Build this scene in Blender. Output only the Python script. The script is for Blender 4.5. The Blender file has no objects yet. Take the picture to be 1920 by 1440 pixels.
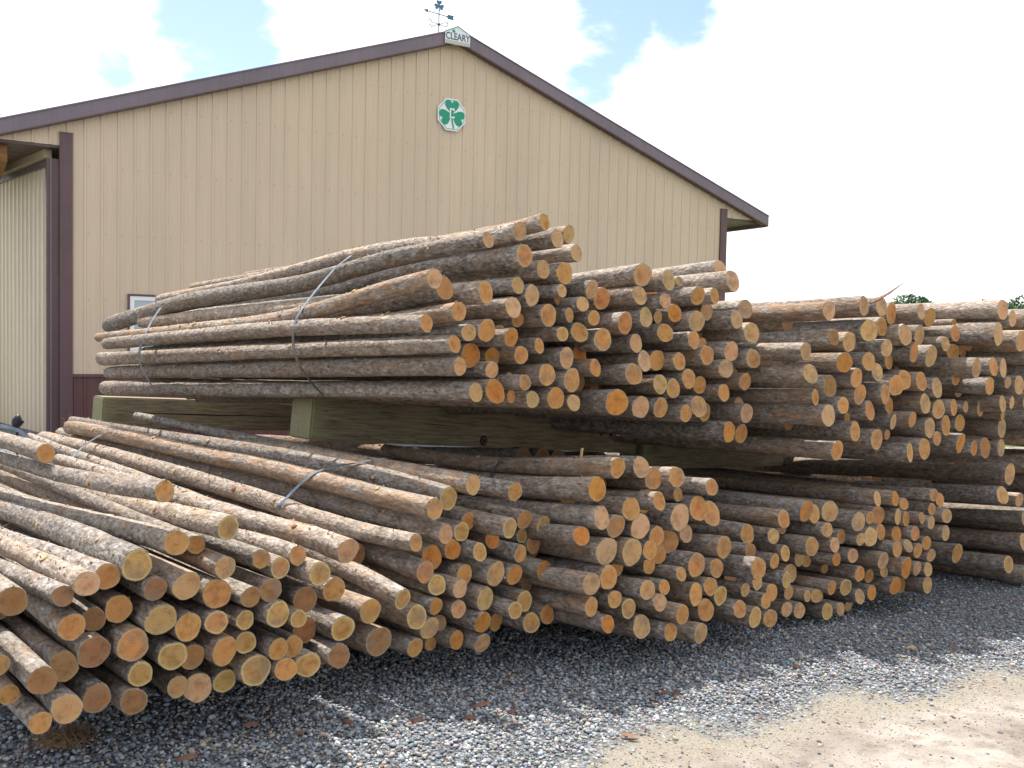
import bpy, bmesh, math, random
import numpy as np
from mathutils import Vector, Matrix
S = bpy.context.scene
COL = S.collection
rad = math.radians
random.seed(4)

# ------------------------------------------------------------------ camera
cam_d = bpy.data.cameras.new('camera')
cam = bpy.data.objects.new('camera', cam_d)
COL.objects.link(cam)
cam_d.sensor_width = 36
cam_d.lens = 36 * 1820 / 1920
cam_d.clip_start = 0.05
cam_d.clip_end = 3000
_f = Vector((0, math.cos(rad(-2.486)), math.sin(rad(-2.486))))
_r0 = Vector((1, 0, 0)); _u0 = _r0.cross(_f)
_c, _s = math.cos(rad(1.15)), math.sin(rad(1.15))
_r = _r0 * _c + _u0 * _s
_u = -_r0 * _s + _u0 * _c
M = Matrix((( _r.x, _u.x, -_f.x, 0), (_r.y, _u.y, -_f.y, 0), (_r.z, _u.z, -_f.z, 1.6), (0, 0, 0, 1)))
cam.matrix_world = M
S.camera = cam

# ------------------------------------------------------------------ sun and sky
SUN = Vector((-0.22, 0.38, 1.0)).normalized()      # towards the sun
sd = bpy.data.lights.new('sun', 'SUN')
sd.energy = 4.2; sd.angle = rad(0.55); sd.color = (1.0, 0.955, 0.88)
sun = bpy.data.objects.new('sun', sd); COL.objects.link(sun)
sun.rotation_euler = SUN.to_track_quat('Z', 'Y').to_euler()
world = bpy.data.worlds.new('World'); S.world = world; world.use_nodes = True
nt = world.node_tree; nt.nodes.clear()
def N(nt, t, **k):
    n = nt.nodes.new(t)
    for a, b in k.items():
        if a.startswith('i_'): n.inputs[a[2:].replace('_', ' ')].default_value = b
        elif a.startswith('n_'): n.inputs[int(a[2:])].default_value = b
        else: setattr(n, a, b)
    return n
def K(nt, a, b): nt.links.new(a, b)
sky = N(nt, 'ShaderNodeTexSky', sky_type='NISHITA', sun_disc=False)
sky.sun_elevation = math.asin(SUN.z); sky.sun_rotation = math.atan2(SUN.x, SUN.y)
sky.air_density = 1.0; sky.dust_density = 1.2; sky.ozone_density = 1.2
tc = N(nt, 'ShaderNodeTexCoord')
vec = tc.outputs['Generated']
sx = N(nt, 'ShaderNodeSeparateXYZ'); K(nt, vec, sx.inputs[0])
# clouds: fractal cover with a few gaps where blue shows
mp = N(nt, 'ShaderNodeMapping'); mp.inputs['Scale'].default_value = (1, 1, 2.2); K(nt, vec, mp.inputs[0])
n1 = N(nt, 'ShaderNodeTexNoise', i_Scale=3.2, i_Detail=9.0, i_Roughness=0.62); K(nt, mp.outputs[0], n1.inputs['Vector'])
n2 = N(nt, 'ShaderNodeTexNoise', i_Scale=13.0, i_Detail=8.0, i_Roughness=0.6); K(nt, mp.outputs[0], n2.inputs['Vector'])
def gap(d, inner, outer, amt):
    d = Vector(d).normalized()
    dp = N(nt, 'ShaderNodeVectorMath', operation='DOT_PRODUCT'); K(nt, vec, dp.inputs[0]); dp.inputs[1].default_value = d
    mr = N(nt, 'ShaderNodeMapRange', interpolation_type='SMOOTHSTEP')
    mr.inputs['From Min'].default_value = math.cos(rad(outer)); mr.inputs['From Max'].default_value = math.cos(rad(inner))
    mr.inputs['To Max'].default_value = amt
    K(nt, dp.outputs['Value'], mr.inputs['Value'])
    return mr.outputs[0]
def dir_at(x, y):
    return _r * ((x - 960) / 1820) - _u * ((y - 720) / 1820) + _f
GAPS = [(dir_at(400, 25), 0.3, 4.2, .62), (dir_at(400, 120), 0.2, 3.0, .50), (dir_at(470, 80), .2, 2.6, .48), (dir_at(1150, 35), 0.3, 3.4, .58), (dir_at(1285, 20), 0.3, 2.8, .60),
        (dir_at(1095, 168), 0.2, 2.2, .52), (dir_at(1130, 95), .2, 2.0, .46), (dir_at(215, 128), .1, 1.6, .40), (dir_at(1790, 575), 1, 4, .16),
        (dir_at(260, -420), 3, 11, .6), (dir_at(1300, -360), 3, 10, .6), ((-.9, .2, .5), 4, 20, .6), ((.9, -.1, .5), 4, 22, .6), ((.1, -.9, .6), 4, 22, .6), ((-.5, -.7, .4), 4, 20, .6)]
acc = None
for g in GAPS:
    o = gap(*g)
    if acc is None: acc = o
    else:
        ad = N(nt, 'ShaderNodeMath', operation='MAXIMUM'); K(nt, acc, ad.inputs[0]); K(nt, o, ad.inputs[1]); acc = ad.outputs[0]
m1 = N(nt, 'ShaderNodeMath', operation='MULTIPLY_ADD'); K(nt, n1.outputs[0], m1.inputs[0]); m1.inputs[1].default_value = 1.15; m1.inputs[2].default_value = -0.27
m2 = N(nt, 'ShaderNodeMath', operation='MULTIPLY_ADD'); K(nt, n2.outputs[0], m2.inputs[0]); m2.inputs[1].default_value = 1.15; K(nt, m1.outputs[0], m2.inputs[2])
m3 = N(nt, 'ShaderNodeMath', operation='SUBTRACT'); K(nt, m2.outputs[0], m3.inputs[0]); K(nt, acc, m3.inputs[1])
cov = N(nt, 'ShaderNodeMapRange', interpolation_type='SMOOTHSTEP'); cov.inputs['From Min'].default_value = .34; cov.inputs['From Max'].default_value = .74
K(nt, m3.outputs[0], cov.inputs['Value'])
bg1 = N(nt, 'ShaderNodeBackground'); bg1.inputs['Strength'].default_value = 0.105; K(nt, sky.outputs[0], bg1.inputs[0])
cc = N(nt, 'ShaderNodeValToRGB'); cc.color_ramp.elements[0].position = .3; cc.color_ramp.elements[0].color = (.70, .77, .86, 1)
cc.color_ramp.elements[1].position = .62; cc.color_ramp.elements[1].color = (1, .99, .98, 1)
K(nt, n1.outputs[0], cc.inputs[0])
bg2 = N(nt, 'ShaderNodeBackground'); bg2.inputs['Strength'].default_value = 0.80; K(nt, cc.outputs[0], bg2.inputs[0])
mx = N(nt, 'ShaderNodeMixShader'); K(nt, cov.outputs[0], mx.inputs[0]); K(nt, bg1.outputs[0], mx.inputs[1]); K(nt, bg2.outputs[0], mx.inputs[2])
wo = N(nt, 'ShaderNodeOutputWorld'); K(nt, mx.outputs[0], wo.inputs[0])
S.view_settings.view_transform = 'Standard'; S.view_settings.look = 'None'
S.view_settings.exposure = 1.05; S.view_settings.gamma = 1; S.view_settings.use_curve_mapping = False
S.render.engine = 'CYCLES'

# ------------------------------------------------------------------ helpers
def link(o, parent=None):
    COL.objects.link(o)
    if parent is not None: o.parent = parent
    return o
def tag(o, label=None, cat=None, group=None, kind=None):
    if label: o['label'] = label
    if cat: o['category'] = cat
    if group: o['group'] = group
    if kind: o['kind'] = kind
    return o
def empty(name, loc=(0, 0, 0), rz=0, **k):
    o = bpy.data.objects.new(name, None); o.location = loc; o.rotation_euler = (0, 0, rz); o.empty_display_size = .1
    return tag(link(o), **k)
def meshobj(name, verts, faces, mats, parent=None, smooth=False, loc=None, mi=None, **k):
    me = bpy.data.meshes.new(name)
    me.from_pydata([tuple(map(float, v)) for v in verts], [], faces)
    for m in (mats if isinstance(mats, (list, tuple)) else [mats]): me.materials.append(m)
    if smooth: me.polygons.foreach_set('use_smooth', [True] * len(me.polygons))
    if mi is not None: me.polygons.foreach_set('material_index', mi)
    me.update()
    o = bpy.data.objects.new(name, me)
    if loc is not None: o.location = loc
    return tag(link(o, parent), **k)
class MB:
    def __init__(s): s.v = []; s.f = []
    def add(s, v, f):
        b = len(s.v); s.v += [tuple(x) for x in v]; s.f += [tuple(i + b for i in q) for q in f]; return s
    def box(s, x0, x1, y0, y1, z0, z1):
        return s.add([(x0, y0, z0), (x1, y0, z0), (x1, y1, z0), (x0, y1, z0), (x0, y0, z1), (x1, y0, z1), (x1, y1, z1), (x0, y1, z1)],
                     [(0, 3, 2, 1), (4, 5, 6, 7), (0, 1, 5, 4), (1, 2, 6, 5), (2, 3, 7, 6), (3, 0, 4, 7)])
    def prism(s, poly, y0, y1):      # polygon in x,z extruded in y; wound counter-clockwise seen from -y
        n = len(poly)
        v = [(x, y0, z) for x, z in poly] + [(x, y1, z) for x, z in poly]
        f = [tuple(range(n)), tuple(range(2 * n - 1, n - 1, -1))] + [(i, i + n, (i + 1) % n + n, (i + 1) % n) for i in range(n)]
        return s.add(v, f)
    def tube(s, pts, r, n=8, caps=True):
        pts = [Vector(p) for p in pts]; b = len(s.v); m = len(pts)
        rr = r if isinstance(r, (list, tuple)) else [r] * m
        for i, p in enumerate(pts):
            t = (pts[min(i + 1, m - 1)] - pts[max(i - 1, 0)]).normalized()
            a = t.orthogonal().normalized() if i == 0 else (a - t * a.dot(t)).normalized()
            c = t.cross(a)
            for k in range(n):
                th = 2 * math.pi * k / n
                s.v.append(tuple(p + (a * math.cos(th) + c * math.sin(th)) * rr[i]))
        for i in range(m - 1):
            for k in range(n):
                s.f.append((b + i * n + k, b + i * n + (k + 1) % n, b + (i + 1) * n + (k + 1) % n, b + (i + 1) * n + k))
        if caps:
            s.f.append(tuple(b + k for k in range(n - 1, -1, -1))); s.f.append(tuple(b + (m - 1) * n + k for k in range(n)))
        return s
    def build(s, name, mat, parent=None, smooth=False, **k):
        return meshobj(name, s.v, s.f, mat, parent, smooth, **k)
def mat(name, col=(.5, .5, .5), rough=.8, metal=0., spec=.3):
    m = bpy.data.materials.new(name); m.use_nodes = True
    b = m.node_tree.nodes['Principled BSDF']
    b.inputs['Base Color'].default_value = (*col, 1); b.inputs['Roughness'].default_value = rough; b.inputs['Metallic'].default_value = metal
    b.inputs['Specular IOR Level'].default_value = spec
    return m, m.node_tree, b
def ramp(nt, src, stops, interp='LINEAR'):
    r = N(nt, 'ShaderNodeValToRGB'); r.color_ramp.interpolation = interp
    e = r.color_ramp.elements
    while len(e) < len(stops): e.new(.5)
    for i, (p, c) in enumerate(stops):
        e[i].position = p; e[i].color = (*c, 1) if len(c) == 3 else c
    K(nt, src, r.inputs[0]); return r.outputs[0]
def mixc(nt, fac, a, b, mode='MIX'):
    m = N(nt, 'ShaderNodeMix', data_type='RGBA', blend_type=mode)
    for s_, v in ((0, fac), (6, a), (7, b)):
        if isinstance(v, (int, float)): m.inputs[s_].default_value = v
        elif isinstance(v, tuple): m.inputs[s_].default_value = (*v, 1)
        else: K(nt, v, m.inputs[s_])
    return m.outputs[2]
def math_(nt, op, a, b=None, c=None, clamp=False):
    m = N(nt, 'ShaderNodeMath', operation=op); m.use_clamp = clamp
    for i, v in enumerate((a, b, c)):
        if v is None: continue
        if isinstance(v, (int, float)): m.inputs[i].default_value = v
        else: K(nt, v, m.inputs[i])
    return m.outputs[0]
def noise(nt, vec, scale, detail=4, rough=.55, dist=0):
    n = N(nt, 'ShaderNodeTexNoise', i_Scale=float(scale), i_Detail=float(detail), i_Roughness=rough, i_Distortion=float(dist))
    if vec is not None: K(nt, vec, n.inputs['Vector'])
    return n.outputs[0]
def mapping(nt, vec, scale=(1, 1, 1), loc=(0, 0, 0)):
    m = N(nt, 'ShaderNodeMapping'); m.inputs['Scale'].default_value = scale; m.inputs['Location'].default_value = loc
    K(nt, vec, m.inputs[0]); return m.outputs[0]
def bump(nt, b, h, strength=.5, dist=.01):
    m = N(nt, 'ShaderNodeBump'); m.inputs['Strength'].default_value = strength; m.inputs['Distance'].default_value = dist
    K(nt, h, m.inputs['Height']); K(nt, m.outputs[0], b.inputs['Normal'])

# ------------------------------------------------------------------ materials
def make_bark():
    m, nt, b = mat('bark', rough=.85, spec=.25)
    lp = N(nt, 'ShaderNodeAttribute', attribute_name='lp').outputs['Vector']
    tint = N(nt, 'ShaderNodeAttribute', attribute_name='tint')
    st = mapping(nt, lp, (1, 1, .55))
    f = math_(nt, 'ADD', math_(nt, 'MULTIPLY', noise(nt, mapping(nt, lp, (1, 1, .35)), 85, 5, .65), .6), math_(nt, 'MULTIPLY', noise(nt, mapping(nt, lp, (1, 1, .6)), 22, 4, .6), .4))
    base = ramp(nt, f, [(.28, (.07, .060, .052)), (.40, (.165, .146, .130)), (.53, (.30, .277, .258)), (.68, (.54, .52, .505))])
    big = noise(nt, st, 14, 4, .6, 1.2)
    # flakes gone: tan inner bark
    pm = math_(nt, 'MULTIPLY_ADD', tint.outputs['Fac'], 0, 0)
    sep = N(nt, 'ShaderNodeSeparateColor'); K(nt, tint.outputs['Color'], sep.inputs[0])
    strip = math_(nt, 'SUBTRACT', 1.0, sep.outputs[0])      # red channel: how much bark is on
    t2 = math_(nt, 'ADD', noise(nt, mapping(nt, lp, (1, 1, .3)), 11, 5, .62, 1.5), math_(nt, 'MULTIPLY', strip, .22))
    pk = math_(nt, 'MULTIPLY', ramp(nt, t2, [(.585, (0, 0, 0)), (.67, (1, 1, 1))]), .8)
    inner = ramp(nt, noise(nt, mapping(nt, lp, (1, 1, .2)), 40, 4), [(.3, (.16, .105, .07)), (.5, (.29, .21, .145)), (.7, (.42, .335, .25))])
    c = mixc(nt, pk, base, inner)
    # warm / cool drift
    c = mixc(nt, ramp(nt, big, [(.42, (0, 0, 0)), (.6, (1, 1, 1))]), c, mixc(nt, 1.0, c, (1.02, .95, .89), 'MULTIPLY'))
    # dark scales
    vo = N(nt, 'ShaderNodeTexVoronoi', i_Scale=62.0, feature='F1'); 
    dm = N(nt, 'ShaderNodeVectorMath', operation='ADD'); ns = N(nt, 'ShaderNodeTexNoise', i_Scale=60.0, i_Detail=3.0); K(nt, lp, ns.inputs['Vector'])
    sc = N(nt, 'ShaderNodeVectorMath', operation='SCALE'); K(nt, ns.outputs['Color'], sc.inputs[0]); sc.inputs['Scale'].default_value = .022
    K(nt, st, dm.inputs[0]); K(nt, sc.outputs[0], dm.inputs[1]); K(nt, dm.outputs[0], vo.inputs['Vector'])
    vd = ramp(nt, vo.outputs['Distance'], [(.35, (1, 1, 1)), (.8, (.55, .52, .50))])
    c = mixc(nt, math_(nt, 'MULTIPLY_ADD', sep.outputs[2], -.9, .95), c, vd, 'MULTIPLY')
    dk = ramp(nt, noise(nt, st, 32, 6, .7), [(.34, (.46, .44, .43)), (.43, (1, 1, 1))])
    c = mixc(nt, math_(nt, 'SUBTRACT', 1.0, math_(nt, 'MULTIPLY', pk, .6)), c, mixc(nt, 1.0, c, dk, 'MULTIPLY'))
    gv = N(nt, 'ShaderNodeCombineColor'); K(nt, sep.outputs[1], gv.inputs[0]); K(nt, sep.outputs[1], gv.inputs[1]); K(nt, sep.outputs[1], gv.inputs[2])
    c = mixc(nt, 1.0, c, gv.outputs[0], 'MULTIPLY')
    c = mixc(nt, sep.outputs[2], c, mixc(nt, 1.0, c, (1.10, .98, .86), 'MULTIPLY'))
    K(nt, c, b.inputs['Base Color'])
    h = math_(nt, 'ADD', math_(nt, 'MULTIPLY', f, .7), math_(nt, 'MULTIPLY', vo.outputs['Distance'], -.6))
    h = math_(nt, 'ADD', h, math_(nt, 'MULTIPLY', t2, -.5))
    bump(nt, b, h, .9, .007)
    return m
def make_wood():
    m, nt, b = mat('cut_wood', rough=.75, spec=.2)
    lp = N(nt, 'ShaderNodeAttribute', attribute_name='lp').outputs['Vector']     # x,y in radii, z a seed
    tint = N(nt, 'ShaderNodeAttribute', attribute_name='tint').outputs['Color']
    talpha = N(nt, 'ShaderNodeAttribute', attribute_name='tint').outputs['Alpha']
    sp = N(nt, 'ShaderNodeSeparateXYZ'); K(nt, lp, sp.inputs[0])
    dn = N(nt, 'ShaderNodeTexNoise', i_Scale=1.6, i_Detail=2.0); K(nt, lp, dn.inputs['Vector'])
    x, y = sp.outputs[0], sp.outputs[1]
    r = math_(nt, 'SQRT', math_(nt, 'ADD', math_(nt, 'MULTIPLY', x, x), math_(nt, 'MULTIPLY', y, y)))
    rd = math_(nt, 'ADD', r, math_(nt, 'MULTIPLY_ADD', dn.outputs[0], .22, -.11))
    ring = math_(nt, 'SINE', math_(nt, 'MULTIPLY', rd, 46.0))
    rc = math_(nt, 'MULTIPLY_ADD', ring, .5, .5)
    c = mixc(nt, math_(nt, 'MULTIPLY', rc, .55), tint, mixc(nt, 1.0, tint, (.70, .55, .44), 'MULTIPLY'))
    # heart: redder
    heart = ramp(nt, rd, [(.0, (1, 1, 1)), (.10, (1, 1, 1)), (.16, (.6, .6, .6)), (.55, (.3, .3, .3)), (.68, (0, 0, 0))])
    hs = math_(nt, 'MULTIPLY', heart, math_(nt, 'FRACT', math_(nt, 'MULTIPLY', sp.outputs[2], 3.7)))
    c = mixc(nt, math_(nt, 'MULTIPLY', hs, .75), c, mixc(nt, 1.0, c, (1.0, .68, .52), 'MULTIPLY'))
    # blotches and saw marks
    bl = ramp(nt, noise(nt, lp, 1.5, 4, .6), [(.33, (.66, .57, .48)), (.5, (1, 1, 1)), (.7, (1.15, 1.12, 1.05))])
    c = mixc(nt, .8, c, bl, 'MULTIPLY')
    fz = ramp(nt, noise(nt, lp, 22, 4, .7), [(.3, (.78, .72, .66)), (.6, (1.06, 1.05, 1.03))])
    c = mixc(nt, .8, c, fz, 'MULTIPLY')
    wg = ramp(nt, noise(nt, lp, .9, 3, .6), [(.45, (0, 0, 0)), (.62, (1, 1, 1))])
    ws = math_(nt, 'GREATER_THAN', math_(nt, 'FRACT', math_(nt, 'MULTIPLY', sp.outputs[2], 5.13)), .62)
    c = mixc(nt, math_(nt, 'MULTIPLY', math_(nt, 'MULTIPLY', wg, ws), .55), c, (.20, .155, .12))
    # fuzzy parallel saw marks
    sw = N(nt, 'ShaderNodeTexWave', i_Scale=5.0, i_Distortion=2.5, i_Detail=2.0); K(nt, mapping(nt, lp, (1, .45, 1)), sw.inputs['Vector'])
    c = mixc(nt, .35, c, ramp(nt, sw.outputs['Fac'], [(.2, (.80, .76, .72)), (.6, (1.05, 1.05, 1.05))]), 'MULTIPLY')
    # radial drying cracks
    ang = math_(nt, 'ARCTAN2', y, x)
    cv = N(nt, 'ShaderNodeCombineXYZ'); K(nt, math_(nt, 'MULTIPLY', ang, 1.3), cv.inputs[0]); K(nt, math_(nt, 'MULTIPLY', r, .5), cv.inputs[1]); K(nt, sp.outputs[2], cv.inputs[2])
    cr = N(nt, 'ShaderNodeTexNoise', i_Scale=3.4, i_Detail=1.0); K(nt, cv.outputs[0], cr.inputs['Vector'])
    ck = math_(nt, 'ABSOLUTE', math_(nt, 'SUBTRACT', cr.outputs[0], .5))
    ckm = ramp(nt, math_(nt, 'DIVIDE', math_(nt, 'MULTIPLY', ck, 1.0), math_(nt, 'ADD', r, .35)), [(.0, (1, 1, 1)), (.016, (0, 0, 0))])
    fade = ramp(nt, r, [(.05, (1, 1, 1)), (.78, (0, 0, 0))])
    sel = math_(nt, 'GREATER_THAN', math_(nt, 'FRACT', math_(nt, 'MULTIPLY', sp.outputs[2], 7.31)), .45)
    cm = math_(nt, 'MULTIPLY', math_(nt, 'MULTIPLY', ckm, fade), sel)
    c = mixc(nt, math_(nt, 'MULTIPLY', cm, .7), c, (.16, .07, .03))
    # pale sapwood edge then thin dark cambium
    rim = ramp(nt, rd, [(.80, (0, 0, 0)), (.90, (1, 1, 1))])
    c = mixc(nt, math_(nt, 'MULTIPLY', rim, talpha), c, (.62, .50, .22))
    edge = ramp(nt, r, [(.965, (0, 0, 0)), (1.0, (1, 1, 1))])
    c = mixc(nt, math_(nt, 'MULTIPLY', edge, .7), c, (.16, .10, .06))
    K(nt, c, b.inputs['Base Color'])
    bump(nt, b, math_(nt, 'ADD', noise(nt, lp, 26, 4, .7), math_(nt, 'MULTIPLY', rc, .25)), .5, .004)
    return m
BARK = make_bark(); WOOD = make_wood()
def simple_noise_mat(name, stops, scale, rough=.8, detail=5, bscale=None, bstr=.4, bdist=.004, coord='Object', stretch=(1, 1, 1), spec=.3, metal=0.):
    m, nt, b = mat(name, rough=rough, spec=spec, metal=metal)
    tc = N(nt, 'ShaderNodeTexCoord').outputs[coord]
    v = mapping(nt, tc, stretch)
    K(nt, ramp(nt, noise(nt, v, scale, detail, .6), stops), b.inputs['Base Color'])
    if bscale: bump(nt, b, noise(nt, v, bscale, 4, .6), bstr, bdist)
    return m
def paint_mat(name, col, rough=.45, var=.10, dirt=.15):
    m, nt, b = mat(name, rough=rough, spec=.4)
    tc = N(nt, 'ShaderNodeTexCoord').outputs['Object']
    a = tuple(c * (1 - var) for c in col); d = tuple(min(1, c * (1 + var)) for c in col)
    c = ramp(nt, noise(nt, mapping(nt, tc, (1, 1, .25)), .9, 5, .6), [(.35, a), (.65, d)])
    st = ramp(nt, noise(nt, mapping(nt, tc, (9, 9, .35)), 2.0, 5, .65), [(.42, (1, 1, 1)), (.75, (1 - dirt, 1 - dirt * 1.1, 1 - dirt * 1.3))])
    c = mixc(nt, 1.0, c, st, 'MULTIPLY')
    K(nt, c, b.inputs['Base Color'])
    K(nt, ramp(nt, noise(nt, tc, 5, 4), [(.3, (rough - .08,) * 3), (.7, (rough + .15,) * 3)]), b.inputs['Roughness'])
    bump(nt, b, noise(nt, mapping(nt, tc, (1, 1, .6)), 2.2, 3, .5), .25, .01)
    return m
TAN = paint_mat('tan_steel', (.615, .485, .355), .45, .05, .06)
TAN2 = paint_mat('tan_steel_door', (.62, .515, .40), .45, .05, .06)
BROWN = paint_mat('brown_trim', (.12, .068, .072), .4)
MAROON = paint_mat('maroon_steel', (.125, .055, .055), .4)
FASCIA = paint_mat('fascia_brown', (.185, .145, .175), .4)
WHITE = paint_mat('white_sign', (.80, .82, .82), .4, .02, .05)
GREEN = paint_mat('shamrock_green', (.015, .30, .17), .45, .05, .05)
INK = paint_mat('grey_blue_lettering', (.09, .13, .19), .5, .05, .05)
TEAL = paint_mat('teal_line', (.10, .32, .36), .5, .05, .05)
COPPER = paint_mat('blue_green_metal', (.05, .17, .30), .5, .1, .1)
STEEL = simple_noise_mat('strapping_steel', [(.3, (.10, .12, .15)), (.7, (.30, .34, .40))], 12, .32, metal=.75)
DARKM = simple_noise_mat('dark_plastic', [(.3, (.012, .013, .018)), (.7, (.03, .032, .04))], 12, .4)
TIMBER2 = simple_noise_mat('old_framing_timber', [(.3, (.20, .09, .03)), (.7, (.38, .19, .08))], 3, .8, stretch=(1, 1, 8))
GLASSM, gnt, gb = mat('window_glass', (.35, .40, .46), .08, 0, .8)
SCRAPM = simple_noise_mat('red_bark', [(.3, (.11, .055, .04)), (.7, (.25, .135, .09))], 18, .85, bscale=40)
NEEDLE = simple_noise_mat('dry_needles', [(.3, (.14, .085, .05)), (.7, (.27, .17, .09))], 6, .85)
CHIPM = simple_noise_mat('fresh_wood_chip', [(.3, (.42, .27, .12)), (.7, (.62, .44, .24))], 20, .8)
def beam_mat():
    m, nt, b = mat('treated_timber', rough=.8, spec=.2)
    tc = N(nt, 'ShaderNodeTexCoord').outputs['Object']
    g = noise(nt, mapping(nt, tc, (.7, 9, 9)), 6, 6, .65, .4)
    c = ramp(nt, g, [(.3, (.125, .10, .065)), (.5, (.235, .19, .13)), (.7, (.33, .27, .195))])
    gr = ramp(nt, noise(nt, mapping(nt, tc, (1, 1, 1)), 1.6, 4), [(.42, (1, 1, 1)), (.62, (.90, .97, .82))])
    c = mixc(nt, .9, c, gr, 'MULTIPLY')
    sp = N(nt, 'ShaderNodeSeparateXYZ'); K(nt, tc, sp.inputs[0])
    e = ramp(nt, sp.outputs[0], [(.0, (1, 1, 1)), (.16, (0, 0, 0))])      # algae on the sawn end
    c = mixc(nt, math_(nt, 'MULTIPLY', e, .55), c, (.27, .275, .15))
    ck = ramp(nt, noise(nt, mapping(nt, tc, (.25, 5, 5)), 5, 3, .5, .8), [(.455, (1, 1, 1)), (.468, (.25, .22, .2)), (.482, (1, 1, 1))])
    c = mixc(nt, .6, c, ck, 'MULTIPLY')
    K(nt, c, b.inputs['Base Color']); bump(nt, b, g, .5, .006)
    return m
BEAM = beam_mat()

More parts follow.
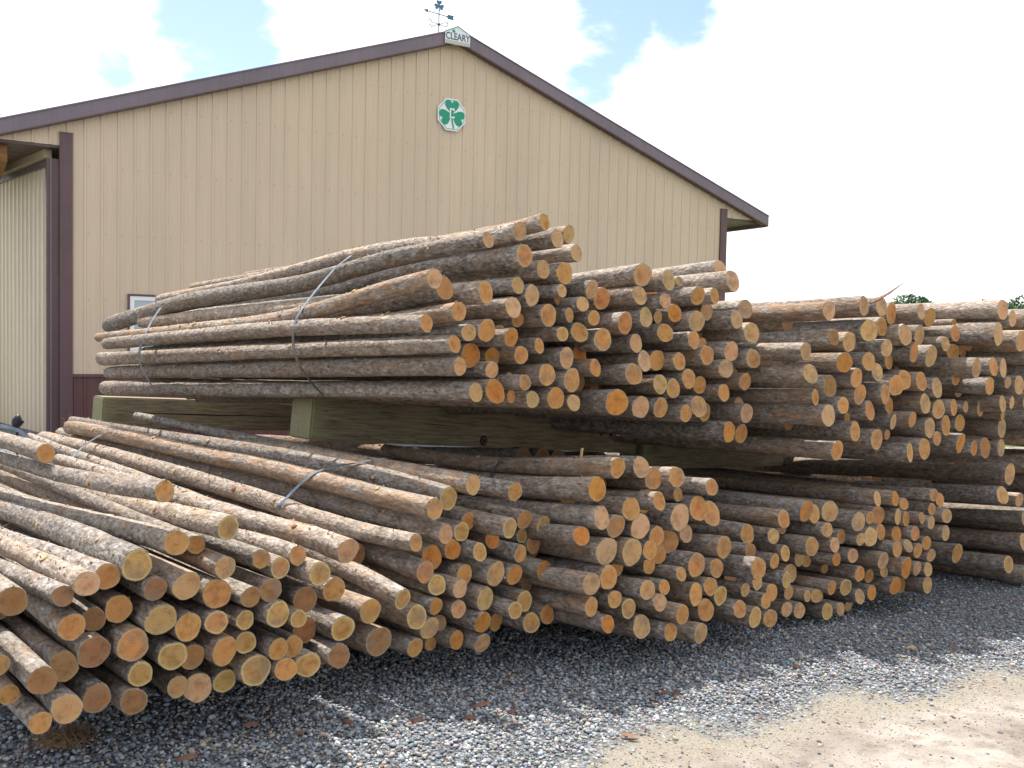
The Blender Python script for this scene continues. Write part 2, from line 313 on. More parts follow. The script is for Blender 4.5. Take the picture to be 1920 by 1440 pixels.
# ------------------------------------------------------------------ measured data, plus unseen filler logs added to stop light coming through
LOGS=[["L1","y","f",0.0554,0.0394,3,1,[-1.278,3.313,0.805,-1.584,3.669,0.798,-1.924,4.066,0.781,-2.265,4.464,0.755,-2.51,4.749,0.728,-4.336,6.879,0.604]],
["L1","o","b",0.0447,0.0334,4,4,[-1.362,3.269,0.774,-1.663,3.62,0.746,-2.024,4.042,0.7,-4.419,6.833,0.516]],
["L1","k","f",0.0408,0.0314,4,3,[-1.376,3.143,0.78,-1.624,3.432,0.761,-1.913,3.769,0.737,-2.119,4.01,0.72,-4.434,6.709,0.598]],
["L1","o","",0.0461,0.0367,2,1,[-1.167,3.382,0.872,-1.543,3.821,0.831,-1.999,4.352,0.78,-2.433,4.858,0.74,-2.783,5.266,0.709,-4.226,6.948,0.626]],
["L1","y","",0.0442,0.0352,2,2,[-1.021,3.508,0.902,-1.361,3.904,0.873,-1.77,4.38,0.841,-2.291,4.989,0.799,-2.788,5.568,0.754,-3.189,6.035,0.72,-4.08,7.075,0.67]],
["L2","y","b",0.0561,0.041,2,2,[-0.282,4.454,0.871,-0.45,4.628,0.891,-0.691,4.877,0.908,-1.03,5.228,0.913,-1.421,5.632,0.916,-1.877,6.104,0.913,-2.417,6.661,0.902,-3.549,7.832,0.892]],
["L2","k","",0.0513,0.042,4,1,[-0.661,3.961,0.727,-0.909,4.217,0.739,-1.148,4.464,0.735,-1.475,4.802,0.737,-1.901,5.242,0.754,-2.411,5.77,0.759,-2.967,6.345,0.767]],
["U1","o","b",0.0616,0.0489,6,1,[-0.342,4.808,1.859,-0.622,5.088,1.805,-0.889,5.354,1.755,-1.264,5.729,1.703,-1.744,6.209,1.664,-3.1,7.562,1.57]],
["L1","o","",0.0377,0.0279,1,2,[-1.201,3.357,1.056,-1.594,3.816,1.007,-2.065,4.364,0.971,-2.692,5.096,0.942,-4.26,6.924,0.885]],
["L2","o","",0.0507,0.0398,5,1,[-0.366,4.245,0.577,-0.592,4.479,0.593,-0.72,4.611,0.597,-3.633,7.624,0.649]],
["L3","a","",0.0607,0.0415,2,1,[0.426,4.7,0.891,0.204,4.986,0.85,-0.077,5.347,0.81,-2.448,8.4,0.469]],
["U1","o","",0.0643,0.049,3,2,[0.052,5.029,2.047,-0.041,5.122,2.039,-0.419,5.499,2.016,-0.857,5.937,1.947,-1.262,6.341,1.877,-1.906,6.984,1.81,-2.474,7.551,1.753,-3.036,8.112,1.655]],
["L1","d","",0.0352,0.0247,4,2,[-1.443,3.117,0.747,-1.674,3.388,0.719,-1.978,3.741,0.681,-4.499,6.681,0.491]],
["L2","o","",0.0495,0.0534,2,1,[-0.332,4.278,0.854,-0.607,4.563,0.859,-0.922,4.888,0.869,-1.284,5.262,0.88,-1.593,5.583,0.881,-1.894,5.893,0.876,-2.427,6.444,0.887,-3.069,7.109,0.884,-3.403,7.454,0.875]],
["L2","y","f",0.0461,0.0345,6,1,[-0.447,4.085,0.497,-0.622,4.266,0.533,-0.806,4.457,0.561,-3.71,7.459,0.793]],
["L2","k","",0.0457,0.0514,3,2,[-0.283,4.326,0.732,-0.475,4.525,0.742,-0.776,4.837,0.745,-1.122,5.194,0.757,-1.587,5.675,0.763,-1.94,6.04,0.768,-2.341,6.454,0.781,-2.969,7.104,0.796,-3.61,7.767,0.792]],
["U1","o","",0.0491,0.0384,7,1,[-0.264,4.695,1.742,-0.523,4.953,1.706,-0.811,5.241,1.684,-1.098,5.528,1.672,-3.023,7.45,1.577]],
["L1","o","",0.0365,0.0256,3,4,[-0.807,3.688,0.766,-1.008,3.923,0.763,-1.171,4.113,0.748,-3.865,7.253,0.587]],
["L2","t","",0.0469,0.0351,1,1,[-0.169,4.45,0.939,-0.435,4.725,0.942,-0.743,5.044,0.942,-1.096,5.408,0.94,-1.732,6.066,0.913,-2.193,6.543,0.896,-2.799,7.169,0.876,-3.436,7.828,0.867]],
["U1","t","",0.0473,0.0586,12,1,[-0.176,4.762,1.35,-0.697,5.282,1.325,-1.376,5.961,1.277,-2.257,6.84,1.224,-3.306,7.887,1.161]],
["U1","o","",0.0446,0.043,8,1,[-0.405,4.551,1.679,-0.89,5.035,1.665,-1.407,5.552,1.642,-2.146,6.29,1.591,-2.976,7.118,1.525]],
["U1","t","",0.0476,0.05,11,1,[-0.253,4.692,1.478,-0.775,5.213,1.447,-1.418,5.855,1.408,-2.296,6.732,1.351,-3.15,7.585,1.295]],
["L3","o","",0.0505,0.0379,1,1,[0.534,4.795,0.985,0.278,5.125,0.944,-0.006,5.49,0.9,-0.247,5.8,0.875,-0.953,6.71,0.837,-1.676,7.641,0.779,-2.347,8.505,0.703]],
["U1","k","",0.0464,0.0344,5,1,[-0.374,4.593,1.89,-0.53,4.748,1.865,-0.711,4.929,1.829,-0.873,5.091,1.792,-1.047,5.264,1.755,-1.474,5.691,1.689,-1.978,6.195,1.649,-3.133,7.347,1.571]],
["L2","o","",0.0402,0.0584,3,1,[-0.406,4.208,0.715,-0.653,4.464,0.7,-0.967,4.788,0.704,-1.233,5.064,0.725,-1.532,5.372,0.741,-1.942,5.796,0.758,-2.479,6.352,0.765,-3.129,7.024,0.774,-3.656,7.568,0.772]],
["U1","t","",0.0472,0.0433,2,1,[0.025,5.009,2.167,-0.246,5.28,2.14,-0.671,5.704,2.138,-1.046,6.079,2.107,-1.429,6.461,2.048,-1.813,6.844,1.991,-2.363,7.393,1.933,-2.871,7.901,1.884]],
["U1","o","",0.0442,0.0523,10,1,[-0.279,4.671,1.584,-0.802,5.193,1.555,-1.404,5.794,1.518,-2.218,6.607,1.465,-3.224,7.612,1.402]],
["L1","d","",0.055,0.0408,7,4,[-1.382,3.209,0.534,-2.921,5.043,0.495,-4.477,6.881,0.473]],
["U1","o","",0.0449,0.034,1,1,[0.155,5.142,2.234,-0.075,5.372,2.2,-0.356,5.652,2.176,-0.705,6.001,2.14,-2.602,7.895,1.989]],
["U1","k","",0.0424,0.0663,3,1,[-0.133,4.846,2.103,-0.391,5.103,2.077,-0.711,5.422,2.042,-1.016,5.727,1.984,-1.337,6.048,1.934,-1.769,6.479,1.898,-2.442,7.151,1.833,-3.006,7.714,1.738,-3.346,8.054,1.674]],
["L1","t","f",0.0488,0.0376,9,2,[-1.416,3.084,0.386,-2.954,4.876,0.353,-4.488,6.68,0.319]],
["L1","o","",0.0562,0.0436,7,5,[-1.278,3.279,0.536,-2.808,5.077,0.477,-4.37,6.903,0.41]],
["L1","t","",0.0535,0.0397,4,6,[-1.138,3.403,0.713,-2.657,5.175,0.673,-4.172,6.909,0.62]],
["L1","d","",0.0495,0.0339,9,3,[-1.367,3.2,0.379,-2.941,5.013,0.342,-4.489,6.801,0.325]],
["L1","t","",0.0571,0.0426,6,3,[-1.203,3.337,0.609,-2.734,5.129,0.588,-4.259,6.899,0.529]],
["L1","o","",0.0548,0.0397,5,2,[-1.056,3.485,0.664,-2.609,5.293,0.619,-4.165,7.102,0.592]],
["L1","y","",0.0593,0.0457,9,7,[-0.941,3.599,0.345,-2.468,5.376,0.337,-4.005,7.17,0.314]],
["L1","o","",0.0488,0.0363,5,1,[-1.343,3.316,0.652,-2.862,5.057,0.592,-4.388,6.815,0.532]],
["L1","k","",0.0564,0.0433,10,1,[-1.133,3.519,0.305,-2.631,5.27,0.29,-4.091,7.018,0.271]],
["L1","d","f",0.0455,0.0356,7,2,[-1.458,3.01,0.505,-3.042,4.858,0.489,-4.627,6.72,0.461]],
["L1","d","",0.0457,0.0362,4,1,[-1.566,3.037,0.748,-3.153,4.887,0.699,-4.73,6.726,0.669]],
["L1","o","",0.0501,0.0372,6,4,[-1.133,3.405,0.565,-2.713,5.174,0.511,-4.272,6.954,0.447]],
["L2","d","x",0.0628,0.0471,9,1,[-0.545,4.074,0.317,-1.989,5.562,0.314,-3.434,7.021,0.329]],
["L1","y","",0.0531,0.0402,7,6,[-1.174,3.367,0.473,-2.713,5.149,0.441,-4.184,6.964,0.436]],
["L1","o","",0.0539,0.0381,8,4,[-1.029,3.497,0.448,-2.586,5.298,0.405,-4.139,7.1,0.377]],
["L1","d","",0.045,0.0307,9,4,[-1.276,3.277,0.341,-2.842,5.065,0.271,-4.381,6.837,0.193]],
["L1","d","",0.0465,0.0341,7,3,[-1.457,3.15,0.503,-2.976,4.901,0.461,-4.464,6.677,0.432]],
["L1","o","",0.0453,0.0328,6,1,[-1.43,3.151,0.634,-2.982,4.938,0.61,-4.527,6.703,0.566]],
["L1","y","",0.0452,0.0347,8,2,[-1.258,3.294,0.43,-2.843,5.135,0.375,-4.421,6.989,0.328]],
["L1","d","",0.0433,0.0331,4,5,[-1.222,3.331,0.72,-2.802,5.147,0.69,-4.395,6.963,0.64]],
["L3","k","",0.0658,0.0454,6,1,[0.479,4.706,0.586,-0.875,6.415,0.414,-2.227,8.158,0.236]],
["L1","y","f",0.049,0.0349,4,9,[-0.721,3.682,0.697,-2.264,5.471,0.673,-3.796,7.224,0.655]],
["L1","y","",0.0537,0.0369,7,9,[-0.656,3.829,0.443,-2.2,5.651,0.373,-3.764,7.453,0.302]],
["L1","o","b",0.0525,0.0414,5,6,[-0.712,3.937,0.572,-2.237,5.713,0.504,-3.763,7.53,0.452]],
["L1","d","",0.0511,0.0398,5,5,[-0.787,3.737,0.583,-2.325,5.532,0.533,-3.888,7.364,0.505]],
["L1","y","",0.0452,0.0344,6,5,[-1.052,3.474,0.563,-2.595,5.233,0.51,-4.15,7.041,0.478]],
["L2","o","",0.0526,0.0382,7,1,[-0.576,4.044,0.454,-2.067,5.58,0.451,-3.561,7.099,0.465]],
["L1","y","",0.0499,0.0342,9,9,[-0.773,3.731,0.325,-2.308,5.488,0.3,-3.836,7.267,0.252]],
["L1","d","b",0.0527,0.04,7,8,[-0.812,3.848,0.431,-2.308,5.602,0.404,-3.789,7.332,0.361]],
["L1","y","",0.0491,0.0382,6,7,[-0.858,3.59,0.563,-2.421,5.369,0.539,-3.971,7.139,0.541]],
["L2","t","",0.0636,0.0433,6,5,[-0.058,4.545,0.502,-1.536,6.063,0.506,-3.03,7.593,0.518]],
["L2","a","b",0.0558,0.0445,5,2,[-0.351,4.42,0.604,-1.833,5.913,0.621,-3.342,7.408,0.61]],
["U1","a","b",0.0661,0.0527,10,2,[-0.211,4.885,1.528,-1.532,6.181,1.446,-2.85,7.519,1.348]],
["L1","t","b",0.041,0.0297,9,5,[-1.185,3.451,0.333,-2.683,5.213,0.297,-4.184,6.987,0.281]],
["U2","a","f",0.0727,0.0517,12,1,[0.583,5.362,1.276,-0.764,7.092,1.128,-2.106,8.836,1.039]],
["U1","a","",0.0636,0.0508,12,2,[-0.082,4.856,1.35,-1.453,6.192,1.271,-2.83,7.546,1.215]],
["L3","t","",0.0668,0.0493,6,2,[0.612,4.778,0.57,-0.721,6.523,0.383,-2.068,8.245,0.178]],
["L1","y","",0.0443,0.0315,9,6,[-1.054,3.584,0.308,-2.576,5.395,0.263,-4.132,7.224,0.226]],
["L1","t","",0.0441,0.0351,4,7,[-1.026,3.488,0.76,-2.588,5.302,0.733,-4.156,7.168,0.694]],
["L1","d","",0.0508,0.0386,9,10,[-0.664,3.802,0.338,-2.197,5.619,0.316,-3.759,7.429,0.272]],
["L1","o","b",0.0477,0.0379,8,3,[-1.141,3.476,0.433,-2.608,5.226,0.39,-4.112,6.973,0.358]],
["L3","o","b",0.0725,0.0546,3,2,[0.727,5.197,0.763,-0.638,6.927,0.576,-1.975,8.651,0.407]],
["L1","d","",0.0443,0.0308,5,4,[-0.888,3.598,0.653,-2.424,5.355,0.592,-3.989,7.159,0.565]],
["L3","k","",0.0647,0.0516,4,3,[0.664,4.866,0.681,-0.657,6.613,0.473,-1.995,8.347,0.266]],
["U1","o","",0.0608,0.0426,7,4,[0.187,5.147,1.744,-1.203,6.55,1.668,-2.58,7.958,1.584]],
["L3","o","",0.061,0.0452,8,2,[0.492,4.701,0.459,-0.829,6.448,0.244,-2.155,8.193,0.055]],
["L1","y","",0.0423,0.0337,4,8,[-0.862,3.641,0.727,-2.41,5.445,0.695,-3.992,7.263,0.674]],
["L1","o","",0.0333,0.0262,8,1,[-1.571,3.026,0.452,-3.105,4.868,0.411,-4.627,6.716,0.363]],
["U1","o","",0.0586,0.0439,6,2,[-0.138,4.827,1.844,-1.504,6.185,1.775,-2.887,7.554,1.691]],
["L1","o","f",0.0344,0.0258,9,1,[-1.473,3.027,0.364,-3.004,4.812,0.291,-4.557,6.599,0.252]],
["U1","o","",0.0642,0.0508,11,6,[0.325,5.267,1.4,-0.978,6.609,1.292,-2.327,7.956,1.18]],
["L3","o","",0.0675,0.0508,3,4,[1.023,5.217,0.719,-0.365,6.923,0.501,-1.723,8.624,0.268]],
["U1","o","",0.059,0.043,11,5,[0.186,5.129,1.43,-1.059,6.414,1.335,-2.333,7.704,1.249]],
["L3","k","",0.0736,0.0542,4,4,[0.91,5.143,0.683,-0.429,6.852,0.49,-1.774,8.602,0.254]],
["U1","a","",0.0613,0.0451,12,5,[0.236,5.172,1.305,-1.108,6.508,1.217,-2.431,7.877,1.119]],
["U1","o","",0.0589,0.0427,8,2,[-0.132,4.843,1.653,-1.421,6.104,1.6,-2.692,7.377,1.526]],
["U3","d","",0.0707,0.0514,8,1,[2.013,6.141,1.361,0.665,7.884,1.307,-0.684,9.615,1.253]],
["L1","o","",0.0438,0.0323,9,8,[-0.839,3.648,0.336,-2.371,5.447,0.266,-3.883,7.215,0.249]],
["L2","t","",0.0526,0.0362,8,1,[-0.343,4.271,0.317,-1.795,5.767,0.326,-3.255,7.302,0.338]],
["L3","k","f",0.056,0.0405,8,1,[0.394,4.55,0.462,-0.951,6.273,0.279,-2.313,7.994,0.054]],
["U2","t","",0.0679,0.0534,3,1,[0.738,5.601,2.001,-0.597,7.331,1.881,-1.948,9.078,1.774]],
["L3","y","b",0.0649,0.049,12,1,[0.798,5.082,0.116,-0.542,6.812,-0.111,-1.897,8.538,-0.281]],
["L2","y","",0.0547,0.0389,7,2,[-0.397,4.208,0.385,-1.849,5.711,0.391,-3.284,7.258,0.413]],
["L3","o","",0.0662,0.0462,7,4,[0.999,5.107,0.438,-0.341,6.833,0.253,-1.693,8.566,0.057]],
["U1","t","",0.0602,0.0454,10,5,[0.292,5.24,1.519,-1.02,6.54,1.428,-2.333,7.839,1.347]],
["L3","o","",0.0568,0.0432,4,2,[0.527,4.762,0.701,-0.817,6.52,0.503,-2.134,8.241,0.282]],
["L3","t","",0.0604,0.0444,11,3,[0.675,4.813,0.184,-0.673,6.562,0.001,-2.014,8.273,-0.204]],
["L1","d","",0.0399,0.0278,5,3,[-0.947,3.54,0.64,-2.509,5.368,0.59,-4.099,7.19,0.561]],
["L3","o","b",0.0696,0.0547,4,5,[1.123,5.38,0.667,-0.229,7.072,0.472,-1.592,8.822,0.282]],
["L1","d","b",0.0402,0.0276,6,2,[-1.409,3.266,0.628,-2.942,5.065,0.603,-4.49,6.832,0.574]],
["L2","t","",0.0554,0.04,7,6,[-0.105,4.5,0.392,-1.618,6.038,0.399,-3.111,7.6,0.37]],
["L3","o","",0.059,0.0408,3,1,[0.606,4.812,0.777,-0.764,6.534,0.574,-2.113,8.246,0.353]],
["U1","o","",0.0575,0.042,8,5,[0.363,5.318,1.661,-0.932,6.608,1.611,-2.269,7.904,1.532]],
["L1","o","b",0.0421,0.0287,8,6,[-0.828,3.721,0.401,-2.367,5.496,0.349,-3.917,7.276,0.297]],
["U1","o","",0.0583,0.0456,4,2,[0.271,5.245,1.974,-0.999,6.529,1.902,-2.228,7.806,1.794]],
["U1","k","",0.0563,0.0385,5,3,[0.095,5.06,1.844,-1.242,6.426,1.76,-2.577,7.79,1.666]],
["U2","o","b",0.0621,0.0469,5,2,[0.506,5.577,1.857,-0.845,7.315,1.764,-2.204,9.038,1.67]],
["U2","o","",0.0635,0.0507,10,2,[0.692,5.515,1.428,-0.663,7.242,1.326,-2.026,8.97,1.241]],
["U2","k","",0.064,0.0467,12,2,[0.741,5.558,1.24,-0.629,7.279,1.148,-1.98,9.01,1.05]],
["L1","y","",0.0429,0.0318,7,7,[-0.974,3.58,0.458,-2.509,5.329,0.442,-4.01,7.071,0.409]],
["U2","o","",0.0638,0.0439,8,1,[0.498,5.392,1.624,-0.834,7.139,1.521,-2.191,8.868,1.399]],
["L3","o","",0.0629,0.0497,11,5,[1.057,5.11,0.192,-0.26,6.864,-0.015,-1.607,8.589,-0.219]],
["L1","o","",0.038,0.0301,3,3,[-0.922,3.59,0.771,-2.447,5.384,0.723,-3.986,7.167,0.722]],
["L2","o","",0.0472,0.0373,6,4,[-0.202,4.462,0.516,-1.704,6.049,0.498,-3.169,7.614,0.504]],
["U2","t","",0.0656,0.0491,6,4,[1.11,5.886,1.746,-0.262,7.627,1.653,-1.612,9.338,1.555]],
["L4","a","",0.0697,0.05,2,2,[1.856,6.026,0.583,0.585,7.842,0.468,-0.649,9.635,0.351]],
["U2","o","z",0.065,0.0517,7,2,[0.634,5.504,1.721,-0.728,7.227,1.643,-2.089,8.958,1.598]],
["L1","y","",0.0376,0.026,6,6,[-0.968,3.546,0.553,-2.528,5.382,0.498,-4.064,7.216,0.476]],
["L2","y","",0.0469,0.0329,6,2,[-0.318,4.294,0.507,-1.758,5.806,0.507,-3.221,7.35,0.526]],
["L3","o","b",0.0637,0.0497,6,4,[0.862,5.194,0.542,-0.48,6.923,0.329,-1.835,8.647,0.139]],
["L3","o","",0.0623,0.0498,9,5,[0.993,5.068,0.291,-0.365,6.798,0.078,-1.724,8.504,-0.127]],
["L3","o","f",0.0651,0.0517,8,5,[1.378,5.297,0.38,0.018,7.013,0.167,-1.347,8.732,0.007]],
["U3","k","",0.0748,0.0569,10,1,[2.007,6.129,1.176,0.667,7.854,1.098,-0.683,9.608,1.013]],
["U4","t","",0.0872,0.0615,2,1,[3.583,7.175,1.73,2.248,8.913,1.693,0.882,10.647,1.63]],
["U2","t","",0.0655,0.0464,12,4,[1.132,5.861,1.231,-0.231,7.579,1.131,-1.594,9.308,1.017]],
["L2","a","b",0.0457,0.0353,4,2,[-0.26,4.466,0.633,-1.661,5.924,0.632,-3.068,7.377,0.627]],
["L2","k","",0.0447,0.0318,6,3,[-0.217,4.36,0.477,-1.738,5.922,0.474,-3.225,7.448,0.506]],
["L3","o","b",0.0605,0.0456,1,3,[0.755,5.088,0.895,-0.602,6.808,0.667,-1.97,8.514,0.447]],
["L3","k","",0.056,0.0438,4,1,[0.451,4.694,0.752,-0.889,6.436,0.569,-2.238,8.156,0.377]],
["U1","a","b",0.051,0.0363,10,3,[-0.103,5.028,1.518,-1.353,6.302,1.456,-2.627,7.564,1.359]],
["L3","o","b",0.0554,0.0442,5,2,[0.779,5.079,0.589,-0.577,6.814,0.429,-1.922,8.531,0.204]],
["U1","k","",0.0536,0.0408,7,2,[-0.001,4.961,1.776,-1.315,6.289,1.706,-2.623,7.603,1.61]],
["U2","t","",0.0614,0.0434,3,2,[0.903,5.696,1.98,-0.457,7.414,1.902,-1.809,9.156,1.802]],
["U2","o","",0.0614,0.0433,12,3,[0.871,5.658,1.232,-0.488,7.391,1.126,-1.846,9.114,1.05]],
["L1","o","",0.0411,0.0313,8,5,[-0.864,3.631,0.418,-2.388,5.395,0.372,-3.895,7.136,0.357]],
["L2","y","f",0.0508,0.0362,3,5,[0.004,4.52,0.727,-1.488,6.085,0.728,-2.998,7.654,0.73]],
["U2","a","",0.0675,0.0533,14,1,[1.359,6.027,1.066,0.004,7.774,0.984,-1.327,9.509,0.92]],
["L3","o","",0.0549,0.0393,8,4,[1.123,5.185,0.404,-0.221,6.906,0.171,-1.555,8.649,-0.033]],
["U3","o","",0.0672,0.0473,13,1,[2.088,6.184,0.947,0.755,7.92,0.866,-0.62,9.65,0.827]],
["L3","t","f",0.0535,0.0426,12,3,[1.008,4.986,0.106,-0.353,6.691,-0.11,-1.704,8.425,-0.31]],
["L1","o","",0.034,0.0263,7,1,[-1.595,3.008,0.554,-3.129,4.821,0.514,-4.682,6.635,0.47]],
["L2","a","",0.0522,0.0387,6,6,[0.031,4.631,0.48,-1.468,6.186,0.519,-2.978,7.719,0.523]],
["L4","a","",0.0743,0.0512,7,6,[2.732,6.599,0.105,1.488,8.413,-0.026,0.26,10.232,-0.13]],
["U1","a","b",0.0671,0.0509,9,4,[0.383,5.516,1.527,-0.953,6.842,1.431,-2.285,8.17,1.352]],
["U2","t","",0.0625,0.0484,6,2,[0.764,5.607,1.757,-0.587,7.341,1.627,-1.969,9.044,1.488]],
["L1","y","f",0.0348,0.0239,6,8,[-0.789,3.631,0.537,-2.296,5.422,0.498,-3.821,7.212,0.493]],
["U3","o","",0.0751,0.0538,8,3,[2.511,6.519,1.3,1.144,8.234,1.256,-0.211,9.975,1.207]],
["L3","o","",0.05,0.0382,6,3,[0.717,4.888,0.558,-0.635,6.598,0.373,-2.011,8.32,0.188]],
["L2","y","b",0.0476,0.0367,3,3,[-0.22,4.504,0.707,-1.682,6.066,0.69,-3.154,7.587,0.708]],
["U2","o","",0.061,0.0472,10,3,[1.058,5.813,1.401,-0.271,7.541,1.285,-1.632,9.289,1.191]],
["L2","a","",0.049,0.0371,8,4,[-0.114,4.474,0.289,-1.594,5.965,0.297,-3.06,7.467,0.308]],
["L2","y","",0.0512,0.0356,7,7,[0.083,4.681,0.338,-1.437,6.234,0.335,-2.98,7.826,0.367]],
["L3","o","",0.0532,0.0367,11,4,[0.888,4.862,0.237,-0.458,6.578,0.061,-1.84,8.298,-0.104]],
["U2","t","",0.069,0.0475,6,5,[1.521,6.19,1.689,0.184,7.937,1.624,-1.149,9.682,1.501]],
["U2","k","",0.0624,0.0452,9,1,[0.761,5.59,1.503,-0.577,7.332,1.408,-1.926,9.069,1.311]],
["U3","t","",0.0751,0.052,3,2,[2.719,6.738,1.7,1.366,8.474,1.646,0.028,10.217,1.587]],
["L1","o","B",0.0425,0.0299,1,1,[-2.077,4.318,1.061,-3.192,5.617,1.039,-4.309,6.905,1.027]],
["L2","o","",0.0433,0.0304,9,2,[-0.402,4.213,0.247,-1.91,5.744,0.248,-3.381,7.313,0.203]],
["L3","a","",0.0472,0.0366,5,1,[0.347,4.614,0.678,-0.99,6.356,0.456,-2.315,8.093,0.267]],
["U3","t","",0.0611,0.0478,7,1,[1.85,6.017,1.438,0.493,7.744,1.367,-0.85,9.488,1.296]],
["U3","o","b",0.0782,0.0625,1,3,[2.646,6.814,1.853,1.297,8.563,1.76,-0.049,10.289,1.695]],
["U3","t","",0.0736,0.0585,3,1,[2.344,6.41,1.721,0.993,8.166,1.66,-0.353,9.885,1.586]],
["U2","k","",0.0636,0.0474,8,4,[1.365,6.065,1.568,0.029,7.786,1.48,-1.313,9.552,1.405]],
["U2","t","b",0.0667,0.0515,9,5,[1.455,6.362,1.397,0.082,8.099,1.253,-1.258,9.819,1.156]],
["L2","y","",0.0516,0.0364,9,4,[0.119,4.716,0.223,-1.327,6.209,0.217,-2.771,7.714,0.227]],
["U2","o","",0.0641,0.0449,8,3,[1.187,5.922,1.542,-0.158,7.662,1.454,-1.509,9.395,1.357]],
["U3","o","",0.0716,0.0528,7,3,[2.615,6.607,1.357,1.286,8.34,1.297,-0.067,10.094,1.251]],
["L3","t","b",0.0563,0.0396,1,2,[0.681,5.025,0.962,-0.658,6.752,0.754,-2.036,8.464,0.575]],
["L3","y","",0.0604,0.0465,12,4,[1.382,5.351,0.093,0.027,7.054,-0.075,-1.315,8.809,-0.263]],
["U3","a","",0.0696,0.0503,6,1,[2.135,6.241,1.509,0.818,7.998,1.432,-0.497,9.762,1.325]],
["L1","o","b",0.0352,0.0253,3,2,[-1.157,3.561,0.827,-2.677,5.334,0.819,-4.193,7.073,0.775]],
["L2","t","b",0.0485,0.0374,5,4,[0.125,4.902,0.574,-1.327,6.388,0.583,-2.766,7.896,0.604]],
["U2","a","",0.0572,0.0419,5,3,[0.969,5.846,1.791,-0.398,7.572,1.666,-1.753,9.297,1.586]],
["L2","o","b",0.0471,0.0347,3,4,[-0.197,4.612,0.738,-1.573,6.109,0.76,-2.991,7.601,0.795]],
["L3","o","",0.0642,0.0473,6,5,[1.17,5.234,0.507,-0.186,6.967,0.304,-1.511,8.695,0.07]],
["L3","o","",0.0474,0.0346,9,1,[0.403,4.618,0.335,-0.932,6.33,0.152,-2.301,8.069,-0.044]],
["U2","t","",0.0594,0.0413,11,1,[0.864,5.661,1.372,-0.476,7.391,1.218,-1.827,9.132,1.104]],
["L3","o","",0.0556,0.0382,1,4,[0.882,5.115,0.901,-0.455,6.851,0.684,-1.799,8.583,0.513]],
["L3","y","",0.0522,0.0368,10,1,[0.602,4.767,0.288,-0.741,6.495,0.105,-2.078,8.234,-0.109]],
["L4","t","b",0.0673,0.0478,6,2,[1.866,6.164,0.267,0.587,7.962,0.114,-0.664,9.75,-0.039]],
["U3","t","",0.0678,0.0525,4,2,[2.172,6.274,1.643,0.814,7.998,1.6,-0.517,9.755,1.53]],
["U3","t","",0.0746,0.0571,11,2,[2.973,6.874,1.049,1.613,8.631,0.975,0.264,10.338,0.925]],
["L2","a","",0.0409,0.0297,7,4,[-0.318,4.273,0.417,-1.814,5.867,0.435,-3.333,7.451,0.436]],
["L2","o","",0.0456,0.033,1,2,[0.026,4.625,0.882,-1.5,6.183,0.911,-2.992,7.732,0.949]],
["U2","k","",0.0677,0.0484,2,2,[1.365,6.085,2.009,-0.009,7.817,1.909,-1.352,9.541,1.826]],
["L2","d","b",0.0461,0.0343,7,3,[-0.42,4.498,0.393,-1.828,5.916,0.39,-3.213,7.353,0.413]],
["L2","a","",0.0455,0.0354,10,2,[-0.232,4.426,0.22,-1.694,5.895,0.207,-3.13,7.398,0.228]],
["L2","y","",0.0493,0.0364,3,7,[0.171,4.821,0.686,-1.323,6.388,0.679,-2.806,7.974,0.697]],
["U2","t","",0.0627,0.0457,8,5,[1.532,6.178,1.524,0.177,7.909,1.442,-1.183,9.636,1.346]],
["U3","o","",0.0648,0.0507,8,2,[2.291,6.38,1.299,0.959,8.113,1.216,-0.392,9.864,1.129]],
["L2","a","",0.0505,0.037,6,7,[0.177,4.772,0.469,-1.313,6.329,0.49,-2.827,7.89,0.481]],
["L3","t","",0.0509,0.0356,9,3,[0.697,4.801,0.375,-0.66,6.524,0.179,-1.998,8.256,-0.032]],
["L4","o","",0.0603,0.0482,4,1,[1.413,5.712,0.49,0.13,7.516,0.387,-1.093,9.322,0.268]],
["U3","o","",0.0679,0.0499,12,2,[2.441,6.459,0.999,1.096,8.201,0.903,-0.24,9.945,0.862]],
["L2","y","",0.0427,0.0318,4,3,[-0.133,4.472,0.622,-1.565,5.933,0.615,-3.008,7.413,0.63]],
["L3","o","",0.0451,0.0321,9,2,[0.525,4.715,0.348,-0.828,6.456,0.145,-2.175,8.166,-0.049]],
["U1","t","",0.0483,0.0369,4,1,[0.153,5.126,1.984,-1.244,6.497,1.904,-2.629,7.867,1.824]],
["U1","o","",0.0475,0.0372,10,4,[0.045,5.019,1.531,-1.314,6.394,1.457,-2.697,7.772,1.358]],
["U3","t","b",0.0761,0.0565,2,3,[2.941,7.037,1.706,1.592,8.79,1.67,0.249,10.517,1.625]],
["U3","t","",0.0741,0.0561,8,4,[2.918,6.837,1.221,1.553,8.576,1.115,0.231,10.318,1.069]],
["L2","t","",0.0446,0.0332,10,3,[-0.113,4.492,0.186,-1.522,5.99,0.197,-2.925,7.482,0.188]],
["L3","k","f",0.0478,0.0344,10,2,[0.765,4.824,0.306,-0.572,6.552,0.085,-1.929,8.275,-0.126]],
["U1","a","",0.0479,0.0329,9,2,[-0.008,4.893,1.623,-1.293,6.178,1.55,-2.563,7.444,1.508]],
["U2","o","",0.0558,0.04,7,3,[0.893,5.702,1.672,-0.459,7.42,1.544,-1.785,9.185,1.443]],
["U2","o","",0.0572,0.0427,7,4,[1.088,5.841,1.633,-0.274,7.56,1.539,-1.628,9.299,1.455]],
["U2","t","",0.0544,0.0415,8,2,[0.704,5.551,1.606,-0.625,7.296,1.488,-1.972,9.038,1.405]],
["L2","o","b",0.0489,0.0381,3,6,[0.076,4.786,0.718,-1.419,6.335,0.72,-2.913,7.889,0.74]],
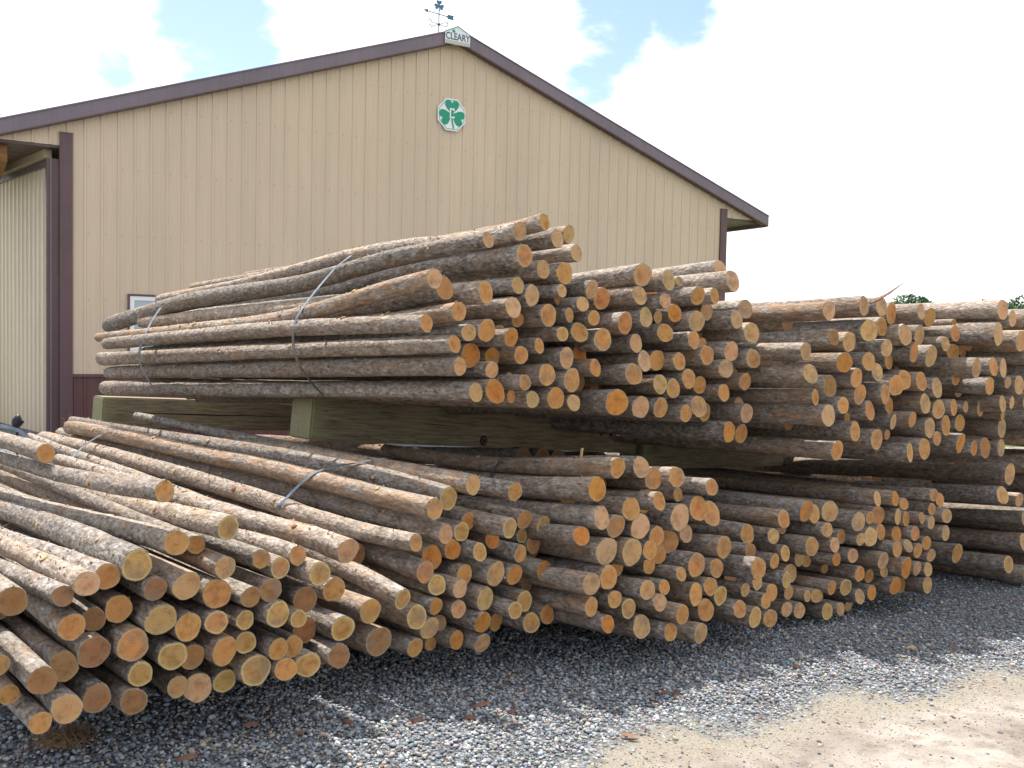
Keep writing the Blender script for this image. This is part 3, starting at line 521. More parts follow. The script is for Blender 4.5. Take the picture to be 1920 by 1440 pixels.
["L2","o","",0.0492,0.0389,9,5,[0.2,4.794,0.242,-1.322,6.389,0.253,-2.836,7.974,0.279]],
["L4","k","f",0.0638,0.0436,3,4,[2.262,6.247,0.479,1.008,8.044,0.368,-0.25,9.852,0.246]],
["L5","t","",0.079,0.0601,6,1,[4.159,7.717,-0.183,2.894,9.521,-0.34,1.652,11.322,-0.468]],
["U2","t","",0.0564,0.0434,4,1,[0.719,5.575,1.881,-0.63,7.305,1.792,-1.988,9.04,1.724]],
["U2","o","",0.0595,0.0473,4,4,[1.113,5.886,1.899,-0.229,7.633,1.829,-1.59,9.353,1.735]],
["U2","k","",0.0618,0.0451,5,4,[1.401,6.101,1.769,0.086,7.854,1.672,-1.265,9.597,1.584]],
["U2","o","",0.0582,0.0425,11,2,[0.954,5.731,1.343,-0.394,7.468,1.244,-1.758,9.19,1.133]],
["U3","k","",0.0658,0.0509,1,2,[2.457,6.504,1.884,1.114,8.241,1.813,-0.211,10.0,1.752]],
["U3","y","",0.0683,0.0541,13,2,[2.771,6.711,0.887,1.41,8.44,0.815,0.065,10.177,0.735]],
["U3","t","",0.0765,0.0571,10,6,[3.814,7.524,1.008,2.456,9.254,0.955,1.118,10.998,0.873]],
["U2","k","",0.0642,0.0491,12,7,[1.483,6.109,1.179,0.176,7.868,1.078,-1.175,9.61,0.991]],
["U3","t","",0.0728,0.055,7,6,[3.042,6.938,1.331,1.667,8.671,1.276,0.306,10.383,1.259]],
["L5","t","",0.0885,0.0639,1,1,[3.963,7.664,0.632,2.716,9.463,0.448,1.478,11.273,0.231]],
["U1","t","b",0.0508,0.037,11,3,[-0.019,5.119,1.387,-1.313,6.459,1.292,-2.62,7.782,1.201]],
["L3","a","",0.0442,0.0338,11,2,[0.484,4.609,0.255,-0.86,6.347,0.069,-2.209,8.066,-0.137]],
["L4","a","",0.0627,0.0493,8,6,[2.643,6.559,-0.011,1.376,8.358,-0.153,0.113,10.149,-0.283]],
["U1","t","",0.0471,0.0365,5,2,[0.021,4.989,1.89,-1.342,6.296,1.819,-2.665,7.612,1.746]],
["U2","o","b",0.0624,0.0487,9,2,[0.856,5.764,1.506,-0.481,7.5,1.355,-1.834,9.237,1.271]],
["U3","t","",0.0689,0.0485,1,1,[2.296,6.379,1.881,0.956,8.124,1.815,-0.397,9.857,1.76]],
["U3","o","b",0.0732,0.0533,7,4,[2.731,6.762,1.389,1.396,8.526,1.349,0.063,10.259,1.27]],
["U3","o","",0.0742,0.0541,13,3,[2.922,6.828,0.905,1.602,8.575,0.847,0.23,10.306,0.759]],
["U4","t","",0.0755,0.0542,4,1,[3.338,6.98,1.479,2.006,8.736,1.455,0.687,10.491,1.43]],
["L2","t","",0.0435,0.0307,7,5,[-0.223,4.385,0.375,-1.698,5.944,0.408,-3.185,7.49,0.444]],
["L3","d","b",0.057,0.0431,9,7,[1.287,5.561,0.273,-0.057,7.286,0.056,-1.394,9.024,-0.158]],
["L4","o","",0.0612,0.0445,5,2,[1.883,5.979,0.367,0.662,7.799,0.254,-0.595,9.609,0.152]],
["U2","k","",0.0611,0.0455,9,4,[1.324,6.017,1.461,-0.022,7.761,1.374,-1.353,9.505,1.301]],
["U3","k","",0.0622,0.043,2,1,[1.993,6.143,1.837,0.66,7.875,1.761,-0.697,9.623,1.711]],
["U3","a","",0.0687,0.0482,4,4,[2.798,6.773,1.581,1.448,8.506,1.512,0.106,10.251,1.449]],
["L4","t","b",0.0707,0.0541,2,4,[2.09,6.29,0.537,0.825,8.094,0.428,-0.444,9.88,0.315]],
["U3","t","",0.0769,0.0573,4,5,[2.97,6.89,1.559,1.612,8.611,1.478,0.237,10.334,1.388]],
["L3","y","b",0.0458,0.0333,9,9,[1.448,5.583,0.232,0.125,7.31,0.043,-1.197,9.076,-0.177]],
["L4","a","",0.0586,0.0409,4,7,[2.663,6.62,0.33,1.415,8.416,0.202,0.159,10.228,0.067]],
["U3","o","",0.0672,0.05,5,2,[2.35,6.408,1.519,0.984,8.12,1.435,-0.377,9.857,1.35]],
["U3","o","",0.0663,0.0505,7,2,[2.244,6.322,1.41,0.894,8.061,1.347,-0.448,9.8,1.285]],
["U3","o","",0.0677,0.0489,10,3,[2.384,6.443,1.191,1.052,8.212,1.118,-0.266,9.953,1.051]],
["U3","o","",0.0663,0.0479,12,1,[2.243,6.308,1.062,0.887,8.037,1.007,-0.482,9.759,0.923]],
["U3","o","",0.0737,0.0554,11,3,[3.146,7.008,1.059,1.793,8.738,1.005,0.414,10.455,0.943]],
["L3","o","",0.0455,0.0313,12,2,[0.829,4.862,0.147,-0.507,6.586,-0.059,-1.845,8.335,-0.236]],
["U1","k","",0.0491,0.035,2,2,[0.226,5.209,2.155,-1.16,6.611,2.05,-2.512,8.018,1.977]],
["U1","t","",0.0501,0.0379,2,3,[0.338,5.318,2.093,-1.004,6.659,1.996,-2.359,8.04,1.888]],
["U2","o","",0.0547,0.0413,9,3,[0.993,5.777,1.504,-0.355,7.525,1.405,-1.687,9.261,1.298]],
["U2","o","",0.0582,0.0396,10,5,[1.475,6.136,1.38,0.108,7.865,1.301,-1.249,9.588,1.226]],
["L4","o","",0.0583,0.0434,2,1,[1.681,5.902,0.548,0.41,7.708,0.404,-0.819,9.512,0.272]],
["U2","t","",0.0524,0.0399,5,1,[0.429,5.355,1.897,-0.91,7.088,1.807,-2.264,8.83,1.717]],
["U2","k","b",0.0599,0.0412,4,5,[1.216,6.125,1.816,-0.137,7.862,1.728,-1.484,9.595,1.645]],
["U2","o","b",0.0591,0.0423,10,4,[1.167,6.023,1.354,-0.171,7.758,1.249,-1.506,9.51,1.119]],
["U3","t","",0.0635,0.0438,6,2,[2.436,6.477,1.448,1.077,8.212,1.358,-0.251,9.958,1.286]],
["U3","a","",0.08,0.059,13,5,[3.611,7.361,0.865,2.26,9.099,0.805,0.903,10.826,0.713]],
["U4","k","",0.0778,0.0545,1,1,[3.622,7.209,1.908,2.286,8.945,1.878,0.95,10.705,1.854]],
["U4","t","",0.08,0.0612,2,3,[3.876,7.401,1.682,2.518,9.142,1.627,1.182,10.878,1.58]],
["U1","t","",0.0467,0.0355,12,4,[0.108,5.044,1.302,-1.178,6.301,1.216,-2.452,7.583,1.109]],
["L3","o","",0.0505,0.039,3,3,[0.767,4.947,0.798,-0.6,6.663,0.565,-1.955,8.378,0.377]],
["L3","o","b",0.0523,0.0375,7,3,[0.797,5.114,0.486,-0.56,6.833,0.305,-1.912,8.56,0.114]],
["U2","o","b",0.0619,0.0467,12,5,[1.214,6.086,1.184,-0.15,7.808,1.078,-1.496,9.546,0.958]],
["U2","o","b",0.0641,0.0473,14,2,[1.499,6.299,1.035,0.187,8.042,0.982,-1.174,9.792,0.908]],
["U3","o","b",0.0682,0.0497,2,2,[2.555,6.737,1.756,1.2,8.47,1.695,-0.149,10.206,1.603]],
["U3","a","",0.0726,0.0504,12,5,[3.317,7.135,0.919,1.952,8.865,0.858,0.589,10.586,0.813]],
["U3","o","",0.0549,0.041,9,2,[2.132,6.228,1.235,0.797,7.982,1.172,-0.535,9.725,1.097]],
["U3","o","b",0.0598,0.0466,9,3,[2.646,6.791,1.209,1.308,8.555,1.133,-0.014,10.293,1.066]],
["L3","o","",0.0505,0.0374,11,6,[1.278,5.277,0.157,-0.085,7.016,-0.032,-1.44,8.718,-0.216]],
["U3","o","b",0.0718,0.0517,3,4,[3.325,7.331,1.585,1.986,9.086,1.538,0.659,10.83,1.476]],
["U4","o","",0.0697,0.0547,5,1,[3.499,7.102,1.347,2.163,8.866,1.349,0.839,10.607,1.309]],
["U2","o","",0.051,0.0405,13,1,[1.043,5.79,1.194,-0.292,7.533,1.067,-1.624,9.282,0.961]],
["U3","o","b",0.0597,0.046,5,3,[2.63,6.789,1.517,1.287,8.559,1.426,-0.035,10.286,1.347]],
["U2","k","b",0.0635,0.0498,1,1,[1.329,6.281,2.094,-0.008,8.026,1.98,-1.369,9.75,1.878]],
["U4","t","",0.0732,0.0574,4,4,[3.649,7.217,1.479,2.334,8.969,1.446,0.993,10.724,1.389]],
["L2","o","",0.0429,0.0329,5,3,[0.058,4.66,0.575,-1.424,6.201,0.572,-2.93,7.728,0.58]],
["L3","o","",0.0478,0.0355,2,3,[1.09,5.209,0.838,-0.259,6.947,0.68,-1.579,8.691,0.497]],
["U1","t","b",0.0497,0.0353,1,2,[0.301,5.471,2.21,-0.95,6.712,2.15,-2.188,7.952,2.093]],
["U2","a","",0.0489,0.0343,10,1,[0.458,5.352,1.465,-0.922,7.068,1.376,-2.272,8.798,1.287]],
["U3","o","b",0.0674,0.0501,10,5,[3.412,7.364,1.054,2.059,9.104,0.988,0.73,10.848,0.88]],
["U3","t","",0.0689,0.0496,13,6,[3.811,7.516,0.852,2.457,9.243,0.79,1.109,10.986,0.711]],
["L3","o","b",0.0482,0.0382,7,2,[0.738,5.04,0.445,-0.599,6.773,0.264,-1.938,8.51,0.053]],
["L3","o","b",0.0541,0.0412,10,4,[1.555,5.658,0.159,0.202,7.372,-0.037,-1.148,9.108,-0.236]],
["U3","t","",0.0567,0.0447,5,1,[1.808,5.99,1.578,0.471,7.725,1.518,-0.859,9.486,1.434]],
["L3","o","b",0.0427,0.0341,2,2,[0.912,5.231,0.791,-0.445,6.944,0.599,-1.785,8.687,0.412]],
["L3","k","b",0.0519,0.0357,5,3,[0.964,5.246,0.574,-0.372,6.981,0.354,-1.7,8.722,0.14]],
["L3","o","",0.0509,0.0363,9,6,[1.084,5.138,0.314,-0.262,6.879,0.146,-1.597,8.609,-0.043]],
["L5","t","",0.0748,0.0516,2,1,[3.872,7.584,0.473,2.605,9.383,0.273,1.33,11.156,0.092]],
["L4","o","",0.056,0.0417,7,4,[2.306,6.306,0.125,1.049,8.091,0.005,-0.205,9.911,-0.12]],
["U1","o","",0.0431,0.0326,11,4,[0.067,4.9,1.395,-1.31,6.257,1.329,-2.687,7.631,1.265]],
["U1","t","",0.0465,0.034,12,6,[0.339,5.274,1.276,-0.983,6.609,1.189,-2.321,7.925,1.093]],
["U3","k","",0.0597,0.0474,1,4,[2.854,6.812,1.866,1.517,8.544,1.788,0.16,10.286,1.698]],
["L3","y","",0.0532,0.0382,10,3,[1.15,5.189,0.252,-0.199,6.905,0.07,-1.579,8.623,-0.098]],
["L4","o","b",0.0631,0.049,2,3,[1.952,6.182,0.537,0.685,7.981,0.417,-0.557,9.787,0.285]],
["L4","t","",0.0653,0.0493,4,5,[2.398,6.388,0.357,1.147,8.194,0.25,-0.102,10.001,0.11]],
["L4","y","",0.0564,0.042,10,3,[2.033,6.104,-0.071,0.8,7.915,-0.184,-0.442,9.735,-0.281]],
["L5","t","",0.0791,0.0539,4,2,[4.146,7.734,0.072,2.877,9.522,-0.113,1.621,11.318,-0.301]],
["U1","t","",0.0432,0.0298,9,1,[-0.216,4.738,1.64,-1.488,6.009,1.561,-2.751,7.262,1.476]],
["U2","o","b",0.0601,0.0415,4,2,[0.835,5.943,1.896,-0.515,7.662,1.753,-1.879,9.398,1.657]],
["U2","o","",0.0549,0.0405,11,3,[1.314,6.007,1.312,-0.047,7.752,1.195,-1.407,9.458,1.097]],
["U3","t","",0.0706,0.0542,9,4,[3.062,6.947,1.178,1.708,8.686,1.093,0.371,10.424,1.003]],
["U4","t","b",0.0784,0.0579,2,2,[3.941,7.736,1.641,2.614,9.481,1.622,1.237,11.206,1.596]],
["U4","o","",0.0723,0.0511,4,3,[3.532,7.13,1.489,2.184,8.875,1.441,0.843,10.613,1.43]],
["U4","t","",0.0749,0.0522,5,3,[3.86,7.382,1.347,2.517,9.122,1.326,1.178,10.87,1.287]],
["L4","t","b",0.0605,0.0415,7,2,[1.79,6.109,0.167,0.511,7.885,0.022,-0.761,9.683,-0.122]],
["L3","o","b",0.0427,0.0298,11,1,[0.441,4.804,0.224,-0.895,6.551,0.056,-2.243,8.275,-0.106]],
["L4","t","",0.0529,0.0419,10,2,[1.809,5.951,-0.028,0.58,7.745,-0.136,-0.706,9.553,-0.267]],
["U2","o","",0.0524,0.0389,3,3,[1.233,5.979,1.906,-0.127,7.678,1.827,-1.496,9.426,1.744]],
["U2","k","b",0.0555,0.0401,12,6,[1.479,6.295,1.218,0.14,8.033,1.131,-1.22,9.766,1.061]],
["U3","o","",0.0648,0.0507,9,5,[3.231,7.079,1.187,1.872,8.796,1.109,0.509,10.532,1.036]],
["U4","t","",0.0661,0.0458,6,1,[3.659,7.223,1.211,2.319,8.962,1.16,0.992,10.722,1.126]],
["L2","y","f",0.0436,0.0298,8,5,[0.037,4.554,0.327,-1.467,6.134,0.345,-2.974,7.718,0.356]],
["L3","o","",0.052,0.0406,12,5,[1.49,5.432,0.065,0.142,7.147,-0.104,-1.213,8.882,-0.319]],
["L5","y","",0.0724,0.0563,5,1,[3.937,7.574,-0.073,2.696,9.405,-0.271,1.452,11.188,-0.424]],
["L5","t","",0.0741,0.0551,3,1,[4.166,7.768,0.271,2.914,9.564,0.091,1.662,11.369,-0.082]],
["U2","o","",0.0434,0.0333,7,1,[0.444,5.357,1.74,-0.91,7.074,1.637,-2.247,8.832,1.539]],
["U3","t","",0.0694,0.0518,8,6,[3.543,7.32,1.172,2.205,9.08,1.119,0.875,10.817,1.069]],
["U4","t","",0.0708,0.0495,3,1,[3.977,7.477,1.571,2.606,9.224,1.542,1.257,10.935,1.49]],
["U4","t","",0.0716,0.0511,4,5,[4.018,7.564,1.456,2.689,9.305,1.392,1.331,11.047,1.356]],
["U4","t","",0.0709,0.0542,6,3,[3.979,7.471,1.222,2.658,9.209,1.184,1.327,10.982,1.154]],
["L4","y","",0.0503,0.0353,5,1,[1.695,5.897,0.34,0.444,7.69,0.226,-0.817,9.5,0.075]],
["U1","t","",0.0413,0.0325,11,2,[-0.102,4.884,1.456,-1.455,6.247,1.392,-2.818,7.61,1.32]],
["U3","o","",0.0512,0.035,9,1,[1.893,6.045,1.292,0.535,7.79,1.226,-0.786,9.533,1.164]],
["U3","k","b",0.0649,0.0495,7,7,[3.397,7.377,1.307,2.061,9.116,1.248,0.712,10.86,1.193]],
["U3","o","",0.0668,0.0488,7,5,[2.872,6.808,1.381,1.529,8.532,1.3,0.166,10.275,1.221]],
["U3","t","",0.0597,0.0457,4,3,[2.517,6.54,1.609,1.196,8.29,1.546,-0.162,10.029,1.496]],
["L3","o","",0.0404,0.0314,9,4,[0.804,4.933,0.357,-0.549,6.669,0.158,-1.891,8.391,-0.011]],
["L4","o","b",0.067,0.0533,2,6,[2.508,6.562,0.471,1.274,8.382,0.374,0.04,10.198,0.244]],
["L5","o","",0.0735,0.0535,4,1,[3.346,7.181,0.091,2.074,8.98,-0.105,0.807,10.755,-0.281]],
["U1","o","",0.0426,0.0323,6,3,[0.303,5.263,1.753,-1.051,6.593,1.676,-2.444,7.916,1.6]],
["U1","o","",0.0413,0.0298,9,3,[0.139,5.09,1.581,-1.165,6.369,1.545,-2.479,7.678,1.471]],
["U2","k","",0.0462,0.0327,4,3,[0.889,5.71,1.859,-0.443,7.458,1.759,-1.776,9.203,1.631]],
["U2","k","b",0.0644,0.0501,4,6,[1.514,6.358,1.843,0.128,8.076,1.777,-1.224,9.798,1.667]],
["U3","o","b",0.0722,0.0498,1,5,[3.052,7.129,1.841,1.69,8.867,1.784,0.34,10.591,1.716]],
["U3","o","",0.0623,0.0479,2,4,[3.227,7.096,1.727,1.843,8.821,1.642,0.479,10.529,1.596]],
["U3","a","",0.064,0.0461,13,4,[3.474,7.256,0.874,2.122,8.989,0.819,0.767,10.723,0.759]],
["L2","o","b",0.0335,0.0233,10,1,[-0.353,4.442,0.194,-1.733,5.88,0.177,-3.111,7.319,0.154]],
["L2","y","b",0.0363,0.0286,4,5,[0.066,4.842,0.626,-1.353,6.302,0.617,-2.773,7.744,0.657]],
["U1","t","",0.0388,0.0279,5,5,[0.258,5.226,1.88,-1.137,6.611,1.823,-2.51,8.012,1.756]],
["L3","o","",0.0394,0.0296,8,3,[0.903,5.015,0.408,-0.453,6.738,0.213,-1.804,8.464,0.042]],
["L2","d","b",0.04,0.0313,7,8,[0.095,4.873,0.375,-1.317,6.335,0.351,-2.729,7.757,0.37]],
["L4","o","",0.0478,0.0337,6,1,[1.615,5.839,0.302,0.339,7.642,0.179,-0.901,9.441,0.063]],
["L4","k","",0.0483,0.0351,10,1,[1.711,5.885,-0.004,0.51,7.713,-0.121,-0.738,9.533,-0.233]],
["U2","t","",0.043,0.0341,6,1,[0.377,5.309,1.814,-0.967,7.048,1.739,-2.302,8.796,1.64]],
["L2","a","b",0.0449,0.0313,4,4,[-0.079,4.705,0.631,-1.455,6.145,0.664,-2.858,7.596,0.668]],
["L4","k","f",0.0607,0.0449,6,6,[2.475,6.356,0.206,1.229,8.17,0.04,-0.019,9.967,-0.106]],
["L4","y","",0.0552,0.0434,8,4,[2.185,6.217,0.057,0.95,8.034,-0.088,-0.299,9.84,-0.202]],
["L4","o","",0.057,0.0447,5,5,[2.594,6.427,0.268,1.333,8.22,0.142,0.095,10.041,0.021]],
["U1","o","b",0.0446,0.0332,8,3,[-0.072,5.081,1.643,-1.312,6.308,1.599,-2.582,7.56,1.534]],
["U3","d","",0.0542,0.0402,4,1,[2.038,6.171,1.67,0.685,7.907,1.589,-0.656,9.649,1.556]],
["L3","d","b",0.0418,0.0325,7,5,[1.399,5.567,0.422,0.064,7.286,0.239,-1.297,9.026,0.059]],
["U1","o","b",0.0384,0.03,7,3,[0.025,5.168,1.717,-1.299,6.462,1.624,-2.615,7.777,1.575]],
["L2","t","b",0.0366,0.0278,8,2,[-0.312,4.451,0.292,-1.734,5.899,0.286,-3.164,7.347,0.28]],
["U3","t","",0.0568,0.0429,3,3,[3.119,7.008,1.647,1.787,8.737,1.601,0.441,10.498,1.518]],
["L4","o","b",0.0691,0.0478,1,2,[2.812,7.254,0.504,1.54,9.053,0.387,0.292,10.851,0.243]],
["U3","o","b",0.0652,0.0453,3,5,[3.419,7.42,1.632,2.035,9.138,1.554,0.674,10.855,1.476]],
["U4","o","b",0.0656,0.0451,4,2,[3.634,7.462,1.493,2.303,9.215,1.453,0.989,10.976,1.386]],
["U1","y","",0.0406,0.0309,8,4,[0.267,5.222,1.648,-1.108,6.572,1.574,-2.488,7.955,1.504]],
["L4","a","",0.0535,0.0394,1,3,[2.619,6.556,0.588,1.338,8.361,0.496,0.077,10.142,0.388]],
["L2","o","b",0.0399,0.0304,8,3,[-0.179,4.666,0.305,-1.583,6.098,0.292,-2.982,7.531,0.29]],
["U4","t","",0.0616,0.0445,1,2,[3.749,7.306,1.849,2.371,9.029,1.815,1.024,10.761,1.801]],
["L4","o","b",0.0659,0.0503,1,5,[3.084,7.449,0.463,1.835,9.244,0.392,0.591,11.07,0.257]],
["L4","t","",0.0582,0.041,2,7,[2.649,6.575,0.462,1.403,8.376,0.322,0.132,10.173,0.192]],
["L3","o","",0.0444,0.0349,11,7,[1.457,5.418,0.167,0.098,7.155,0.001,-1.233,8.883,-0.176]],
["L4","a","",0.0522,0.0401,9,5,[2.414,6.372,-0.013,1.167,8.188,-0.131,-0.067,9.998,-0.242]],
["U3","o","",0.0576,0.0445,6,3,[3.246,7.098,1.401,1.903,8.848,1.336,0.584,10.597,1.227]],
["U3","k","",0.0536,0.0393,11,1,[2.597,6.584,1.108,1.275,8.364,1.023,-0.075,10.075,0.927]],
["U3","o","",0.0548,0.0389,10,4,[2.79,6.734,1.118,1.445,8.479,1.051,0.14,10.244,0.983]],
["L4","t","",0.0513,0.0383,6,5,[2.243,6.271,0.255,1.012,8.076,0.148,-0.247,9.893,0.035]],
["L4","o","b",0.0493,0.0352,4,3,[2.17,6.291,0.373,0.913,8.078,0.25,-0.329,9.906,0.161]],
["L4","t","",0.0598,0.0473,9,7,[2.938,6.733,-0.045,1.677,8.541,-0.211,0.412,10.322,-0.363]],
["L2","o","b",0.0485,0.0382,9,3,[-0.055,4.729,0.219,-1.479,6.243,0.22,-2.903,7.761,0.227]],
["L4","t","",0.0478,0.0358,4,2,[1.603,5.841,0.456,0.358,7.63,0.33,-0.905,9.448,0.208]],
["L4","o","",0.0547,0.0421,6,7,[2.84,6.682,0.209,1.594,8.496,0.073,0.35,10.301,-0.046]],
["U1","o","b",0.0364,0.0258,5,4,[0.249,5.399,1.844,-1.076,6.716,1.751,-2.404,8.042,1.693]],
["L4","t","",0.0444,0.0344,8,1,[1.724,5.901,0.096,0.481,7.738,-0.036,-0.758,9.524,-0.161]],
["L4","o","",0.0502,0.0369,4,8,[2.822,6.694,0.328,1.568,8.5,0.21,0.326,10.307,0.053]],
["L5","t","",0.0578,0.0434,2,2,[4.076,7.72,0.418,2.789,9.512,0.277,1.523,11.29,0.102]],
["L4","y","f",0.0496,0.0394,7,1,[1.682,5.805,0.197,0.418,7.595,0.081,-0.835,9.407,-0.03]],
["L4","t","",0.0482,0.0353,3,2,[2.031,6.152,0.441,0.756,7.955,0.291,-0.478,9.757,0.18]],
["L4","t","",0.0495,0.0371,9,3,[2.308,6.298,-0.023,1.06,8.097,-0.157,-0.18,9.916,-0.294]],
["L4","t","",0.054,0.0399,2,9,[3.131,6.902,0.418,1.888,8.692,0.276,0.618,10.502,0.131]],
["U1","o","b",0.0364,0.0252,12,3,[-0.003,5.04,1.316,-1.254,6.307,1.243,-2.531,7.574,1.121]],
["L3","o","b",0.0471,0.0359,7,1,[0.558,4.928,0.454,-0.748,6.668,0.26,-2.101,8.409,0.041]],
["L3","t","",0.04,0.0315,9,8,[1.313,5.316,0.255,-0.027,7.077,0.063,-1.371,8.78,-0.137]],
["L4","t","b",0.0488,0.0371,3,3,[2.196,6.518,0.413,0.909,8.297,0.28,-0.349,10.097,0.143]],
["L4","o","",0.0455,0.0313,8,3,[2.041,6.055,0.092,0.777,7.842,-0.047,-0.491,9.642,-0.194]],
["L4","o","b",0.0529,0.0388,1,7,[3.152,7.069,0.506,1.895,8.877,0.382,0.63,10.667,0.268]],
["L4","o","",0.0506,0.0391,5,7,[2.925,6.744,0.251,1.676,8.547,0.123,0.429,10.36,0.018]],
["L4","t","",0.0506,0.0349,7,8,[2.943,6.744,0.066,1.72,8.557,-0.042,0.456,10.366,-0.169]],
["U3","o","",0.0518,0.0386,12,4,[3.055,6.934,0.968,1.72,8.69,0.889,0.396,10.435,0.785]],
["L4","k","",0.0484,0.0345,5,3,[2.089,6.171,0.343,0.858,7.986,0.197,-0.37,9.811,0.103]],
["L4","t","",0.0434,0.0312,9,2,[1.945,6.05,0.04,0.663,7.831,-0.101,-0.62,9.615,-0.227]],
["L4","a","",0.0528,0.0408,4,6,[2.491,6.461,0.376,1.258,8.273,0.259,0.033,10.103,0.145]],
["L4","t","b",0.0382,0.0268,7,5,[2.573,6.587,0.077,1.336,8.369,-0.061,0.069,10.197,-0.164]],
["L4","t","",0.0451,0.0317,5,6,[2.746,6.62,0.253,1.493,8.427,0.108,0.258,10.24,-0.007]],
["U2","t","b",0.0393,0.0284,6,3,[0.866,5.826,1.764,-0.449,7.566,1.671,-1.803,9.319,1.579]],
["L4","a","",0.0442,0.032,6,4,[2.105,6.175,0.248,0.882,8.0,0.091,-0.353,9.813,-0.043]],
["L4","o","b",0.0471,0.0373,8,5,[2.467,6.571,0.051,1.177,8.348,-0.093,-0.076,10.151,-0.222]],
["L4","t","",0.0444,0.0346,10,4,[2.144,6.18,-0.077,0.906,7.98,-0.211,-0.356,9.791,-0.338]],
["L4","t","",0.0526,0.0403,1,1,[2.453,6.441,0.604,1.199,8.22,0.493,-0.06,10.044,0.352]],
["L4","t","",0.0563,0.041,4,9,[3.12,6.883,0.296,1.867,8.68,0.151,0.608,10.484,0.023]],
["L4","o","b",0.0555,0.0396,9,6,[2.765,6.77,-0.058,1.498,8.548,-0.136,0.232,10.363,-0.258]],
["L4","o","",0.0435,0.0344,2,5,[2.389,6.388,0.482,1.142,8.186,0.356,-0.112,10.0,0.243]],
["L4","o","b",0.0526,0.0386,3,5,[2.767,6.722,0.422,1.523,8.524,0.287,0.258,10.327,0.157]],
["L4","t","",0.0524,0.0392,7,7,[2.835,6.67,0.086,1.574,8.482,-0.021,0.346,10.292,-0.132]],
["L4","t","",0.0389,0.0284,9,1,[1.87,5.998,0.052,0.619,7.79,-0.055,-0.661,9.589,-0.195]],
["L4","t","b",0.044,0.0324,10,5,[2.284,6.433,-0.118,1.042,8.233,-0.244,-0.202,10.053,-0.39]],
["L4","o","",0.0464,0.0336,1,6,[2.994,6.814,0.579,1.749,8.62,0.437,0.521,10.445,0.331]],
["U3","o","b",0.0368,0.0282,12,3,[2.633,6.773,1.004,1.288,8.508,0.932,-0.041,10.264,0.856]],
["L4","d","b",0.0373,0.0291,3,1,[1.722,6.083,0.461,0.47,7.889,0.355,-0.774,9.697,0.212]],
["L4","o","b",0.0407,0.0298,5,4,[2.567,6.637,0.255,1.331,8.44,0.134,0.04,10.233,0.046]],
["U3","o","b",0.0307,0.0241,10,2,[2.247,6.478,1.141,0.899,8.215,1.068,-0.474,9.934,1.013]],
["L4","o","b",0.0446,0.0334,2,8,[3.023,6.904,0.463,1.764,8.727,0.336,0.529,10.521,0.222]],
["L4","t","b",0.0342,0.0259,8,2,[2.0,6.256,0.066,0.776,8.065,-0.061,-0.486,9.878,-0.184]],
["U4","t","",0.0495,0.0375,6,2,[3.774,7.313,1.217,2.43,9.057,1.196,1.079,10.791,1.176]],
["L4","o","",0.0405,0.0302,1,4,[2.701,6.609,0.545,1.442,8.4,0.424,0.166,10.195,0.276]],
["L4","o","",0.0412,0.0324,3,6,[2.879,6.728,0.43,1.61,8.53,0.297,0.357,10.326,0.192]],
["L4","t","",0.0485,0.0375,3,7,[2.97,6.785,0.388,1.688,8.555,0.244,0.409,10.355,0.154]],
["L4","t","",0.0439,0.0309,6,8,[2.973,6.771,0.157,1.701,8.566,0.026,0.44,10.362,-0.059]],
["L4","d","b",0.0344,0.0258,7,3,[2.073,6.305,0.156,0.824,8.103,0.048,-0.443,9.909,-0.048]],
["L4","t","",0.0428,0.0298,4,4,[2.292,6.272,0.361,1.053,8.076,0.233,-0.176,9.908,0.134]],
["L4","o","b",0.0383,0.0266,6,3,[1.931,6.233,0.218,0.685,8.06,0.089,-0.557,9.854,-0.023]],
["U4","t","",0.0443,0.0326,5,2,[3.716,7.271,1.369,2.357,9.035,1.322,1.031,10.756,1.313]],
["U3","t","",0.0438,0.0323,8,5,[3.369,7.186,1.187,2.002,8.913,1.138,0.643,10.637,1.047]],
["U2","o","b",0.0329,0.0249,7,5,[1.19,6.094,1.619,-0.15,7.818,1.494,-1.531,9.545,1.403]],
["L4","t","b",0.0402,0.0275,9,4,[2.415,6.532,-0.032,1.159,8.334,-0.174,-0.099,10.135,-0.269]],
["U4","t","b",0.0356,0.0281,7,1,[3.8,7.495,1.103,2.449,9.246,1.062,1.115,10.98,1.026]],
["U2","t","b",0.0322,0.0244,2,1,[1.014,5.979,1.992,-0.335,7.721,1.89,-1.681,9.451,1.793]],
["U3","o","b",0.0297,0.0227,1,6,[3.325,7.339,1.811,1.969,9.084,1.728,0.615,10.801,1.633]],
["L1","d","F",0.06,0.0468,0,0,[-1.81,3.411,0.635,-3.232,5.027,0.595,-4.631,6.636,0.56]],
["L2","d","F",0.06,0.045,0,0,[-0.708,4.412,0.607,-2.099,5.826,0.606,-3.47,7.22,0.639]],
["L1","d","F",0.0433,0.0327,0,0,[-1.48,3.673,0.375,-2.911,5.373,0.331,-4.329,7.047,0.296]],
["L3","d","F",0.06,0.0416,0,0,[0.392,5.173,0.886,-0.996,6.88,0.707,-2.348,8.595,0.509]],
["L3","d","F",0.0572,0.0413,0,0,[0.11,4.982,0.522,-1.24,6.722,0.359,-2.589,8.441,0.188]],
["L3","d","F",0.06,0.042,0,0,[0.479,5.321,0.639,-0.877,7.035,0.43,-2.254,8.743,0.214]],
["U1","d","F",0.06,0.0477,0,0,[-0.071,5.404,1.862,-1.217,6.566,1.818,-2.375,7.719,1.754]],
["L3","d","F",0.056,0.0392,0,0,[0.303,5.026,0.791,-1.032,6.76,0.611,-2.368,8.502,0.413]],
["L3","d","F",0.06,0.0444,0,0,[1.048,5.502,0.296,-0.307,7.225,0.097,-1.669,8.939,-0.108]],
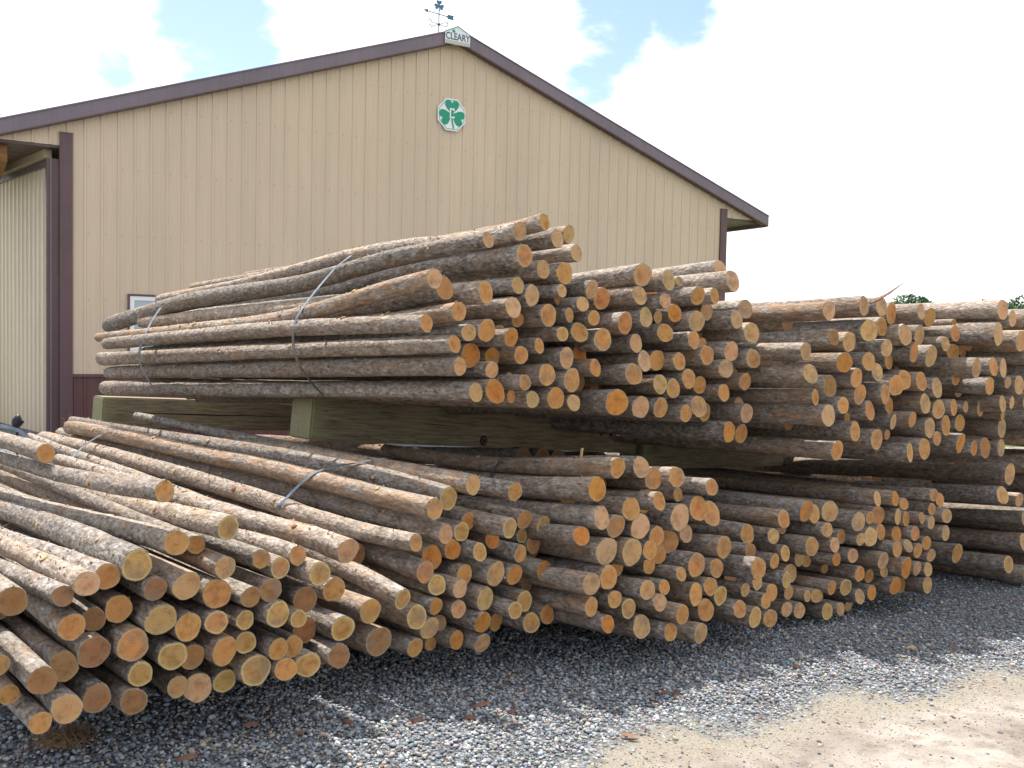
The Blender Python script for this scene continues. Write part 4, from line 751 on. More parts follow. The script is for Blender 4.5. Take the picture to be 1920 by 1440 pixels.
["L1","d","G",0.0596,0.0436,0,0,[-0.868,5.528,-0.173,-1.965,6.808,-0.214,-3.08,8.094,-0.238]],  # unseen G logs of this pile are added to block sun between the piles
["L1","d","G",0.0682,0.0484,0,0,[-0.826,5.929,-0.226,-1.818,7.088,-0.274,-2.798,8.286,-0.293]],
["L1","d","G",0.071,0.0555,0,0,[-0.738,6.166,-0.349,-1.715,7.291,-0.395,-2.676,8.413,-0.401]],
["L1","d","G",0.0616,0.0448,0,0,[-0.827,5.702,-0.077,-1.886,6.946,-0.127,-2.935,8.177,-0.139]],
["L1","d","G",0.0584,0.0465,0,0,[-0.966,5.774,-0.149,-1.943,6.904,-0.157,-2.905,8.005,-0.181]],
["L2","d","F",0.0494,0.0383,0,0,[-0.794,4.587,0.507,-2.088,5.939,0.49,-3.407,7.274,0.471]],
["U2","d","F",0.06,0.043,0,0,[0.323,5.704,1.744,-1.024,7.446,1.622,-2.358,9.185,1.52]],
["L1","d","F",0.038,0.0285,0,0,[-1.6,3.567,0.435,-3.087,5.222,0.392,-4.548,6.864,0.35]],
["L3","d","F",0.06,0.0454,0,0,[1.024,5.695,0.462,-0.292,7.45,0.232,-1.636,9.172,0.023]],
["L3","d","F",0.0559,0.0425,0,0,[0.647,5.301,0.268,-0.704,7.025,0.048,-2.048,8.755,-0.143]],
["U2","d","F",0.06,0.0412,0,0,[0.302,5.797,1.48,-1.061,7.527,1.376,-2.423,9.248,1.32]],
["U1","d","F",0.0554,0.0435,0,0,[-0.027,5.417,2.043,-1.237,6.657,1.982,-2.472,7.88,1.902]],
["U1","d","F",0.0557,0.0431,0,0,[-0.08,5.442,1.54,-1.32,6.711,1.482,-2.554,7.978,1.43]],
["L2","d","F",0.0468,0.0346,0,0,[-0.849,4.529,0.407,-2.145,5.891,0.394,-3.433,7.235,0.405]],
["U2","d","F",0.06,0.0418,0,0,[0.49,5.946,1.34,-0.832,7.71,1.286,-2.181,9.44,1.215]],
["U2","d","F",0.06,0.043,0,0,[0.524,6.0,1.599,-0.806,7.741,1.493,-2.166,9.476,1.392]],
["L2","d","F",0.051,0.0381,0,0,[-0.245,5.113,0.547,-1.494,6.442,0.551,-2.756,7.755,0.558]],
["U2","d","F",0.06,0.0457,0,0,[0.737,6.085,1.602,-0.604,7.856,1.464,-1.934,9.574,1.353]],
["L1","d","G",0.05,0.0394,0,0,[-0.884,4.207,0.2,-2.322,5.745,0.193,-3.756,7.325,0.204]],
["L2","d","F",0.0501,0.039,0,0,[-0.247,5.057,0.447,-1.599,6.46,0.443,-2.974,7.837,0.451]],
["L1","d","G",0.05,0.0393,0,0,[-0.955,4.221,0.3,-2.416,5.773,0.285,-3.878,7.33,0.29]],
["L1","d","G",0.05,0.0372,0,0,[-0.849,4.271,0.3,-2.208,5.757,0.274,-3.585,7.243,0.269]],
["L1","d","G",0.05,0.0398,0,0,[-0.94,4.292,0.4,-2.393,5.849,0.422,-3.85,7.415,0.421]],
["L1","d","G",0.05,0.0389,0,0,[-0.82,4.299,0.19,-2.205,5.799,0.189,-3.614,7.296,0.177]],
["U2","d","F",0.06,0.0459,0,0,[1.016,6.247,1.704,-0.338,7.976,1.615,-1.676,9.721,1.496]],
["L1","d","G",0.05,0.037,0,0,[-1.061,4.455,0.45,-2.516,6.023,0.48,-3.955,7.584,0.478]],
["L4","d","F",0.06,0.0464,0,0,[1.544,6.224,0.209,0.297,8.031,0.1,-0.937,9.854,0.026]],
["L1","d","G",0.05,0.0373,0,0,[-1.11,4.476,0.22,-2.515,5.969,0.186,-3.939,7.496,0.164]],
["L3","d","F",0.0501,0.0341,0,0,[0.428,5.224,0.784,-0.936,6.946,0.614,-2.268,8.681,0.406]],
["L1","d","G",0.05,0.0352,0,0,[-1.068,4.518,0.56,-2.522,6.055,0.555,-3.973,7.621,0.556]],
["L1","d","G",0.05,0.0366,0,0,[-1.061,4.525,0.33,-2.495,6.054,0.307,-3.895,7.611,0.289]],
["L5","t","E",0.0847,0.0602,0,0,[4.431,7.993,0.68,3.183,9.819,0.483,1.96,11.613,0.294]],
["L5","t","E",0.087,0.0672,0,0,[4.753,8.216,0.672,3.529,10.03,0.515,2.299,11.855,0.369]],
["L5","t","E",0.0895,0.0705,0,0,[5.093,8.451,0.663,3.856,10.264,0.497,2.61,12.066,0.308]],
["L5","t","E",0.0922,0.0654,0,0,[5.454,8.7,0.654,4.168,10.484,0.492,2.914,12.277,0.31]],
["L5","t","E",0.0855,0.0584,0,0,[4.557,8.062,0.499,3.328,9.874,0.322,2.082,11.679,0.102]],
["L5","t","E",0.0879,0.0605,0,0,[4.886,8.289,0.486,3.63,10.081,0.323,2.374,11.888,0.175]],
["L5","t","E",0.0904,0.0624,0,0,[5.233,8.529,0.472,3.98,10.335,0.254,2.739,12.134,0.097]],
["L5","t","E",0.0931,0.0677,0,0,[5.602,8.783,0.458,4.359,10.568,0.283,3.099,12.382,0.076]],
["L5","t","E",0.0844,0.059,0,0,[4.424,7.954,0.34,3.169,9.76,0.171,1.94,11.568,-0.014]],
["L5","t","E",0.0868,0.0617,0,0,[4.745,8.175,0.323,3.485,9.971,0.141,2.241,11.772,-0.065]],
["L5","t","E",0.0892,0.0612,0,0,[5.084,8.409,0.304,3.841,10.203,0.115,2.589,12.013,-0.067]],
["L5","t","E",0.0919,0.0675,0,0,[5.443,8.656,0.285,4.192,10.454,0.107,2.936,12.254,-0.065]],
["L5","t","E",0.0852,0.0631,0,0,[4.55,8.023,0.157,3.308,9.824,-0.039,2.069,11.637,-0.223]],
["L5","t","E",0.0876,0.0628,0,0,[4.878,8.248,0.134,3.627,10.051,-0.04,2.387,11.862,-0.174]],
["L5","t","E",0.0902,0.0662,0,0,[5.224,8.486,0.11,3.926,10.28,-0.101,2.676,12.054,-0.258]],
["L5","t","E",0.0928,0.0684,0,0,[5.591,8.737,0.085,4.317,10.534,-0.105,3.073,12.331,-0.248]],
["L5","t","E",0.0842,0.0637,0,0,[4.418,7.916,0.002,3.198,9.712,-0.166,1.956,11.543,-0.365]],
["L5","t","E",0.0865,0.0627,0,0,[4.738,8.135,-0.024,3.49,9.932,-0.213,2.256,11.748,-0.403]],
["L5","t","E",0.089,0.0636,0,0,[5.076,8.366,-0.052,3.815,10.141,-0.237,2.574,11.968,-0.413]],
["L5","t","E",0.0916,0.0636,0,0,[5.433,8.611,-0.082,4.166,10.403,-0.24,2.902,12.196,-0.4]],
["L5","t","E",0.085,0.0639,0,0,[4.543,7.983,-0.184,3.284,9.762,-0.396,2.004,11.553,-0.597]],
["L5","t","E",0.0874,0.0678,0,0,[4.869,8.207,-0.216,3.602,10.012,-0.392,2.33,11.782,-0.577]],
["L5","t","E",0.0899,0.0692,0,0,[5.214,8.442,-0.25,3.941,10.25,-0.445,2.671,12.014,-0.62]],
["L5","t","E",0.0925,0.0735,0,0,[5.58,8.692,-0.285,4.311,10.461,-0.457,3.071,12.288,-0.659]],
["L5","t","E",0.0839,0.0653,0,0,[4.412,7.877,-0.333,3.145,9.672,-0.499,1.916,11.485,-0.669]],
["L5","t","E",0.0862,0.0647,0,0,[4.73,8.094,-0.369,3.489,9.891,-0.573,2.274,11.722,-0.777]],
["L5","t","E",0.0887,0.0677,0,0,[5.067,8.324,-0.407,3.832,10.131,-0.619,2.574,11.928,-0.799]],
["L5","t","E",0.0913,0.0698,0,0,[5.423,8.567,-0.447,4.206,10.387,-0.625,2.97,12.202,-0.8]],
["L3","d","F",0.0491,0.0379,0,0,[0.263,5.176,0.356,-1.083,6.913,0.188,-2.418,8.645,-0.017]],
["U2","d","F",0.06,0.046,0,0,[1.265,6.415,1.885,-0.08,8.152,1.812,-1.425,9.893,1.721]],
["U2","d","F",0.0534,0.0423,0,0,[0.391,5.715,1.365,-0.943,7.442,1.269,-2.281,9.205,1.159]],
["L3","d","F",0.0496,0.0372,0,0,[0.443,5.271,0.38,-0.897,7.003,0.152,-2.237,8.736,-0.032]],
["U3","d","F",0.06,0.0438,0,0,[1.686,6.474,1.519,0.341,8.216,1.457,-1.004,9.954,1.406]],
["U2","d","F",0.06,0.0422,0,0,[1.072,6.501,1.256,-0.299,8.235,1.177,-1.659,9.946,1.083]],
["U3","d","F",0.06,0.0432,0,0,[1.87,6.531,1.101,0.52,8.266,1.024,-0.839,9.996,0.971]],
["L2","d","F",0.0431,0.0294,0,0,[-0.41,4.679,0.427,-1.71,6.055,0.412,-3.033,7.433,0.397]],
["U3","d","F",0.06,0.042,0,0,[1.862,6.606,1.759,0.543,8.381,1.696,-0.794,10.112,1.654]],
["L4","d","F",0.0591,0.0418,0,0,[1.643,6.502,0.4,0.391,8.295,0.271,-0.863,10.108,0.124]],
["U3","d","F",0.06,0.0442,0,0,[1.802,6.651,1.357,0.444,8.377,1.309,-0.91,10.115,1.258]],
["U2","d","F",0.0571,0.0425,0,0,[1.091,6.346,1.663,-0.225,8.09,1.561,-1.578,9.835,1.421]],
["U2","d","F",0.052,0.036,0,0,[0.395,5.775,1.584,-0.974,7.511,1.492,-2.333,9.22,1.363]],
["L4","d","F",0.06,0.043,0,0,[2.132,6.64,0.229,0.873,8.437,0.109,-0.389,10.24,-0.002]],
["U4","t","E",0.0811,0.0566,0,0,[4.521,7.905,1.868,3.168,9.643,1.836,1.831,11.387,1.797]],
["U4","t","E",0.0836,0.0658,0,0,[4.841,8.154,1.894,3.48,9.883,1.852,2.131,11.62,1.833]],
["U4","t","E",0.0863,0.0592,0,0,[5.183,8.419,1.921,3.82,10.15,1.921,2.462,11.877,1.886]],
["U4","t","E",0.0802,0.0576,0,0,[4.407,7.814,1.701,3.059,9.567,1.695,1.724,11.3,1.719]],
["U4","t","E",0.0827,0.0618,0,0,[4.721,8.057,1.721,3.368,9.783,1.681,2.018,11.528,1.64]],
["U4","t","E",0.0854,0.0608,0,0,[5.054,8.316,1.742,3.713,10.063,1.72,2.368,11.801,1.709]],
["U4","t","E",0.0813,0.0636,0,0,[4.541,7.914,1.539,3.189,9.644,1.509,1.833,11.381,1.47]],
["U4","t","E",0.0839,0.0597,0,0,[4.863,8.164,1.554,3.53,9.923,1.536,2.19,11.659,1.524]],
["U4","t","E",0.0866,0.0594,0,0,[5.206,8.43,1.57,3.868,10.177,1.501,2.507,11.903,1.455]],
["U4","t","E",0.0805,0.0623,0,0,[4.427,7.822,1.375,3.086,9.58,1.349,1.745,11.31,1.317]],
["U4","t","E",0.083,0.0655,0,0,[4.742,8.066,1.385,3.356,9.795,1.385,1.987,11.497,1.35]],
["U4","t","E",0.0856,0.0648,0,0,[5.077,8.326,1.395,3.723,10.057,1.383,2.368,11.793,1.363]],
["U4","t","E",0.0816,0.0648,0,0,[4.561,7.922,1.208,3.218,9.669,1.196,1.871,11.405,1.199]],
["U4","t","E",0.0841,0.058,0,0,[4.884,8.173,1.213,3.53,9.913,1.201,2.18,11.645,1.198]],
["U4","t","E",0.0869,0.0642,0,0,[5.229,8.441,1.218,3.878,10.179,1.204,2.548,11.93,1.195]],
["U4","t","E",0.0807,0.0598,0,0,[4.446,7.83,1.047,3.084,9.548,1.009,1.716,11.28,0.989]],
["U4","t","E",0.0832,0.064,0,0,[4.762,8.075,1.047,3.397,9.814,1.001,2.056,11.544,0.972]],
["U4","t","E",0.0859,0.0682,0,0,[5.099,8.337,1.046,3.758,10.091,1.011,2.418,11.824,0.972]],
["U4","t","E",0.0818,0.0593,0,0,[4.58,7.931,0.875,3.217,9.685,0.864,1.866,11.393,0.824]],
["U4","t","E",0.0844,0.0609,0,0,[4.906,8.183,0.869,3.562,9.922,0.846,2.224,11.671,0.825]],
["U4","t","E",0.0872,0.0618,0,0,[5.252,8.451,0.863,3.893,10.194,0.852,2.572,11.941,0.813]],
["U3","d","F",0.06,0.0466,0,0,[1.914,6.702,1.197,0.573,8.457,1.197,-0.782,10.179,1.178]],
["U3","d","F",0.06,0.043,0,0,[1.915,6.766,1.536,0.533,8.506,1.439,-0.797,10.226,1.385]],
["U3","d","F",0.06,0.042,0,0,[2.254,6.786,1.722,0.885,8.508,1.661,-0.477,10.233,1.595]],
["L3","d","F",0.049,0.0346,0,0,[0.889,5.512,0.588,-0.487,7.248,0.373,-1.819,8.957,0.193]],
["U2","d","F",0.0532,0.0398,0,0,[0.515,6.045,1.877,-0.856,7.764,1.738,-2.231,9.473,1.617]],
["U3","d","F",0.06,0.043,0,0,[2.461,6.878,1.623,1.124,8.624,1.581,-0.227,10.361,1.537]],
["U2","d","F",0.0536,0.0374,0,0,[0.933,6.159,1.405,-0.406,7.903,1.317,-1.763,9.634,1.263]],
["U2","d","F",0.0541,0.0416,0,0,[0.777,6.262,1.496,-0.57,7.996,1.371,-1.899,9.746,1.267]],
["U3","d","F",0.06,0.0455,0,0,[2.191,6.933,1.137,0.84,8.657,1.055,-0.523,10.395,1.034]],
["U3","d","F",0.0591,0.0436,0,0,[2.064,6.868,1.316,0.712,8.602,1.232,-0.624,10.349,1.168]],
["L2","d","F",0.0423,0.0331,0,0,[-0.371,4.897,0.227,-1.644,6.221,0.242,-2.914,7.552,0.252]],
["U3","d","F",0.06,0.0435,0,0,[2.263,7.035,1.496,0.912,8.767,1.404,-0.454,10.491,1.32]],
["L1","d","F",0.0343,0.0265,0,0,[-1.038,3.986,0.476,-2.464,5.67,0.423,-3.893,7.367,0.381]],
["L4","d","F",0.06,0.0422,0,0,[2.724,7.015,0.511,1.438,8.804,0.386,0.189,10.603,0.26]],
["L3","d","G",0.0646,0.0497,0,0,[0.096,6.994,0.776,-1.228,8.733,0.557,-2.563,10.475,0.36]],
["L3","d","G",0.0655,0.0462,0,0,[0.235,7.093,0.764,-1.1,8.805,0.575,-2.45,10.557,0.379]],
["L3","d","G",0.0682,0.0515,0,0,[0.36,7.382,0.72,-1.0,9.098,0.529,-2.333,10.836,0.3]],
["L3","d","G",0.0698,0.0518,0,0,[0.514,8.42,0.589,-0.848,10.133,0.395,-2.176,11.878,0.183]],
["L3","d","G",0.0686,0.0469,0,0,[0.642,8.291,0.604,-0.696,10.026,0.397,-2.039,11.756,0.195]],
["L3","d","G",0.0681,0.0496,0,0,[0.777,8.242,0.616,-0.552,9.986,0.4,-1.906,11.704,0.201]],
["L1","d","F",0.0328,0.0258,0,0,[-1.099,3.843,0.477,-2.528,5.486,0.464,-3.924,7.152,0.443]],
["U3","d","F",0.06,0.0423,0,0,[2.577,7.121,1.0,1.243,8.871,0.947,-0.099,10.613,0.914]],
["L4","d","F",0.06,0.0479,0,0,[2.5,7.127,0.538,1.25,8.932,0.441,0.008,10.747,0.32]],
["L2","d","F",0.0409,0.0297,0,0,[-0.301,4.854,0.407,-1.638,6.232,0.408,-2.951,7.605,0.388]],
["U3","d","F",0.0587,0.0463,0,0,[2.591,7.037,1.262,1.253,8.807,1.198,-0.068,10.541,1.145]],
["L3","d","F",0.0484,0.0375,0,0,[1.247,5.767,0.308,-0.102,7.485,0.094,-1.473,9.198,-0.13]],
["U3","d","F",0.06,0.0444,0,0,[2.562,7.238,1.697,1.201,8.978,1.622,-0.141,10.706,1.547]],
["U1","d","F",0.0461,0.0354,0,0,[0.109,5.563,1.542,-1.075,6.778,1.486,-2.253,7.959,1.43]],
["U2","d","F",0.0524,0.0388,0,0,[1.24,6.349,1.466,-0.128,8.071,1.351,-1.483,9.799,1.254]],
["L4","d","F",0.06,0.0473,0,0,[2.756,7.25,0.18,1.504,9.06,0.046,0.242,10.851,-0.094]],
["U3","d","F",0.06,0.0476,0,0,[2.903,7.32,1.421,1.564,9.046,1.358,0.197,10.786,1.286]],
["L2","d","F",0.0386,0.028,0,0,[-0.668,4.716,0.267,-1.943,6.045,0.274,-3.243,7.374,0.283]],
["U3","d","F",0.06,0.0461,0,0,[3.06,7.444,1.601,1.683,9.177,1.54,0.315,10.881,1.481]],
["U4","d","F",0.06,0.0442,0,0,[3.416,7.434,1.338,2.092,9.196,1.298,0.769,10.948,1.275]],
["U3","d","F",0.06,0.0473,0,0,[2.859,7.442,1.297,1.522,9.198,1.22,0.195,10.94,1.149]],
["U3","d","F",0.056,0.04,0,0,[2.357,6.947,1.2,1.008,8.705,1.12,-0.34,10.42,1.047]],
["U4","d","F",0.06,0.0479,0,0,[3.536,7.54,1.658,2.181,9.253,1.638,0.824,11.004,1.603]],
["U2","d","F",0.0521,0.0372,0,0,[1.144,6.539,1.577,-0.181,8.269,1.489,-1.533,10.025,1.362]],
["U3","d","F",0.06,0.0463,0,0,[3.104,7.55,1.279,1.76,9.288,1.225,0.424,11.039,1.179]],
["U3","d","F",0.06,0.0431,0,0,[3.003,7.55,1.057,1.657,9.286,0.993,0.296,11.015,0.885]],
["L4","d","F",0.0525,0.04,0,0,[2.017,6.56,-0.092,0.775,8.363,-0.242,-0.493,10.165,-0.335]],
["L4","d","F",0.0541,0.0391,0,0,[2.154,6.854,0.059,0.924,8.659,-0.05,-0.339,10.472,-0.178]],
["U2","d","F",0.0475,0.0363,0,0,[0.534,6.085,1.756,-0.799,7.816,1.673,-2.149,9.567,1.56]],
["U3","d","F",0.06,0.0449,0,0,[3.465,7.672,0.983,2.115,9.417,0.925,0.768,11.147,0.88]],
["U4","d","F",0.06,0.0453,0,0,[3.67,7.694,1.477,2.302,9.428,1.435,0.974,11.17,1.375]],
["U2","d","F",0.0486,0.0331,0,0,[0.932,6.257,1.801,-0.399,7.994,1.741,-1.739,9.751,1.67]],
["L3","d","F",0.0419,0.032,0,0,[0.689,5.345,0.167,-0.65,7.074,-0.013,-2.01,8.802,-0.192]],
["L4","d","F",0.0485,0.0362,0,0,[1.591,6.261,0.069,0.346,8.082,-0.061,-0.933,9.858,-0.157]],
["L4","d","F",0.0488,0.0366,0,0,[1.451,6.324,0.402,0.179,8.126,0.271,-1.054,9.934,0.17]],
["U3","d","F",0.0566,0.0433,0,0,[2.749,7.388,1.517,1.379,9.135,1.47,0.048,10.861,1.431]],
["L4","d","F",0.0523,0.0393,0,0,[2.405,6.807,0.35,1.164,8.606,0.234,-0.105,10.414,0.113]],
["L3","d","F",0.0418,0.033,0,0,[0.85,5.464,0.469,-0.502,7.181,0.248,-1.88,8.888,0.04]],
["L4","d","F",0.0496,0.0377,0,0,[1.739,6.504,0.322,0.488,8.295,0.201,-0.768,10.113,0.099]],
["L2","d","F",0.038,0.0284,0,0,[-0.097,4.988,0.307,-1.414,6.365,0.289,-2.73,7.725,0.264]],
["L3","d","F",0.0444,0.0355,0,0,[1.245,5.835,0.103,-0.076,7.565,-0.097,-1.425,9.313,-0.268]],
["U3","d","F",0.0562,0.0389,0,0,[3.229,7.454,0.963,1.872,9.174,0.9,0.522,10.92,0.814]],
["L3","d","F",0.0425,0.0333,0,0,[1.108,5.685,0.166,-0.22,7.423,0.004,-1.582,9.146,-0.219]],
["L3","d","F",0.042,0.0294,0,0,[0.929,5.623,0.18,-0.419,7.364,-0.016,-1.75,9.093,-0.198]],
["U3","d","F",0.048,0.0383,0,0,[1.788,6.506,1.46,0.429,8.21,1.392,-0.943,9.953,1.324]],
["L4","d","F",0.0518,0.036,0,0,[2.329,6.988,0.139,1.079,8.809,0.028,-0.173,10.603,-0.059]],
["L3","d","F",0.042,0.0325,0,0,[0.922,5.697,0.376,-0.405,7.434,0.18,-1.745,9.177,-0.002]],
["U3","d","F",0.0525,0.0373,0,0,[2.707,7.214,1.4,1.339,8.935,1.339,-0.037,10.652,1.288]],
["U1","d","F",0.0405,0.0303,0,0,[0.06,5.584,1.92,-1.184,6.835,1.853,-2.418,8.081,1.773]],
["U3","d","F",0.0472,0.0343,0,0,[1.621,6.492,1.417,0.289,8.23,1.37,-1.094,9.952,1.292]],
["U2","d","F",0.0441,0.031,0,0,[0.812,6.119,1.943,-0.508,7.863,1.889,-1.836,9.63,1.809]],
["L3","d","F",0.0373,0.0267,0,0,[0.546,5.138,0.174,-0.79,6.89,-0.009,-2.117,8.617,-0.231]],
["U3","d","F",0.0509,0.0369,0,0,[2.729,7.152,1.782,1.398,8.899,1.719,0.029,10.623,1.637]],
["L4","d","F",0.046,0.0357,0,0,[1.684,6.443,0.123,0.443,8.25,-0.035,-0.815,10.054,-0.16]],
["U1","d","F",0.0394,0.0276,0,0,[-0.07,5.601,2.056,-1.19,6.703,2.009,-2.338,7.861,1.912]],
["L4","d","G",0.0691,0.0506,0,0,[2.689,8.955,0.319,1.442,10.762,0.169,0.189,12.567,0.077]],
["L4","d","G",0.0638,0.0437,0,0,[2.76,8.8,0.341,1.509,10.602,0.208,0.281,12.428,0.1]],
["L4","d","G",0.0682,0.0542,0,0,[2.73,8.351,0.405,1.494,10.162,0.299,0.253,11.979,0.154]],
["L4","d","G",0.0731,0.0575,0,0,[3.101,9.119,0.295,1.844,10.924,0.165,0.597,12.729,0.057]],
["L4","d","G",0.0658,0.0504,0,0,[3.022,8.553,0.376,1.782,10.357,0.239,0.528,12.167,0.091]],
["L4","d","G",0.0781,0.06,0,0,[3.567,9.729,0.208,2.284,11.518,0.084,1.023,13.309,-0.053]],
["L4","d","G",0.0804,0.0619,0,0,[3.742,9.85,0.191,2.487,11.667,0.088,1.265,13.481,-0.01]],
["L4","d","G",0.0736,0.0532,0,0,[3.667,9.328,0.271,2.396,11.118,0.15,1.133,12.917,0.025]],
["L4","d","G",0.0691,0.0514,0,0,[3.642,8.963,0.328,2.395,10.737,0.201,1.124,12.558,0.019]],
["L4","d","G",0.0819,0.0573,0,0,[4.21,10.034,0.181,2.956,11.843,0.082,1.711,13.651,-0.011]],
["L4","d","G",0.0668,0.0496,0,0,[3.756,8.677,0.378,2.491,10.474,0.274,1.255,12.292,0.166]],
["L4","d","G",0.0717,0.0496,0,0,[3.241,9.285,0.364,1.995,11.099,0.245,0.761,12.91,0.101]],
["L4","d","G",0.0767,0.0557,0,0,[3.391,9.402,0.37,2.155,11.212,0.239,0.919,13.034,0.143]],
["L4","d","G",0.0672,0.0517,0,0,[3.376,8.895,0.418,2.135,10.708,0.308,0.875,12.508,0.192]],
["L4","d","G",0.0777,0.0563,0,0,[3.894,9.9,0.305,2.611,11.692,0.184,1.353,13.484,0.056]],
["L4","d","G",0.0777,0.0585,0,0,[4.074,9.907,0.319,2.824,11.722,0.213,1.572,13.519,0.087]],
["L4","d","G",0.0733,0.0526,0,0,[3.882,9.144,0.413,2.609,10.924,0.277,1.34,12.725,0.143]],
["L4","d","G",0.0756,0.0538,0,0,[4.009,9.268,0.404,2.747,11.069,0.302,1.451,12.842,0.181]],
["L4","d","G",0.0714,0.0508,0,0,[2.081,8.739,0.259,0.824,10.528,0.13,-0.438,12.339,0.024]],
["L4","d","G",0.0638,0.0447,0,0,[2.044,8.13,0.363,0.808,9.945,0.214,-0.436,11.757,0.12]],
["L4","d","G",0.0742,0.056,0,0,[2.452,9.091,0.229,1.195,10.883,0.098,-0.073,12.684,-0.038]],
["L4","d","G",0.0629,0.0451,0,0,[2.27,8.014,0.404,1.011,9.807,0.291,-0.243,11.616,0.143]],
["L4","d","G",0.0661,0.0469,0,0,[2.375,8.096,0.389,1.121,9.911,0.272,-0.118,11.715,0.161]],
["L3","d","F",0.0362,0.0262,0,0,[0.307,5.119,0.865,-1.045,6.838,0.677,-2.378,8.581,0.465]],
["U2","d","F",0.0395,0.0316,0,0,[0.243,5.677,1.803,-1.117,7.393,1.692,-2.476,9.13,1.596]],
["L4","d","F",0.0435,0.0303,0,0,[1.584,6.237,0.31,0.327,8.053,0.213,-0.914,9.852,0.1]],
["L4","d","F",0.046,0.0335,0,0,[1.832,6.617,0.4,0.562,8.41,0.279,-0.682,10.219,0.146]],
["L2","d","F",0.0328,0.0232,0,0,[-0.472,4.715,0.307,-1.791,6.057,0.313,-3.108,7.438,0.29]],
["U2","d","F",0.0426,0.0332,0,0,[0.717,6.208,1.277,-0.613,7.963,1.173,-1.964,9.691,1.073]],
["L4","d","F",0.0465,0.0323,0,0,[2.033,6.747,0.501,0.783,8.542,0.395,-0.479,10.351,0.25]],
["U4","d","F",0.0511,0.0352,0,0,[3.461,7.474,1.598,2.149,9.238,1.571,0.794,10.973,1.557]],
["L4","d","F",0.0472,0.036,0,0,[2.301,6.853,0.124,1.05,8.641,-0.037,-0.228,10.441,-0.187]],
["L2","d","F",0.0305,0.0228,0,0,[-0.703,4.435,0.327,-2.085,5.846,0.31,-3.468,7.256,0.333]],
["U1","d","F",0.0366,0.0266,0,0,[-0.16,5.437,1.318,-1.312,6.585,1.243,-2.478,7.763,1.198]],
["U1","d","F",0.036,0.0254,0,0,[-0.121,5.397,1.64,-1.254,6.531,1.565,-2.364,7.658,1.518]],
["L4","d","F",0.043,0.0332,0,0,[1.889,6.394,0.132,0.636,8.207,0.001,-0.604,10.013,-0.095]],
["U3","d","F",0.0477,0.0326,0,0,[2.61,7.143,1.1,1.26,8.868,1.018,-0.113,10.596,0.943]],
["L4","d","F",0.0481,0.0349,0,0,[2.804,7.18,0.325,1.536,8.981,0.224,0.298,10.791,0.142]],
["L4","d","F",0.0444,0.0306,0,0,[1.943,6.632,0.123,0.699,8.433,-0.013,-0.586,10.223,-0.138]],
["U1","d","F",0.0358,0.0257,0,0,[0.026,5.421,1.404,-1.112,6.577,1.358,-2.263,7.708,1.287]],
["U2","d","F",0.042,0.0333,0,0,[1.15,6.4,1.862,-0.219,8.134,1.72,-1.569,9.85,1.609]],
["L3","d","F",0.0346,0.0271,0,0,[0.496,5.235,0.847,-0.866,6.955,0.635,-2.187,8.691,0.384]],
["L3","d","F",0.0331,0.0227,0,0,[0.124,5.028,0.62,-1.229,6.757,0.459,-2.608,8.463,0.31]],
["U2","d","F",0.042,0.0323,0,0,[1.082,6.455,1.358,-0.289,8.174,1.267,-1.635,9.912,1.196]],
["U2","d","F",0.042,0.0312,0,0,[1.239,6.481,1.782,-0.134,8.213,1.659,-1.501,9.917,1.557]],
["U3","d","F",0.0451,0.0354,0,0,[2.187,6.97,1.456,0.834,8.717,1.405,-0.517,10.44,1.333]],
["U2","d","F",0.0408,0.0295,0,0,[0.918,6.308,1.239,-0.438,8.025,1.096,-1.806,9.756,1.02]],
["U2","d","F",0.0382,0.029,0,0,[0.333,5.953,1.795,-1.013,7.674,1.693,-2.371,9.417,1.574]],
["L3","d","F",0.0326,0.0246,0,0,[0.35,5.032,0.452,-1.009,6.75,0.272,-2.377,8.462,0.059]],
["U2","d","F",0.0371,0.0293,0,0,[0.488,5.786,1.306,-0.876,7.509,1.2,-2.221,9.25,1.145]],
["L4","d","F",0.0414,0.0295,0,0,[1.52,6.435,0.239,0.255,8.252,0.097,-0.982,10.043,-0.043]],
["U2","d","F",0.04,0.0308,0,0,[0.885,6.285,1.639,-0.436,8.005,1.526,-1.774,9.784,1.437]],
["U3","d","F",0.046,0.0348,0,0,[2.568,7.23,1.477,1.241,8.96,1.395,-0.106,10.721,1.336]],
["U2","d","F",0.0396,0.0305,0,0,[1.066,6.248,1.525,-0.305,7.974,1.385,-1.652,9.698,1.273]],
["L4","d","F",0.0428,0.031,0,0,[2.273,6.718,0.49,1.006,8.507,0.375,-0.261,10.306,0.234]],
["U3","d","F",0.042,0.0323,0,0,[1.931,6.648,1.299,0.593,8.389,1.223,-0.724,10.154,1.176]],
["U1","d","F",0.0346,0.0253,0,0,[-0.023,5.497,1.78,-1.232,6.636,1.709,-2.389,7.827,1.634]],
["U2","d","F",0.0389,0.0307,0,0,[0.734,6.186,1.678,-0.637,7.914,1.569,-1.973,9.649,1.472]],
["U2","d","F",0.0408,0.0308,0,0,[1.043,6.474,1.156,-0.282,8.229,1.016,-1.603,9.981,0.918]],
["U2","d","F",0.039,0.0301,0,0,[1.04,6.217,1.446,-0.308,7.966,1.332,-1.655,9.686,1.201]],
["L2","d","F",0.0311,0.0232,0,0,[-0.265,4.932,0.387,-1.592,6.309,0.391,-2.939,7.704,0.412]],
["L3","d","F",0.0346,0.0258,0,0,[0.917,5.507,0.73,-0.404,7.236,0.515,-1.746,8.989,0.348]],
["L3","d","F",0.0329,0.0228,0,0,[0.566,5.243,0.509,-0.757,6.966,0.33,-2.122,8.704,0.12]],
["U2","d","F",0.037,0.0289,0,0,[0.32,5.937,1.495,-1.026,7.665,1.408,-2.39,9.399,1.324]],
